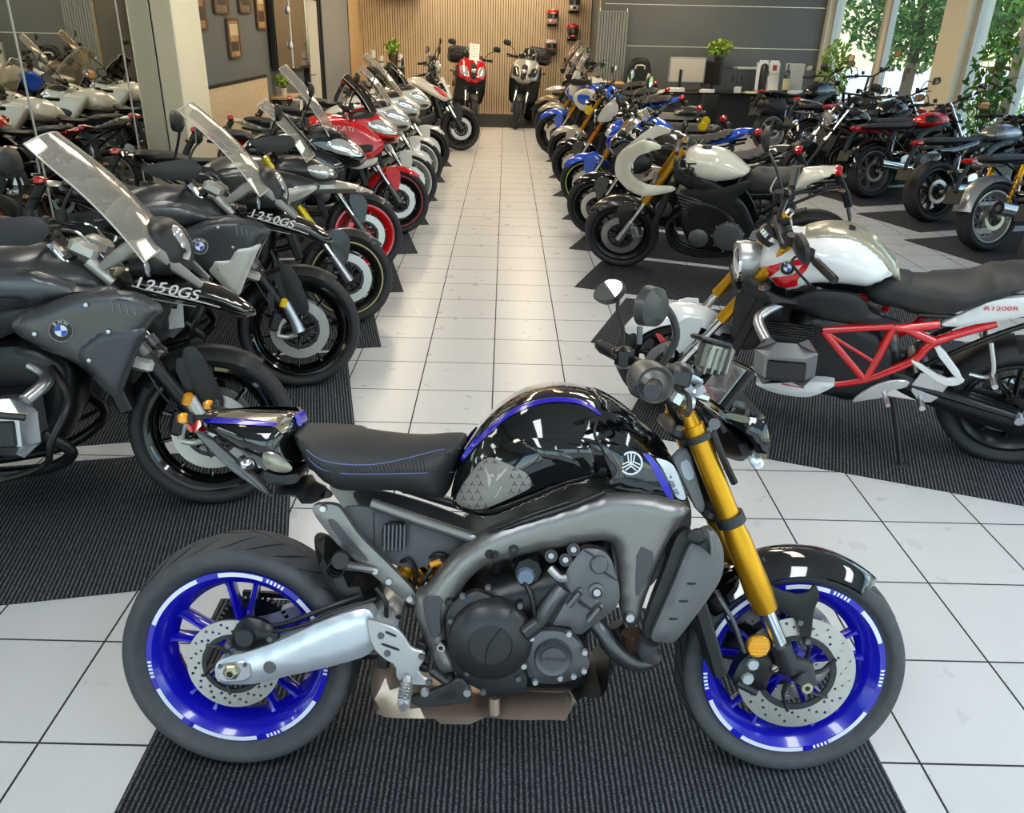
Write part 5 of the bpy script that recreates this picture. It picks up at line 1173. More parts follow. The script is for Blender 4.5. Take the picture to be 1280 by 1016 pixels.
# ================================================================== the traced motorcycles near the front
def front_pose(x, y, hd, wb, lean, sc=1.):
    return Pose(x - wb * sc * math.cos(hd), y - wb * sc * math.sin(hd), hd, lean, sc)

# ---- white and red roadster on the right
P = Pose(2.34, 3.38, R_(161), .2); T = P.tr
RY = .14
def rl(*pts): return [P.at(p[0], p[1], p[2] if len(p) > 2 else RY) + (p[2] if len(p) > 2 else RY,) for p in pts]
nA, nB, nC, nD, nE, nF, nG, nH = rl((1029, 412), (1117.6, 407), (1081, 474), (1094, 452), (1131, 410), (1168, 427, .13), (1245, 404, .09), (1174, 405, .12))
low = rl((1044, 479), (1010, 478)); mid = rl((1141, 451),)[0]
tank = T([(938.6, 340), (953, 320), (985, 303), (1007, 289, 0), (1037, 285, 0), (1067, 287, 0), (1098, 307, 0), (1121, 334, 0), (1124, 346), (1118, 356), (1087, 368), (1067, 364), (1021, 361), (1000, 369), (984, 374), (960, 364)], .14)
seat = T([(1078, 374), (1116, 352), (1126, 345, .05), (1150, 344, .0), (1181, 344, 0), (1215, 344, 0), (1232, 339, 0), (1242, 334, 0), (1285, 333, 0), (1330, 336, 0), (1330, 352), (1280, 371), (1235, 386), (1174.6, 405), (1134, 402), (1086, 391)], .12)
r1, ts = moto(P, 'naked_motorcycle', 'white and red roadster with red tubular frame and gold fork on the right', style='naked', wb=1.515, Rf=.3, Rr=.315, rim=BLKS, nsp=10, body=WHT, seatm=SEATM, forkm=GOLD, forklow=CHR, fendm=WHT, fender=(35, 150), head='round', headm=LGREY, boxer=True, covm=mat('cylinder_head_silver', '8e9092', .35, .6), engm=BLKS, exh=BLKM,
     muffler=None, bars=(-.02, .42, 1.06), steer=.28, outl=dict(tank=tank, seat=seat, tail=None), tw=.165, tube_frame=(RED, [[nA, nB], [nA, nC], [nA + (.013,), nD], [nB, nD, nC], [nC, mid, nF, nG], [nE, nF], [nB, nE, nH], [nC, low[0], low[1]]], .019), tlamp=(-.28, .84), mirrors=.17, caliper=ALU, boxpos=(.14, .085), hide=('covers', 'pipes'))
TAN = mat('titan_gold_trim', 'a39c88', .3, .4, coat=.5)
def onT(p, off=0.):
    y = .13
    for _ in range(8): q = P.at(p[0], p[1], y); y = .5 * y + .5 * ts(*q)
    return q
DT = lambda x, z: ts(x, z) + .002
b = MB(); b.use(TAN).puff(T([(1000, 291), (1015, 285), (1037, 281.5), (1067, 283.5), (1098, 303), (1123, 333), (1126, 344), (1115, 338), (1092, 317), (1064, 302), (1036, 299), (1010, 300)], .0), .075, .02, .016, e=.062); b.build('tank_top_panel', r1, ang=60)
b = MB(); b.use(RED).panel([onT(p) for p in [(948, 344), (956, 333), (985, 326), (1010, 322), (1007, 330), (978, 334), (962, 346), (953, 350)]], DT, .002, 0, .02, .012, sm=1, both=True); b.build('red_stripe', r1)
b = MB(); b.use(RED).panel([onT(p) for p in [(964, 346), (982, 345), (994, 342), (1004, 330), (1010, 322), (1011, 334), (1000, 346), (996, 352), (998, 357), (977, 360), (968, 353)]], DT, .002, 0, .02, .012, sm=1, both=True); b.build('red_stripe', r1)
q = onT((984.5, 334)); roundel(r1, q[0], ts(*q) + .005, q[1], .031, (.0, 1, .25))
b = MB(); b.use(BLKM).panel(T([(925, 352), (940, 345), (962, 366), (985, 376), (1000, 371), (1022, 363), (1067, 367), (1082, 378), (1088, 392), (1130, 404), (1118, 408), (1060, 403), (1030, 398), (1000, 388), (950, 376), (930, 366)], .15), .15, .02, .012, .03, .025, both=True); b.build('side_cover', r1)
b = MB(); b.use(BLKM).panel(T([(922, 360), (950, 376), (978, 385), (980, 410), (960, 430), (930, 440), (914, 425), (916, 390)], .13), .13, .03, .01, .03, .03, both=True); b.build('front_cover', r1)
b = MB(); b.use(WHT).panel(T([(1173, 406), (1205, 392), (1241, 375), (1290, 370), (1330, 374), (1330, 384), (1280, 396), (1230, 404), (1190, 409)], .12), .12, .02, .01, .02, .02, both=True); b.build('tail_panel', r1)
q = P.at(1252, 387, .14); b = MB(); b.use(RED).text('R1200R', .026, facing(q[0], .1335, q[1], (0, 1, .05), (.12, 0, 1)), .0006, sx=1.5); b.build('tail_lettering', r1)
b = MB(); b.use(WHT).panel(T([(940, 478), (974, 476), (1044, 478), (1042, 484), (1014, 497), (985, 495), (958, 488)], .2), .2, .3, .012, .02, .025, side=1); b.build('belly_pan', r1)
q = P.at(991, 482, .21); b = MB(); b.use(RED).tube([(q[0] - .05, .214, q[1] - .002), (q[0] + .05, .214, q[1] + .004)], .003, 5, 1); b.build('belly_stripe', r1)
b = MB(); b.use(mat('air_box_grey', '4a4b4d', .45)).panel(T([(1050, 418), (1075, 414), (1112, 412), (1108, 424), (1098, 446), (1085, 440), (1060, 428)], .09), .09, .03, .01, .02, .03, both=True); b.build('air_box_cover', r1)
b = MB(); b.use(WHT).slab(T([(1141, 449), (1180, 474), (1200, 471), (1207, 476), (1196, 482), (1178, 482), (1138, 453)], .16), .15, .165, .003); b.slab(T([(1166, 436), (1176, 432), (1205, 472), (1197, 476)], .16), .15, .165, .003); b.build('passenger_peg_bracket', r1)
b = MB(); b.use(ALU).slab(T([(1094, 480), (1118, 474), (1138, 476), (1134, 484), (1112, 488), (1104, 497), (1082, 500), (1064, 503), (1070, 494)], .16), .15, .165, .003); b.tube([tuple(P.at(1105, 492, .17)[:1]) + (.16,) + P.at(1105, 492, .17)[1:], tuple(P.at(1110, 507, .25)[:1]) + (.25,) + P.at(1110, 507, .25)[1:]], .011, 8, 1); b.build('rider_peg_plate', r1)
b = MB(); b.use(BLKS).panel(T([(1094, 470), (1115, 462), (1180, 488), (1230, 505), (1280, 520), (1280, 545), (1240, 535), (1190, 518), (1130, 494)], .13), .13, .06, .015, .03, .03, both=False, side=1); b.build('drive_shaft', r1)
b = MB(); b.use(RED).tube([P.at(956, 390, .1)[:1] + (.1,) + P.at(956, 390, .1)[1:], P.at(957, 408, .1)[:1] + (.1,) + P.at(957, 408, .1)[1:]], .016, 10, 1); b.tube([P.at(950, 410, .1)[:1] + (.1,) + P.at(950, 410, .1)[1:], P.at(966, 415, .1)[:1] + (.1,) + P.at(966, 415, .1)[1:]], .014, 10, 1); b.build('front_shock', r1)
b = MB(); b.use(RED).slab([(1.50, .36), (1.56, .45), (1.62, .49), (1.60, .45), (1.55, .37)], .083, .086, .001); b.build('mudguard_stripe', r1)

# ---- the two big adventure motorcycles at the front of the left row
PL1 = Pose(-2.60, 2.50, R_(12.4), .16)
def G(pts, y=-.24): return PL1.tr(pts, y)
SHR = mat('graphite_panel', '4b4c4e', .32, .35, coat=.2); SHR2 = mat('slate_panel', '3a3d41', .35, .3, coat=.2); BEAK = mat('gloss_black_beak', '0a0908', .08, coat=1.); PALE = mat('pale_silver_panel', 'c3c2bc', .35, .4); BRK = mat('grey_bracket', '8c8a86', .45, .2)
def gs(P, label, shroud, lower, wheelpin, papers=None, cal=BLKM, reflector=False):
    r, tsf = moto(P, 'adventure_motorcycle', label, style='adv', wb=1.51, Rf=.318, Rr=.32, wf=.12, wr=.17, rrf=.248, rrr=.222, rim=BLK, nsp=10, pin=wheelpin, body=shroud, seatm=SEATM, fork='rwu', forkm=GREY, forklow=BLKS, boxer=True, covm=ALU, engm=BLKS,
        fendm=BLKM, fender=(50, 150), head=None, bars=(-.09, .42, 1.12), guards=True, mirrors=.2, mirback=BLKM, screen=((1.44, 1.05), (1.10, 1.44), .27, .25, SCR), muffler=((.4, .4), (-.15, .52)), topcase=None, tlamp=(-.26, .90), tw=.19, disc=.152, caliper=cal, lod=72, steer=.05, exh=BLKS, headpos=(1.40, 0, .98), indic=False)
    def pn(nm, m_, o, y, d=.014, bu=.012, R=.05, st=.02, sm=2, holes=()):
        b = MB(); b.use(m_).panel(o, y, d, bu, R, st, sm, holes, both=True); b.build(nm, r, ang=50)
    pn('side_shroud', shroud, G([(10, 408), (22, 390), (50, 384), (90, 366), (142, 362), (175, 366), (207, 386), (192, 400), (185, 410), (176, 424), (165, 455), (152, 492), (136, 494), (118, 472), (92, 452), (62, 440), (30, 425)]), .24, .02, .02, .05, .018)
    pn('shroud_vent', BLKM, G([(134, 388), (142, 372), (165, 374), (186, 386), (172, 396), (150, 396)]), lambda x, z: .258, .004, .001, .01, .02, 1)
    b = MB(); b.use(BRK)
    for k in range(4): b.tube([(lambda q: (q[0], -.265, q[1]))(PL1.at(140 + k * 9, 376 + k * 3, -.26)), (lambda q: (q[0], -.265, q[1]))(PL1.at(143 + k * 9, 394, -.26))], .002, 4, 1)
    b.build('vent_ribs', r)
    pn('tank_cover', mat('tank_cover_satin', '55565a', .3, .4, coat=.3), G([(-60, 345), (0, 335), (45, 338), (82, 352), (100, 361), (140, 358), (150, 364), (120, 368), (92, 370), (40, 376), (0, 372), (-60, 385)], -.22), .215, .03, .02, .04, .02)
    pn('lower_panel', lower, G([(92, 452), (100, 430), (128, 432), (140, 410), (190, 404), (180, 420), (172, 440), (160, 470), (152, 494), (137, 495), (118, 474)], -.25), .252, .012, .01, .03, .018) if lower is not shroud else pn('lower_panel', SHR2, G([(90, 440), (110, 420), (128, 408), (170, 406), (186, 412), (172, 440), (160, 470), (152, 494), (137, 495), (118, 474)], -.25), .252, .012, .012, .03, .018)
    b = MB(); b.use(ALU)
    for p in ((136, 414), (112, 450), (44, 417), (108, 381)): q = PL1.at(p[0], p[1], -.26); b.lathe([(0, -.004), (.007, -.003), (.009, .002)], (q[0], -.268, q[1]), n=10); b.lathe([(0, .004), (.007, .003), (.009, -.002)], (q[0], .268, q[1]), n=10)
    b.build('bolt', r)
    bo = G([(118, 334, -.16), (150, 342, -.16), (172, 338, -.15), (200, 343, -.13), (240, 350, -.1), (270, 359, -.08), (300, 374, -.05), (318, 386, -.02), (321, 395, .0), (297, 401, -.05), (270, 391, -.09), (237, 385, -.12), (205, 380, -.14), (175, 371, -.16), (145, 360, -.17)])
    b = MB(); b.use(BEAK).puff(bo, .17, .05, .018, e=.03, wf=lambda x, z: max(.18, min(1, 1 - (x - 1.35) / .5))); bs = b.surf; b.build('beak', r, ang=60)
    wfb = lambda x, z: max(.18, min(1, 1 - (x - 1.35) / .5))
    def on(px_, py_):
        y = .12
        for _ in range(8): q = PL1.at(px_, py_, -y); y = .5 * y + .5 * bs(*q)
        return q
    WTX = mat('beak_lettering', 'cfccc6', .5)
    q0, q1 = on(168, 352), on(252, 371); 
    n = 7
    for sd in (-1, 1):
        b = MB(); b.use(WTX)
        for i, ch in enumerate('1250GS'):
            t = (i + .3) / 6; x = q0[0] + (q1[0] - q0[0]) * t; z = q0[1] + (q1[1] - q0[1]) * t
            b.text(ch, .052, facing(x, sd * (bs(x, z) + .004), z, (.25, sd, .12), (.12 * 1, 0, 1)), .0006, shear=.3 * (-sd), sx=1.3, bold=.0008)
        b.build('beak_lettering', r)
        b = MB(); b.use(WTX); pts = [on(*p) for p in [(160, 366), (185, 372), (215, 378), (245, 383)]]; b.tube([(q[0], sd * (bs(*q) + .003), q[1]) for q in pts], .0022, 5); pts = [on(*p) for p in [(165, 357), (200, 366), (250, 377), (275, 384)]]; b.tube([(q[0], sd * (bs(*q) + .003), q[1]) for q in pts], .0028, 5); b.build('beak_stripe', r)
    for sd in (-1, 1):
        pts = [(lambda q, y: (q[0], sd * y, q[1]))(PL1.at(p[0], p[1], -p[2]), p[2]) for p in [(128, 334, .17), (148, 320, .17), (166, 309, .16), (195, 315, .15), (218, 332, .13), (252, 357, .10)]]
        b = MB(); b.use(BRK).tube(pts, [.010, .016, .017, .016, .014, .008], 8, 4, flat=1.5); b.build('beak_bracket', r)
        b = MB(); q = PL1.at(180, 332, -.11); b.use(BLKM).lathe([(0, -.05), (.035, -.04), (.042, .0), (.042, .02)], (q[0], sd * .12, q[1]), (1, sd * .2, 0), n=16); b.use(LENS).lathe([(.04, .018), (.02, .03), (0, .03)], (q[0], sd * .12, q[1]), (1, sd * .2, 0), n=16); b.build('fog_lamp', r)
    hq = PL1.at(222, 312, -.03); b = MB(); b.use(BLKM).puff([(hq[0] - .14, hq[1] - .12), (hq[0] - .12, hq[1] + .12), (hq[0] + .0, hq[1] + .12), (hq[0] + .06, hq[1]), (hq[0] + .03, hq[1] - .1)], .15, .06); b.build('headlamp', r)
    b = MB(); b.use(LENS).panel([(hq[0] - .05, hq[1] + .08), (hq[0] + .01, hq[1] + .1), (hq[0] + .055, hq[1] + .0), (hq[0] + .02, hq[1] - .09), (hq[0] - .05, hq[1] - .06)], .05, .03, .07, .06, .015, both=True); b.build('headlamp_lens', r)
    roundel(r, *(lambda q: (q[0], -.268, q[1]))(PL1.at(77, 413, -.262)), .038, (.1, -1, .2)); roundel(r, *(lambda q: (q[0], .268, q[1]))(PL1.at(77, 413, -.262)), .038, (.1, 1, .2))
    # telelever tubes, axle clamp, fork gaiter plate
    b = MB(); 
    for sd in (-1, 1):
        b.use(PALE).box((1.30, sd * .11, .62), (.09, .08, .05), (0, .35, 0), ch=.012); b.use(cal).slab([(1.36, .52), (1.40, .54), (1.40, .44), (1.375, .42)], sd * .128, sd * .134, .002) if reflector else None
    b.use(GREY).box((1.30, 0, .62), (.05, .2, .03), (0, .35, 0), ch=.008); b.build('fork_bridge', r)
    for sd in (-1, 1):
        b = MB(); b.use(BLKM).panel([(1.43, .66), (1.50, .67), (1.58, .44), (1.54, .38), (1.47, .46)], .085, .01, .006, .02, .03, side=sd); b.build('fork_guard', r)
        b = MB(); b.use(PALE if not reflector else ALU).tube([(1.45, sd * .11, .47), (1.49, sd * .115, .38), (1.51, sd * .115, .318)], [.027, .026, .034], 12, 3); b.use(PALE).tube([(1.48, sd * .1, .4), (1.42, sd * .1, .36), (1.40, sd * .1, .31)], [.015, .013, .012], 8, 3); b.tube([(1.51, sd * .11, .31), (1.45, sd * .1, .29), (1.40, sd * .1, .30)], [.015, .012, .012], 8, 3); b.use(AMBER if not reflector else YEL).box((1.446, sd * .118, .47), (.035, .05, .05), (0, .35, 0), ch=.008); b.build('fork_bottom', r)
        b = MB(); b.use(BLKM).tube([(1.31, sd * .12, .6), (1.36, sd * .14, .5), (1.41, sd * .11, .42)], .004, 6); b.build('brake_hose', r)
        b = MB(); b.use(BLKS).tube([(1.02, sd * .2, .64), (1.1, sd * .34, .56), (1.04, sd * .40, .42), (.98, sd * .34, .32), (.75, sd * .3, .26), (.6, sd * .2, .26)], .0125, 8); b.tube([(.55, sd * .2, .6), (.72, sd * .4, .57), (.98, sd * .41, .52)], .0125, 8); b.build('crash_bar', r)
        b = MB(); b.use(PALE).box((1.16, sd * .10, 1.04), (.10, .07, .06), (0, .5, 0), ch=.015); b.tube([(1.17, sd * .11, 1.0), (1.24, sd * .11, .92)], [.025, .02], 10, 1); b.use(CHR).tube([(1.05, sd * .2, 1.12), (1.15, sd * .12, 1.1), (1.22, sd * .08, 1.0)], .005, 6); b.build('handlebar_clamp', r)
    return r
gs(PL1, 'graphite adventure motorcycle with clear touring screen at the front of the left row', SHR, SHR, None)
PL2 = Pose(-2.53, 3.68, R_(12.4), .16)
gs(PL2, 'black adventure motorcycle with pale silver side panels, second in the left row', SHR2, PALE, None, cal=DGREY, reflector=True)
price_sheet(PL2, 'white printed price sheet standing behind the screen of the second adventure motorcycle', (1.30, .02, 1.22), .17, .42, .72)

# ---- white half-faired cafe racer, right row
c = on_floor(776, 334); P = front_pose(c.x, c.y + .05, R_(160), 1.45, .2); T = P.tr
tank2 = T([(837, 206), (848, 198), (865, 190), (880, 187, .05), (893, 185, 0), (908, 188, 0), (922, 198, 0), (933, 212, .06), (936, 221), (928, 228), (902, 233), (877, 231), (857, 226), (845, 216)], .14)
seat2 = T([(934, 222), (945, 214), (962, 218), (985, 216), (1005, 209, 0), (1000, 222), (985, 238), (960, 246), (930, 244), (915, 236)], .1)
tail2 = T([(1003, 210, 0), (1028, 208, 0), (1051, 209, 0), (1047, 216, .03), (1036, 223, .06), (1010, 236, .1), (985, 246, .1), (966, 253, .1), (965, 244, .1), (985, 232, .1)], .1)
r2, ts2 = moto(P, 'cafe_racer', 'ivory half-faired cafe racer with gold fork behind the white roadster', style='sport', rim=BLKS, body=CRM, seatm=SEATM, tailm=CRM, forkm=GOLD, forklow=ALU, fendm=mat('dark_mudguard', '26231f', .25, coat=.6), fender=(35, 150), head='round', headm=BLKM, headpos=(1.33, .0, .90), covm=GREY, bars=(-.06, .33, .92), mirrors=.12, caliper=ALU, outl=dict(tank=tank2, seat=seat2, tail=tail2), muffler=((.4, .3), (-.05, .44)), exside=-1, tlamp=(-.06, .93), lod=60, steer=.12)
b = MB(); b.use(CRM)
fo = T([(766, 201, .16), (785, 186, .13), (809, 168, .05), (822, 167, .0), (833, 172, .0), (831, 178, .05), (812, 187, .14), (797, 196, .18), (789, 207, .2), (784, 220, .2), (791, 227, .2), (816, 233, .2), (839, 232, .19), (847, 237, .19), (825, 243, .19), (795, 245, .18), (777, 240, .16), (765, 229, .15), (763, 216, .16)], .18)
b.panel(fo, lambda x, z: max(.03, .2 - .75 * max(0, x - 1.25)), .02, .01, .03, .02, both=True); b.build('half_fairing', r2, ang=55)
b = MB(); b.use(BLKM).panel(T([(846, 237), (870, 236), (902, 236), (935, 225), (938, 236), (915, 250), (930, 272), (918, 274), (890, 256), (860, 246)], .14), .145, .02, .006, .02, .03, both=True); b.build('frame_spar', r2)
q = P.at(865, 206, .14); b = MB(); b.use(BLKM)
M = facing(q[0], ts2(*q) + .004, q[1], (0, 1, .2))
b.add([M @ Vector(p) for p in ((-.05, .012, 0), (.035, .02, 0), (.03, .008, 0), (-.01, .004, 0), (-.018, -.03, 0), (-.03, -.03, 0), (-.025, .002, 0))], [tuple(range(7))]); b.build('tank_emblem', r2)
# ================================================================== the rest of the left row
GL, GR, GF = 'motorcycles in the left row', 'motorcycles in the right row', 'motorcycles by the windows'
def lrow(i, dx=-.35, dy=.47, wb=1.5, lean=.15, sc=1.):
    c = LC[i]; return front_pose(c[0] + dx, c[1] + dy, HL, wb, lean, sc)
STONE = mat('stone_grey_paint', '6a6964', .28, .3, coat=.5); SILB = mat('warm_silver_paint', 'b4b1a8', .28, .4, coat=.4); GRF = mat('smoke_grey_paint', '3b3c3d', .3, .3, coat=.4)
FORKY = mat('yellow_fork', 'd9bd2c', .3, .5); OFFW = mat('warm_white_paint', 'd9d6cb', .22, coat=.9); CREAMW = mat('soft_white_paint', 'e2dfd4', .22, coat=.9)
def touring_front(col, col2, lamp=LENS, w=.2, beak=True):
    """fairing pieces in local coordinates: nose, side wings, lamp"""
    return [('nose_fairing', col, [(1.0, .90), (1.06, 1.08), (1.24, 1.13), (1.42, 1.04), (1.57, .88), (1.5, .80), (1.3, .80)], w, 'puff', .10),
            ('headlamp_lens', lamp, [(1.24, .97), (1.36, 1.02), (1.50, .93), (1.54, .88), (1.42, .88), (1.3, .91)], 'last', .006, .006),
            ('nose_intake', BLKM, [(1.38, .85), (1.50, .855), (1.49, .825), (1.40, .82)], 'last', .006, .002), ('screen_base', BLKM, [(1.08, 1.05), (1.24, 1.10), (1.36, 1.05), (1.28, 1.02), (1.1, 1.0)], 'last', .006, .003),
            ('side_fairing', col, [(.76, .98), (1.05, 1.0), (1.24, .92), (1.40, .82), (1.32, .74), (1.18, .62), (1.06, .56), (.98, .7), (.84, .84)], w + .01, .02, .022),
            ('side_fairing_inset', col2, [(.96, .80), (1.12, .84), (1.26, .80), (1.18, .70), (1.08, .63), (1.02, .72)], w + .034, .014, .010)]
P = lrow(2, -.27, .42); p3 = P
moto(P, 'sport_tourer', 'stone grey sport tourer with yellow fork and gold pinstriped front wheel in the left row', GL, style='adv', wb=1.5, rim=BLKS, pin=mat('gold_pinstripe', 'b9a56a', .3, .6), body=STONE, forkm=FORKY, forklow=ALU, fendm=GRF, head=None, bars=(.0, .4, 1.1), screen=((1.36, 1.06), (1.1, 1.38), .16, .12, SCR), mirrors=.16, tw=.17,
     panels=[('nose_fairing', GRF, [(1.02, .92), (1.1, 1.06), (1.3, 1.06), (1.46, .98), (1.5, .92), (1.3, .88)], .13, 'puff', .08), ('headlamp_lens', LENS, [(1.3, 1.0), (1.42, 1.0), (1.48, .94), (1.4, .91), (1.32, .94)], 'last', .006, .006), ('beak', SILB, [(1.2, .90), (1.42, .92), (1.6, .88), (1.72, .83), (1.66, .82), (1.45, .83), (1.28, .82)], .09, 'puff', .05), ('side_fairing', GRF, [(.74, .98), (1.0, 1.0), (1.28, .94), (1.4, .88), (1.28, .8), (1.12, .66), (1.0, .6), (.95, .72), (.82, .84)], .21, .02, .03), ('side_fairing_blade', SILB, [(1.08, .86), (1.3, .90), (1.38, .87), (1.24, .80), (1.14, .74)], .235, .012, .012)], badge=(1.12, .81, .25, .028), guards=True, lod=56)
price_sheet(P, 'white price sheet fixed to the screen of the stone grey sport tourer', (1.26, -.0, 1.22), .15, .34, .70)
P = lrow(3)
moto(P, 'touring_motorcycle', 'black touring motorcycle with bright red wheels and tall clear screen in the left row', GL, style='adv', wb=1.5, rim=RED, nsp=6, body=BLK, forkm=DGREY, forklow=GREY, fendm=GRF, head=None, screen=((1.34, 1.06), (1.02, 1.52), .2, .16, SCR), panels=touring_front(BLK, BLKM), tw=.18, muffler=((.4, .3), (-.1, .44)), caliper=RED, lod=52)
P = lrow(4, -.25, .7)
LW = mat('red_pinstripe', 'c22026', .3)
_, tsf = moto(P, 'touring_motorcycle', 'red and white tall tourer with red front mudguard in the left row', GL, style='adv', wb=1.5, rim=BLKS, pin=LW, body=RED, forkm=GREY, forklow=GREY, fendm=RED, head=None, fender=(45, 165), screen=((1.36, 1.08), (1.12, 1.40), .16, .13, SCRD), panels=touring_front(RED, BLKM)[:4] + [('side_fairing', RED, [(.72, 1.0), (1.0, 1.02), (1.22, .96), (1.4, .82), (1.36, .72), (1.2, .66), (1.02, .74), (.84, .86)], .23, .02, .03), ('side_fairing_inset', BLKM, [(1.12, .80), (1.3, .82), (1.3, .73), (1.18, .70)], .255, .012, .01), ('side_graphic', OFFW, [(.8, .84), (1.02, .74), (1.2, .66), (1.34, .70), (1.3, .62), (1.12, .58), (.96, .66)], .225, .012, .016)], tw=.18, lod=52)
b = MB(); b.use(OFFW).text('DUCATI', .06, facing(1.0, -.268, .93, (.05, -1, .1), (.1, 0, 1)), .0008, sx=1.2); b.build('side_lettering', _)
price_sheet(P, 'white price sheet fixed to the smoked screen of the red and white tourer', (1.29, .0, 1.24), .13, .32, .72)
P = lrow(5, -.25, .6)
moto(P, 'touring_motorcycle', 'white tourer with yellow fork and silver wheels beside the red and white one', GL, style='adv', wb=1.5, rim=SILB, nsp=7, body=OFFW, forkm=OFFW, forklow=FORKY, fendm=OFFW, head=None, screen=((1.36, 1.08), (1.1, 1.42), .18, .15, SCR), panels=touring_front(OFFW, OFFW), tw=.18, lod=44, seatm=SEATM)
P = lrow(6, -.27, .6)
moto(P, 'touring_motorcycle', 'white tourer with a wide clear screen and polished front wheel rim in the left row', GL, style='tourer', wb=1.5, rim=SILB, pin=SILB, nsp=10, body=CREAMW, forkm=OFFW, forklow=GREY, fendm=OFFW, head=None, screen=((1.36, 1.08), (.98, 1.5), .24, .2, SCR), panels=touring_front(CREAMW, BLKM, w=.24), tw=.2, lod=40, topcase=None)
P = lrow(7, -.25, .6)
moto(P, 'touring_motorcycle', 'white maxi scooter with white mudguard and dark front wheel in the left row', GL, style='tourer', wb=1.48, rim=BLKS, body=OFFW, forkm=DGREY, forklow=DGREY, fendm=OFFW, head=None, screen=((1.3, 1.06), (1.05, 1.38), .2, .16, SCRD), panels=touring_front(CREAMW, OFFW, w=.22), tw=.2, lod=36)
P = front_pose(-.68, 13.2, R_(10), 1.45, .15, 1.06)
moto(P, 'naked_motorcycle', 'black, white and red sporty naked motorcycle last in the left row with an orange reflector', GL, style='naked', rim=BLKS, pin=None, body=OFFW, tailm=RED, forkm=BLKS, forklow=DGREY, fendm=BLKM, fender=(40, 120), head='wedge', headm=BLK, panels=[('side_fairing', OFFW, [(.7, .94), (1.0, .92), (1.2, .82), (1.3, .72), (1.22, .66), (1.05, .74), (.85, .84)], .17, .02, .02), ('side_graphic', RED, [(1.02, .88), (1.16, .84), (1.28, .72), (1.18, .74)], .2, .01, .008), ('belly_fairing', BLKM, [(.5, .42), (.9, .46), (1.1, .56), (1.04, .34), (.7, .24), (.5, .28)], .15, .02, .02), ('nose_sheet', PAPER, [(1.17, 1.0), (1.2, 1.02), (1.33, .72), (1.3, .70)], .1, .015, 0)], lod=40)
P = Pose(-2.15, 13.9, R_(14), .12, 1.08)
moto(P, 'scooter', 'black scooter with a white round headlamp at the back of the left row', GL, style='scooter', wb=1.35, Rf=.26, Rr=.26, rrf=.17, rrr=.17, wf=.12, wr=.14, body=BLK, forkm=BLKS, headm=OFFW, headpos=(1.0, 0, 1.08), bars=(-.02, .36, 1.16), muffler=((.3, .3), (-.1, .34)), lod=32, panels=[('leg_shield', BLK, [(.92, .3), (.96, .6), (.92, .95), (1.0, 1.0), (1.08, .7), (1.12, .45), (1.02, .32)], .2, 'puff', .05)])

# ---- the two scooters facing the camera at the end of the aisle
def big_scooter(P, label, col, topc, lens, lod=36):
    r, _ = moto(P, 'scooter', label, 'scooters at the end of the aisle', style='scooter', wb=1.45, Rf=.28, Rr=.27, rrf=.19, rrr=.18, wf=.12, wr=.15, body=col, forkm=BLKS, fendm=BLKM if topc else col, head=None, bars=(.0, .37, 1.12), mirrors=.2, topcase=topc, muffler=((.3, .3), (-.1, .36)), screen=((1.16, 1.12), (1.06, 1.3), .15, .12, SCRD), lod=lod, lean_stand=True,
        panels=[('leg_shield', BLKM, [(.86, .3), (.92, .6), (.92, 1.0), (1.06, 1.1), (1.2, 1.0), (1.28, .8), (1.24, .55), (1.1, .36)], .26, 'puff', .1), ('front_fairing', col, [(.98, .90), (1.02, 1.12), (1.14, 1.14), (1.26, 1.0), (1.35, .80), (1.28, .70), (1.12, .76)], .24, 'puff', .13),
            ('headlamp_lens', lens, [(1.17, .99), (1.24, 1.0), (1.31, .88), (1.33, .82), (1.25, .87)], 'last', .008, .006), ('front_trim', BLKM, [(1.24, .80), (1.31, .80), (1.30, .74), (1.25, .72)], 'last', .008, .003)])
    b = MB(); b.use(BLKM).puff([(1.22, 1.04), (1.27, 1.06), (1.36, .86), (1.37, .78), (1.33, .78)], .055, .03); b.use(CHR).ell((1.355, 0, .93), (.02, .05, .035), 12, 8); b.build('front_grille', r)
    return r
P = Pose(-1.0, 17.75, R_(-78), .1, 1.1); big_scooter(P, 'red scooter with black top case facing the aisle by the slatted wall', RED, BLKM, LENS)
price_sheet(P, 'white price sheet on the front of the red scooter', (1.23, .0, 1.22), .19, .3, .35)
P = Pose(.5, 17.9, R_(-100), .1, 1.1); big_scooter(P, 'grey scooter with black top case facing the aisle by the slatted wall', SILB, BLKM, LENSD)

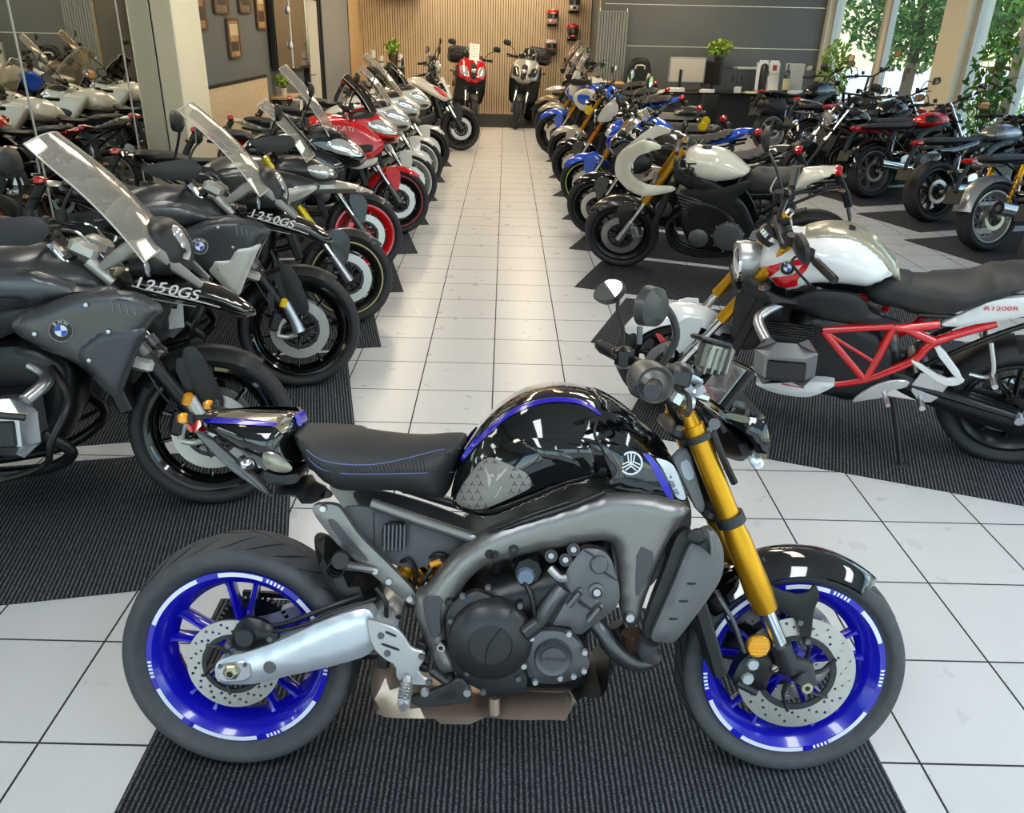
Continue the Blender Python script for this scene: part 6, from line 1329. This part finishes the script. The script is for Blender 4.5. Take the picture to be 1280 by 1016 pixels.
# ================================================================== right row
def rrow(i, dx=.31, dy=.52, wb=1.45, lean=.16, sc=1.): c = RC[i]; return front_pose(c[0] + dx, c[1] + dy, HRr, wb, lean, sc)
moto(rrow(3), 'naked_motorcycle', 'black naked motorcycle with bubble screen between the cafe racer and the blue one', GR, style='naked', body=mat('bronze_black_paint', '2a2722', .2, coat=1.), fendm=BLK, forkm=BLKS, forklow=BLKS, screen=((1.26, 1.0), (1.06, 1.2), .14, .1, SCR), panels=[('half_fairing', BLK, [(1.0, .86), (1.06, 1.0), (1.24, 1.04), (1.38, .9), (1.32, .78), (1.15, .74)], .16, 'puff', .08)], head=None, lod=48)
_, tsf = moto(rrow(4), 'naked_motorcycle', 'bright blue naked motorcycle with blue mudguard and lime rim stripe in the right row', GR, style='naked', body=BLUE2, tailm=BLUE2, fendm=BLUE2, fender=(35, 140), pin=GREEN, forkm=GOLD, forklow=BLKS, head='wedge', headm=BLUE2, panels=[('side_fairing', BLU, [(.8, .9), (1.05, .92), (1.24, .82), (1.2, .7), (1.05, .66), (.9, .76)], .17, .02, .02), ('tank_stripe', GREEN, [(.72, .92), (.9, .9), (.95, .87), (.74, .88)], 'tank', .002, 0), ('flyscreen', OFFW, [(1.16, .98), (1.2, 1.18), (1.3, 1.08), (1.36, .95)], .1, .02, .01)], lod=48)
moto(rrow(5), 'naked_motorcycle', 'black naked motorcycle with orange fork and black front wheel beyond the blue one', GR, style='retro', body=BLK, fendm=BLK, forkm=mat('orange_fork', 'c9781c', .3, .5), forklow=GOLD, head='round', headm=BLK, muffler=((.5, .34), (-.1, .4)), lod=44, panels=[('side_badge', YEL, circ(-.02, .86, .05, 14), .12, .01, .004)], wr=.17)
moto(rrow(6), 'retro_motorcycle', 'black retro motorcycle with pale front mudguard and grey seat in the right row', GR, style='retro', body=BLK, fendm=SILB, forkm=GOLD, forklow=GOLD, head='round', headm=BLK, panels=[('number_plate', YEL, circ(1.16, .86, .06, 14), .13, .01, .004), ('tail_hump', GRF, [(-.28, .83), (-.26, .93), (-.1, .95), (.06, .9), (.1, .84)], .11, 'puff', .05)], seatm=mat('grey_seat', '77726a', .6), lod=40)
moto(rrow(7, sc=1.02), 'rally_motorcycle', 'blue rally motorcycle with white number boards and gold fork in the right row', GR, style='adv', wb=1.55, Rf=.34, rrf=.267, rim=BLKS, wst='wire', body=BLUE2, fendm=BLUE2, fender=(40, 120), forkm=GOLD, forklow=OFFW, head=None, mirrors=.2, bars=(.0, .43, 1.2), guards=True, panels=[('front_board', OFFW, [(1.24, .86), (1.2, 1.16), (1.26, 1.3), (1.34, 1.14), (1.4, .9)], .12, 'puff', .05), ('side_fairing', OFFW, [(.9, .98), (1.12, 1.04), (1.3, .92), (1.2, .74), (1.04, .7), (.94, .84)], .17, .02, .02), ('side_graphic', BLUE2, [(1.0, .94), (1.2, .96), (1.2, .84), (1.06, .8)], .2, .01, .006)], screen=((1.3, 1.2), (1.16, 1.46), .12, .09, SCR), lod=36)
moto(rrow(8, sc=1.04), 'adventure_motorcycle', 'white and sand adventure motorcycle with raised white screen far down the right row', GR, style='adv', wb=1.52, Rf=.325, rrf=.25, rim=BLKS, body=OFFW, fendm=SILB, forkm=GOLD, head='wedge', headm=OFFW, bars=(.0, .43, 1.18), guards=True, mirrors=.18, screen=((1.36, 1.1), (1.1, 1.5), .16, .13, SCR), panels=[('side_fairing', BLUE2, [(.9, .98), (1.12, 1.02), (1.3, .9), (1.2, .72), (1.0, .72)], .19, .02, .02), ('beak', OFFW, [(1.3, .9), (1.5, .92), (1.72, .84), (1.5, .82)], .08, 'puff', .05)], lod=36)
moto(rrow(9, sc=1.06), 'adventure_motorcycle', 'sand brown adventure motorcycle with tan screen last in the right row', GR, style='adv', wb=1.52, Rf=.325, rrf=.25, rim=BLKS, body=mat('sand_paint', '8b7a64', .3, .3, coat=.5), fendm=mat('sand_paint', '8b7a64'), forkm=BLKS, head='wedge', headm=BLK, bars=(.0, .43, 1.18), guards=True, mirrors=.18, screen=((1.36, 1.1), (1.06, 1.52), .17, .14, glassy('tan_screen', 'cdb9a4', .8, .05, 1.6)), panels=[('side_fairing', BLK, [(.9, .98), (1.12, 1.02), (1.3, .9), (1.2, .72), (1.0, .72)], .19, .02, .02)], lod=36)

# ================================================================== by the windows, tails towards the aisle
HF = R_(19)
def frow(px_, py_, lean=.16, sc=1., h=HF): c = on_floor(px_, py_); return Pose(c.x, c.y + .06, h, lean, sc)
moto(frow(1232, 316), 'retro_motorcycle', 'silver retro motorcycle with gold twin shocks and pale wheel rims nearest by the windows', GF, style='retro', rim=LGREY, wst='wire', pin=LGREY, wr=.15, wf=.11, body=LGREY, shocks=GOLD, rearfend=LGREY, fendm=LGREY, head='round', headm=CHR, exh=ALU, muffler=((.5, .3), (-.12, .4)), lod=56, fork='rwu', forkm=CHR, forklow=ALU, mirrors=.1, tlamp=(-.27, .80))
_, tsf = moto(frow(1163, 279), 'naked_motorcycle', 'silver grey naked motorcycle with red oval tail lamp, second by the windows', GF, style='retro', rim=BLKS, wr=.18, body=mat('pewter_paint', '8f8d88', .25, .6, coat=.6), seatm=SEATM, framem=BLKS, fendm=GREY, exh=ALU, muffler=((.5, .3), (.02, .34)), head='round', headm=BLKM, lod=56, mirrors=.12, panels=[('tail_side', BLK, [(-.2, .74), (.1, .74), (.45, .82), (.4, .74), (.05, .68)], .12, .02, .012), ('tank_panel', LGREY, [(.66, .9), (.92, .92), (.98, .84), (.8, .8), (.66, .82)], 'tank', .004, .004)], tlamp=(-.24, .80))
moto(frow(1086, 249), 'retro_motorcycle', 'retro motorcycle with bright red tank and chrome tailpipe by the windows', GF, style='retro', rim=GREY, nsp=7, pin=GREY, wr=.17, body=RED, shocks=BLKS, fendm=BLK, rearfend=BLK, head='round', headm=BLK, exh=CHR, muffler=((.5, .32), (-.05, .4)), lod=52, mirrors=.1, panels=[('tank_knee_pad', BLKM, [(.66, .92), (.78, .93), (.84, .88), (.72, .84), (.64, .86)], 'tank', .004, .003)], tlamp=(-.24, .80), fork='rwu')
moto(frow(1046, 226), 'naked_motorcycle', 'black naked motorcycle with dark red tail panel and chrome fittings by the windows', GF, style='naked', rim=BLKS, body=BLK, tailm=RED, head='round', headm=BLK, exh=CHR, lod=44, wr=.18, mirrors=.1, fork='rwu', forkm=CHR)
moto(frow(1008, 208), 'cruiser_motorcycle', 'black cruiser with silver grab rail, spoked silver rear wheel and high handlebar', GF, style='retro', rim=GREY, nsp=5, pin=GREY, wr=.17, body=BLK, shocks=CHR, grab=LGREY, rearfend=BLK, head='round', headm=CHR, bars=(.02, .40, 1.28), exh=CHR, lod=44, mirrors=.2, fork='rwu', forkm=CHR, muffler=((.5, .3), (-.2, .32)))
moto(frow(962, 190), 'cruiser_motorcycle', 'black motorcycle with black saddlebag shaped tail and red lamp nearest the desk', GF, style='adv', rim=LGREY, nsp=6, wr=.18, body=BLK, tailm=BLK, head='round', headm=BLK, bars=(.02, .42, 1.2), exh=BLKS, lod=40, mirrors=.16, panels=[('side_case', BLKM, [(-.3, .62), (-.3, .82), (.12, .84), (.2, .62), (.0, .52)], .26, 'puff', .08)])
moto(Pose(5.0, 10.9, R_(200), .16), 'retro_motorcycle', 'black retro motorcycle with bronze tank rim standing behind the red-tanked one', GF, style='retro', rim=BLKS, body=BLK, head='round', headm=CHR, bars=(.0, .40, 1.2), lod=40, fork='rwu', forkm=CHR, mirrors=.14)
moto(frow(1318, 372), 'naked_motorcycle', 'dark naked motorcycle cut off at the right edge beside the silver retro one', GF, style='naked', body=BLK, head='round', headm=BLK, lod=40)
# ================================================================== furniture and fittings
# radiator
RADM = mat('radiator_enamel', '8f928e', .35, .2)
t = empty('radiator', (2.07, RIGHT_Y - .014, .45)); tag(t, 'tall grey ribbed radiator on the anthracite wall', 'radiator')
b = MB(); b.use(RADM)
for k in range(11): b.box((-.27 + k * .054, -.06, .82), (.047, .05, 1.62), ch=.009)
b.build('heating_fin', t)['kind'] = 'stuff'
b = MB(); b.use(RADM).box((0, -.035, 1.63), (.6, .04, .04), ch=.008); b.box((0, -.035, .02), (.6, .04, .04), ch=.008); b.build('header_pipe', t)
b = MB(); b.use(CHR); b.cyl((-.26, -.06, 1.64), (-.26, -.06, 1.69), .012); b.build('air_valve', t); b = MB(); b.use(CHR).cyl((.26, -.06, 1.64), (.26, -.06, 1.69), .012); b.build('air_valve', t); b = MB(); b.use(RADM).box((0, -.014, .8), (.5, .028, .05)); b.build('wall_bracket', t)
# helmets
def helmet(px_, py_, base, acc, label, shelf=False):
    p = on_y(px_, py_, BACK_Y - .2); t = empty('helmet', (p.x, BACK_Y - .2, p.z)); tag(t, label, 'helmet', 'helmets on the slatted wall')
    b = MB(); b.use(base).ell((0, 0, .02), (.125, .145, .145), 22, 14); b.box((0, -.09, -.08), (.16, .12, .09), ch=.03); b.build('shell', t, ang=70)
    b = MB(); b.use(acc); b.lathe([(.126, .0), (.128, .03), (.118, .09), (.11, .095), (.12, .03)], (0, 0, .05), (0, 0, 1), n=22); b.box((0, -.135, -.075), (.1, .04, .05), ch=.012); b.build('shell_stripe', t)
    b = MB(); b.use(LENSD); vs = []
    for i in range(9):
        a = PI + PI * (i + .6) / 9.2 * .98
        for z, r in ((-.04, 1.03), (.055, 1.03)): vs.append((.125 * r * math.cos(a), .148 * r * math.sin(a), .02 + z))
    b.add(vs, [(2 * i, 2 * i + 2, 2 * i + 3, 2 * i + 1) for i in range(8)]); b.build('visor', t)
    s = MB(); s.use(M_BLACKM).box((0, 0, 0), (.24, .2, .012), ch=.003); s.box((0, .085, -.02), (.2, .02, .04)); o = s.build('helmet_shelf'); o.location = (p.x, BACK_Y - .115, p.z - .135); tag(o, 'small black shelf under ' + label.split(' on ')[0].replace('the ', ''), 'shelf', 'helmet shelves')
helmet(691, 21.7, WHT, RED, 'white and red helmet with black visor on the slatted wall, left of the highest helmet')
helmet(718, 5, WHT, BLKM, 'white helmet highest on the slatted wall near the grey panel')
helmet(716, 40, BLK, RED, 'black helmet with red and white band on the slatted wall under the white one')
helmet(689, 58.7, RED, WHT, 'red and white helmet lowest on the slatted wall above the grey scooter')
# pictures
SEP = [mat('sepia_photo_%s' % k, c, .5, noise=.55, scale=s) for k, c, s in (('a', '9a7a58', 9), ('b', '7d6a55', 14), ('c', 'a5835c', 7), ('d', '6f6152', 11), ('e', 'b08a58', 8))]
FRW = mat('walnut_frame', '6b4a30', .4, noise=.2, scale=20)
for (y0, y1, z0, z1, k, lab) in ((9.02, 9.32, 1.70, 2.22, 0, 'tall sepia photo in a walnut frame half hidden by the cream column'), (9.66, 10.12, 1.86, 2.36, 1, 'sepia photo in a walnut frame, high beside the column'), (10.02, 10.41, 1.40, 1.80, 2, 'sepia photo in a walnut frame, lowest on the anthracite wall'), (10.56, 11.0, 1.88, 2.35, 3, 'sepia photo in a walnut frame, high in the middle of the anthracite wall'), (11.26, 11.62, 1.70, 2.2, 4, 'warm landscape photo in a walnut frame next to the black cabinet')):
    t = empty('framed_photo', (WALL_X + .0, (y0 + y1) / 2, (z0 + z1) / 2)); tag(t, lab, 'picture', 'photos on the anthracite wall'); w, h = y1 - y0, z1 - z0
    b = MB(); b.use(FRW); x = .0
    for yy, zz, a, c in ((0, h / 2, w, .025), (0, -h / 2, w, .025), (w / 2, 0, .025, h), (-w / 2, 0, .025, h)): b.box((x, yy, zz), (.03, a + .025, c + .0), ch=.004)
    b.build('frame', t); b = MB(); b.use(SEP[k]).box((-.004, 0, 0), (.02, w - .02, h - .02)); b.use(mat('photo_dark', '3d3128', .5)).box((.0068, 0, -h * .22), (.001, w * .7, h * .25)); b.use(mat('photo_light', 'd8c09a', .5)).box((.0066, 0, h * .22), (.001, w * .85, h * .3)); b.build('photo', t)
# wall cabinets and door on the left
def flush(name, label, y0, y1, z0, z1, m, strip=None, knob=False):
    t = empty(name, (WALL_X + .022, (y0 + y1) / 2, z0)); tag(t, label, 'cabinet'); w, h = y1 - y0, z1 - z0
    b = MB(); b.use(M_BLACKM).box((.025, 0, h / 2), (.07, w, h), ch=.004); b.build('body', t); b = MB(); b.use(m).box((.066, 0, h / 2), (.016, w - .05, h - .04), ch=.004); d = b.build('door', t)
    if strip: b = MB(); b.use(strip).box((.07, w / 2 - .03, h / 2), (.03, .05, h)); b.build('edge_strip', t)
    if knob:
        for z in (.3, .75): b = MB(); b.use(WHT).ell((.09, w / 2 - .12, z), (.03, .05, .05), 10, 8); b.build('knob', d)
flush('wall_cabinet', 'black lacquered wall cabinet with white edge strip beyond the framed photos', 11.72, 12.56, 1.18, 2.7, M_BLACKG, M_WHITE, True)
flush('wall_cabinet', 'black wall cabinet with a dark brown glass front next to the white door', 12.6, 13.62, 1.14, 2.7, mat('brown_glass', '241a16', .1, coat=.6), CHR)
t = empty('shelf', (WALL_X + .1, 12.0, .84)); tag(t, 'narrow oak shelf under the black wall cabinet', 'shelf'); b = MB(); b.use(M_OAK).box((0, 0, 0), (.22, .8, .03), ch=.004); b.build('board', t); b = MB(); b.use(M_BLACKM).box((-.06, -.3, -.05), (.1, .02, .08)); b.build('bracket', t); b = MB(); b.use(M_BLACKM).box((-.06, .3, -.05), (.1, .02, .08)); b.build('bracket', t)
b = MB(); b.use(mat('white_door', 'd4d2c6', .5)).box((WALL_X + .02, 14.2, 1.05), (.05, .85, 2.1), ch=.006); b.use(M_BLACKM).box((WALL_X + .02, 13.72, 1.1), (.09, .1, 2.2)); b.box((WALL_X + .02, 14.68, 1.1), (.09, .1, 2.2)); b.box((WALL_X + .02, 14.2, 2.16), (.09, .86, .1)); d = struct('door_1', b); b = MB(); b.use(CHR).tube([(WALL_X + .05, 13.86, 1.02), (WALL_X + .1, 13.86, 1.02), (WALL_X + .1, 13.98, 1.02)], .01, 8, 1); b.build('door_handle', d)
flush('tall_cabinet', 'tall black and grey cabinet beside the white door', 14.75, 17.2, .02, 2.9, mat('grey_front', '8d9092', .4), M_BLACKG)
# plants
def plant(name, x, y, z, h, r, pot, label, n=120, size=.06, mats=(1, 2, 2), ph=.16, pr_=.09, stems=5):
    t = empty(name, (x, y, z)); tag(t, label, 'plant')
    b = MB(); b.use(pot).lathe([(0, 0), (pr_ * .75, 0), (pr_, ph), (pr_ * .9, ph), (pr_ * .88, ph - .02), (0, ph - .02)], (0, 0, 0), (0, 0, 1), n=18); b.build('pot', t)
    b = MB(); b.use(M_BARK)
    for k in range(stems): a = k * 6.28 / stems; b.tube([(0.02 * math.cos(a), .02 * math.sin(a), ph - .03), (r * .3 * math.cos(a), r * .3 * math.sin(a), ph + h * .4), (r * .6 * math.cos(a), r * .6 * math.sin(a), ph + h * .8)], [.008, .004], 5, 3)
    b.build('stem', t)
    b = MB(); leaves(b, n, (0, 0, ph + h * .55), (r, r, h * .5), size, [M_LEAF[i] for i in mats], .1); b.build('foliage', t); return t
POTW = mat('white_pot', 'd8d7d2', .4); POTD = mat('dark_pot', '2c2b2c', .5); POTB = mat('brown_pot', '5b3f2e', .6)
plant('potted_plant', WALL_X + .1, 11.85, .858, .16, .12, POTW, 'small green plant in a white pot on the oak shelf', 60, .05, ph=.1, pr_=.05)
plant('potted_plant', 4.13, 17.05, 1.125, .30, .24, POTD, 'bright green plant in a dark pot on the grey sideboard', 200, .06, ph=.2)
plant('potted_plant', -2.25, 17.5, 1.013, .26, .16, POTB, 'spiky green plant in a brown pot on the black coffee cabinet', 90, .07, ph=.22, pr_=.1)
plant('fig_tree', 5.98, 10.75, 0, 1.4, .3, POTD, 'tall green fig tree in a pot by the glass door', 300, .065, (0, 0, 1), ph=.42, pr_=.18, stems=4)
plant('potted_plant', 6.05, 16.1, 0, 1.2, .3, POTW, 'bushy yellow-green plant on the floor beside the far window', 320, .07, (1, 2, 2), ph=.45, pr_=.2)
# coffee corner
t = empty('coffee_cabinet', (-2.4, 17.5, 0)); tag(t, 'low black cabinet in the corner carrying white dispensers', 'cabinet'); b = MB(); b.use(M_BLACKM).box((0, 0, .5), (.7, .5, 1.0), ch=.01); b.build('body', t); b = MB(); b.use(M_BLACKG).box((-.17, -.255, .5), (.32, .015, .92)); b.build('door', t); b = MB(); b.use(M_BLACKG).box((.17, -.255, .5), (.32, .015, .92)); b.build('door', t)
for dx, h, lab in ((-.25, .30, 'tall white cup dispenser on the black coffee cabinet'), (-.08, .2, 'short white sugar dispenser on the black coffee cabinet'), (.30, .24, 'grey-white milk canister beside the spiky plant')):
    t = empty('dispenser', (-2.4 + dx, 17.45, 1.002)); tag(t, lab, 'dispenser'); b = MB(); b.use(POTW).lathe([(0, 0), (.055, 0), (.055, h * .9), (.04, h), (0, h)], axis=(0, 0, 1), n=16); b.build('body', t); b = MB(); b.use(DGREY).lathe([(.056, h * .4), (.058, h * .42), (.058, h * .5), (.056, h * .52)], axis=(0, 0, 1), n=16); b.build('band', t)
# cream table
t = empty('side_table', (-1.2, 14.75, 0)); tag(t, 'small cream drum-topped table at the end of the left row', 'table'); b = MB(); b.use(CRM).lathe([(0, .72), (.24, .72), (.27, .74), (.27, .84), (.25, .86), (0, .86)], axis=(0, 0, 1), n=28); b.build('table_top', t)
for k in range(3): a = k * 2.1; b = MB(); b.use(CHR).tube([(.15 * math.cos(a), .15 * math.sin(a), .72), (.22 * math.cos(a), .22 * math.sin(a), 0)], .012, 8, 1); b.build('leg', t)
# bin
t = empty('waste_bin', (1.14, 17.15, 0)); tag(t, 'round grey waste bin beside the grey scooter', 'bin'); b = MB(); b.use(mat('bin_grey', '6b6d6e', .45, .3)).lathe([(0, 0), (.15, 0), (.19, .58), (.18, .58), (.16, .03), (0, .03)], axis=(0, 0, 1), n=24); b.build('body', t); b = MB(); b.use(DGREY).lathe([(.185, .57), (.2, .57), (.2, .6), (.185, .6)], axis=(0, 0, 1), n=24, closed=True); b.build('rim', t)
# heater at the ceiling
t = empty('wall_heater', (-2.3, 18.9, 2.30)); tag(t, 'dark box-shaped air heater hanging high at the slatted wall', 'heater'); b = MB(); b.use(M_BLACKM).box((0, 0, .15), (.9, .4, .3), ch=.02); b.build('housing', t); b = MB(); b.use(RADM).box((.25, -.19, .11), (.38, .06, .22), ch=.01); b.build('vent', t); b = MB(); b.use(DGREY).box((0, .25, .2), (.3, .14, .08)); b.build('bracket', t)
# desk
DESKM = mat('desk_black', '26282a', .35); TOPM = mat('desk_top_black', '1b1c1d', .2, coat=.3)
t = empty('reception_desk', (4.25, 16.35, 0)); tag(t, 'long black reception desk in front of the anthracite wall', 'desk')
b = MB(); b.use(TOPM).box((0, 0, .735), (2.7, .8, .03), ch=.004); b.build('desk_top', t)
b = MB(); b.use(DESKM).box((-.95, -.2, .36), (.75, .04, .72)); b.build('front_panel', t); b = MB(); b.use(DESKM).box((.5, -.2, .36), (1.5, .04, .72)); b.build('front_panel', t)
for x in (-1.28, 1.28): b = MB(); b.use(DESKM).box((x, .08, .36), (.05, .6, .72)); b.build('leg', t)
t = empty('sideboard', (4.5, 17.2, 0)); tag(t, 'grey black sideboard behind the reception desk', 'sideboard'); b = MB(); b.use(mat('sideboard_grey', '4c5054', .35)).box((0, 0, .56), (1.15, .45, 1.12), ch=.006); b.build('body', t)
for x in (-.28, .28): b = MB(); b.use(mat('sideboard_door', '53575b', .3)).box((x, -.232, .56), (.54, .015, 1.0)); d = b.build('door', t); b = MB(); b.use(CHR).box((x * .3, -.245, .95), (.015, .02, .1)); b.build('handle', d)
b = MB(); b.use(PAPER).box((4.75, 17.2, 1.137), (.5, .3, .03), (0, 0, .1)); tag(b.build('paper_stack'), 'flat stack of white papers on top of the grey sideboard', 'papers')
# monitor and desk things
t = empty('monitor', (3.38, 16.3, .75)); tag(t, 'pale backed silver monitor with black stand on the reception desk', 'monitor')
b = MB(); b.use(LGREY).box((0, 0, .36), (.68, .04, .45), ch=.012); b.build('casing', t); b = MB(); b.use(mat('monitor_back', 'cfc9bb', .5)).box((0, -.022, .36), (.62, .006, .39)); b.build('back_cover', t); b = MB(); b.use(BLKM).box((-.12, -.05, .19), (.05, .03, .36)); b.box((-.05, -.06, .006), (.3, .2, .012)); b.build('stand', t)
t = empty('monitor', (3.88, 16.35, .75)); tag(t, 'dark monitor seen edge-on behind the pale monitor', 'monitor'); b = MB(); b.use(BLKM).box((0, 0, .32), (.06, .5, .4), (0, 0, .4), ch=.01); b.build('casing', t); b = MB(); b.use(BLKM).box((0, 0, .1), (.05, .05, .18)); b.box((0, 0, .006), (.22, .2, .012)); b.build('stand', t)
for x, y, w, d, h, lab in ((3.15, 16.02, .3, .14, .06, 'pile of white papers in front of the pale monitor'), (3.72, 15.97, .26, .1, .05, 'pile of glossy leaflets beside the pale monitor'), (4.3, 16.05, .12, .05, .1, 'small white card holder in the middle of the reception desk'), (4.78, 16.1, .7, .28, .012, 'cream coloured papers spread over the reception desk'), (5.42, 16.1, .28, .2, .05, 'white paper tray at the right end of the reception desk')):
    b = MB(); b.use(PAPER if 'cream' not in lab else mat('cream_paper', 'dcd3a8', .7)).box((0, 0, h / 2), (w, d, h), (0, 0, .15), ch=.002); b.box((.02, .01, h + .004), (w * .9, d * .9, .006), (0, 0, -.1)); o = b.build('desk_papers'); o.location = (x, y, .751); tag(o, lab, 'papers', 'papers on the reception desk')
t = empty('bottle', (5.275, 16.35, .751)); tag(t, 'dark bottle with a cream label on the reception desk', 'bottle'); b = MB(); b.use(LENSD).lathe([(0, 0), (.06, 0), (.06, .3), (.05, .36), (.02, .42), (.02, .5), (0, .5)], axis=(0, 0, 1), n=20); b.build('glass', t); b = MB(); b.use(mat('bottle_label', 'd6cba2', .6)).lathe([(.061, .05), (.061, .25)], axis=(0, 0, 1), n=20); b.build('paper_label', t)
t = empty('brochure_stand', (4.98, 16.6, .751)); tag(t, 'white brochure stand with red pictured leaflets on the desk', 'stand'); b = MB(); b.use(WHT).box((0, 0, .26), (.44, .03, .5), (-.15, 0, 0), ch=.004); b.box((0, -.06, .02), (.44, .18, .03)); b.build('back_board', t)
for x in (-.1, .1): b = MB(); b.use(PAPER).box((x, -.01, .44), (.17, .012, .22), (-.15, 0, 0)); b.use(mat('leaflet_red', 'a8323a', .5)).box((x + .01, -.02, .42), (.08, .006, .1), (-.15, 0, 0)); b.build('leaflet', t)
t = empty('box', (5.48, 16.6, .751)); tag(t, 'plain white upright box at the right end of the desk', 'box'); b = MB(); b.use(M_WHITE).box((0, 0, .25), (.3, .2, .5), ch=.005); b.build('carton', t)
# chairs
def office_chair(x, y, rz, label, shell, padm):
    t = empty('office_chair', (x, y, 0), (0, 0, rz)); tag(t, label, 'chair'); b = MB(); b.use(shell).puff([(-.22, .5), (-.26, .75), (-.24, 1.05), (-.16, 1.28), (.16, 1.28), (.24, 1.05), (.26, .75), (.22, .5)], .06, .05, y0=.22); b.build('backrest', t, ang=60)
    for s in (-1, 1):
        b = MB(); b.use(padm).panel([(s * .17, .55), (s * .24, .75), (s * .22, 1.0), (s * .15, 1.02), (s * .13, .7)], -.155, .02, .01, .02, .03, side=-1); b.build('side_bolster', t)
    b = MB(); b.use(padm).tube([(-.09, .145, 1.08), (-.07, .145, 1.14), (.07, .145, 1.14), (.09, .145, 1.08)], .015, 8); b.build('harness_opening', t)
    b = MB(); b.use(shell).box((0, 0, .48), (.5, .5, .1), ch=.035); b.build('seat', t); b = MB(); b.use(BLKM).cyl((0, 0, .1), (0, 0, .44), .03)
    for k in range(5): a = k * 2 * PI / 5; b.tube([(0, 0, .1), (.28 * math.cos(a), .28 * math.sin(a), .06)], [.03, .02], 8, 1); b.ell((.28 * math.cos(a), .28 * math.sin(a), .03), (.03, .03, .03), 8, 6)
    b.build('base', t)
    for s in (-1, 1): b = MB(); b.use(BLKM).tube([(s * .26, .1, .48), (s * .3, .1, .7), (s * .3, -.12, .7)], .02, 8, 2); b.build('armrest', t)
office_chair(2.62, 16.9, 0, 'black and cream racing style office chair at the left end of the desk', BLKM, CRM)
office_chair(4.78, 15.4, 1.35, 'black office chair with tan side in front of the brochure stand', BLKM, mat('tan_leather', 'c79a62', .5))
t = empty('bench', (1.9, 16.4, 0)); tag(t, 'tan upholstered bench below the radiator', 'bench'); b = MB(); b.use(mat('bench_grey', '8a8c8c', .5)).box((0, 0, .35), (.72, .45, .7), ch=.01); b.build('box_base', t); b = MB(); b.use(mat('bench_tan', 'cda06a', .5)).box((0, 0, .79), (.72, .45, .18), ch=.05); b.build('cushion', t)
# ================================================================== camera and light
cd = bpy.data.cameras.new('camera'); co = bpy.data.objects.new('camera', cd); COL.objects.link(co); S.camera = co
cd.sensor_fit = 'HORIZONTAL'; cd.sensor_width = 36; cd.lens = F / 1280 * 36; cd.clip_end = 200; cd.clip_start = .05
cd.shift_x = (640 - PCX) / 1280; cd.shift_y = (PCY - 508) / 1280
fwd = ray(PCX, PCY).normalized(); upv = (ray(PCX, PCY - 100) - ray(PCX, PCY)).normalized(); rt = fwd.cross(upv).normalized(); upv = rt.cross(fwd)
co.matrix_world = Matrix.Translation(CAM) @ Matrix((rt, upv, -fwd)).transposed().to_4x4()

W = bpy.data.worlds.new('sky'); S.world = W; W.use_nodes = True; nt = W.node_tree
sk = nt.nodes.new('ShaderNodeTexSky'); sk.sky_type = 'NISHITA'; sk.sun_disc = False; sk.sun_elevation = R_(48); sk.sun_rotation = R_(250); sk.air_density = 1.2; sk.dust_density = .6
bg = nt.nodes['Background']; bg.inputs[1].default_value = SKY_STRENGTH
nt.links.new(sk.outputs[0], bg.inputs[0])
sd = bpy.data.lights.new('sun', 'SUN'); so = bpy.data.objects.new('sun', sd); COL.objects.link(so); sd.energy = 5.5; sd.angle = R_(1); sd.color = (1, .95, .86)
so.rotation_euler = (R_(-28), R_(36), 0); so.rotation_euler = Vector((.55, -.42, -.95)).to_track_quat('-Z', 'Y').to_euler()

def area(name, loc, rot, sx, sy, power, col, portal=False):
    l = bpy.data.lights.new(name, 'AREA'); l.shape = 'RECTANGLE'; l.size = sx; l.size_y = sy; l.energy = power; l.color = col
    o = bpy.data.objects.new(name, l); COL.objects.link(o); o.location = loc; o.rotation_euler = rot
    if portal: l.cycles.is_portal = True
    return o
area('front_window_portal', (1.6, FRONT_Y - .1, 1.6), (R_(90), 0, 0), 9.4, 2.8, 1, (1, 1, 1), True)
area('side_window_portal', (WIN_X + .12, 7, 1.6), (R_(90), 0, R_(90)), 20.4, 2.8, 1, (1, 1, 1), True)
M_LED = mat('led_diffuser', 'ffffff', .5, emit='fff4e2', es=6.)
M_LEDW = mat('warm_led_diffuser', 'ffffff', .5, emit='ffdfb0', es=6.)
for (x, y, w, l, p, c) in LAMPS:
    t = empty('ceiling_light', (x, y, CEIL)); tag(t, 'unseen flat white rectangular ceiling lamp above the showroom floor', 'ceiling lamp', 'ceiling lamps')
    b = MB(); b.box((0, 0, -.02), (w + .06, l + .06, .04), ch=.01); b.build('lamp_housing', t, M_WFRAME)
    b = MB(); b.box((0, 0, -.043), (w, l, .008)); b.build('diffuser', t, M_LEDW if c[2] < .8 else M_LED)
    area('lamp_light', (x, y, CEIL - .06), (0, 0, 0), w, l, p, c)
S.view_settings.view_transform = 'Standard'; S.view_settings.look = 'None'; S.view_settings.exposure = EXPOSURE; S.view_settings.gamma = 1; S.view_settings.use_curve_mapping = False
S.cycles.use_denoising = True
S.cycles.max_bounces = 10; S.cycles.diffuse_bounces = 4; S.cycles.glossy_bounces = 5; S.cycles.transparent_max_bounces = 24; S.cycles.transmission_bounces = 6
S.cycles.sample_clamp_indirect = 6; S.cycles.caustics_reflective = False; S.cycles.caustics_refractive = False
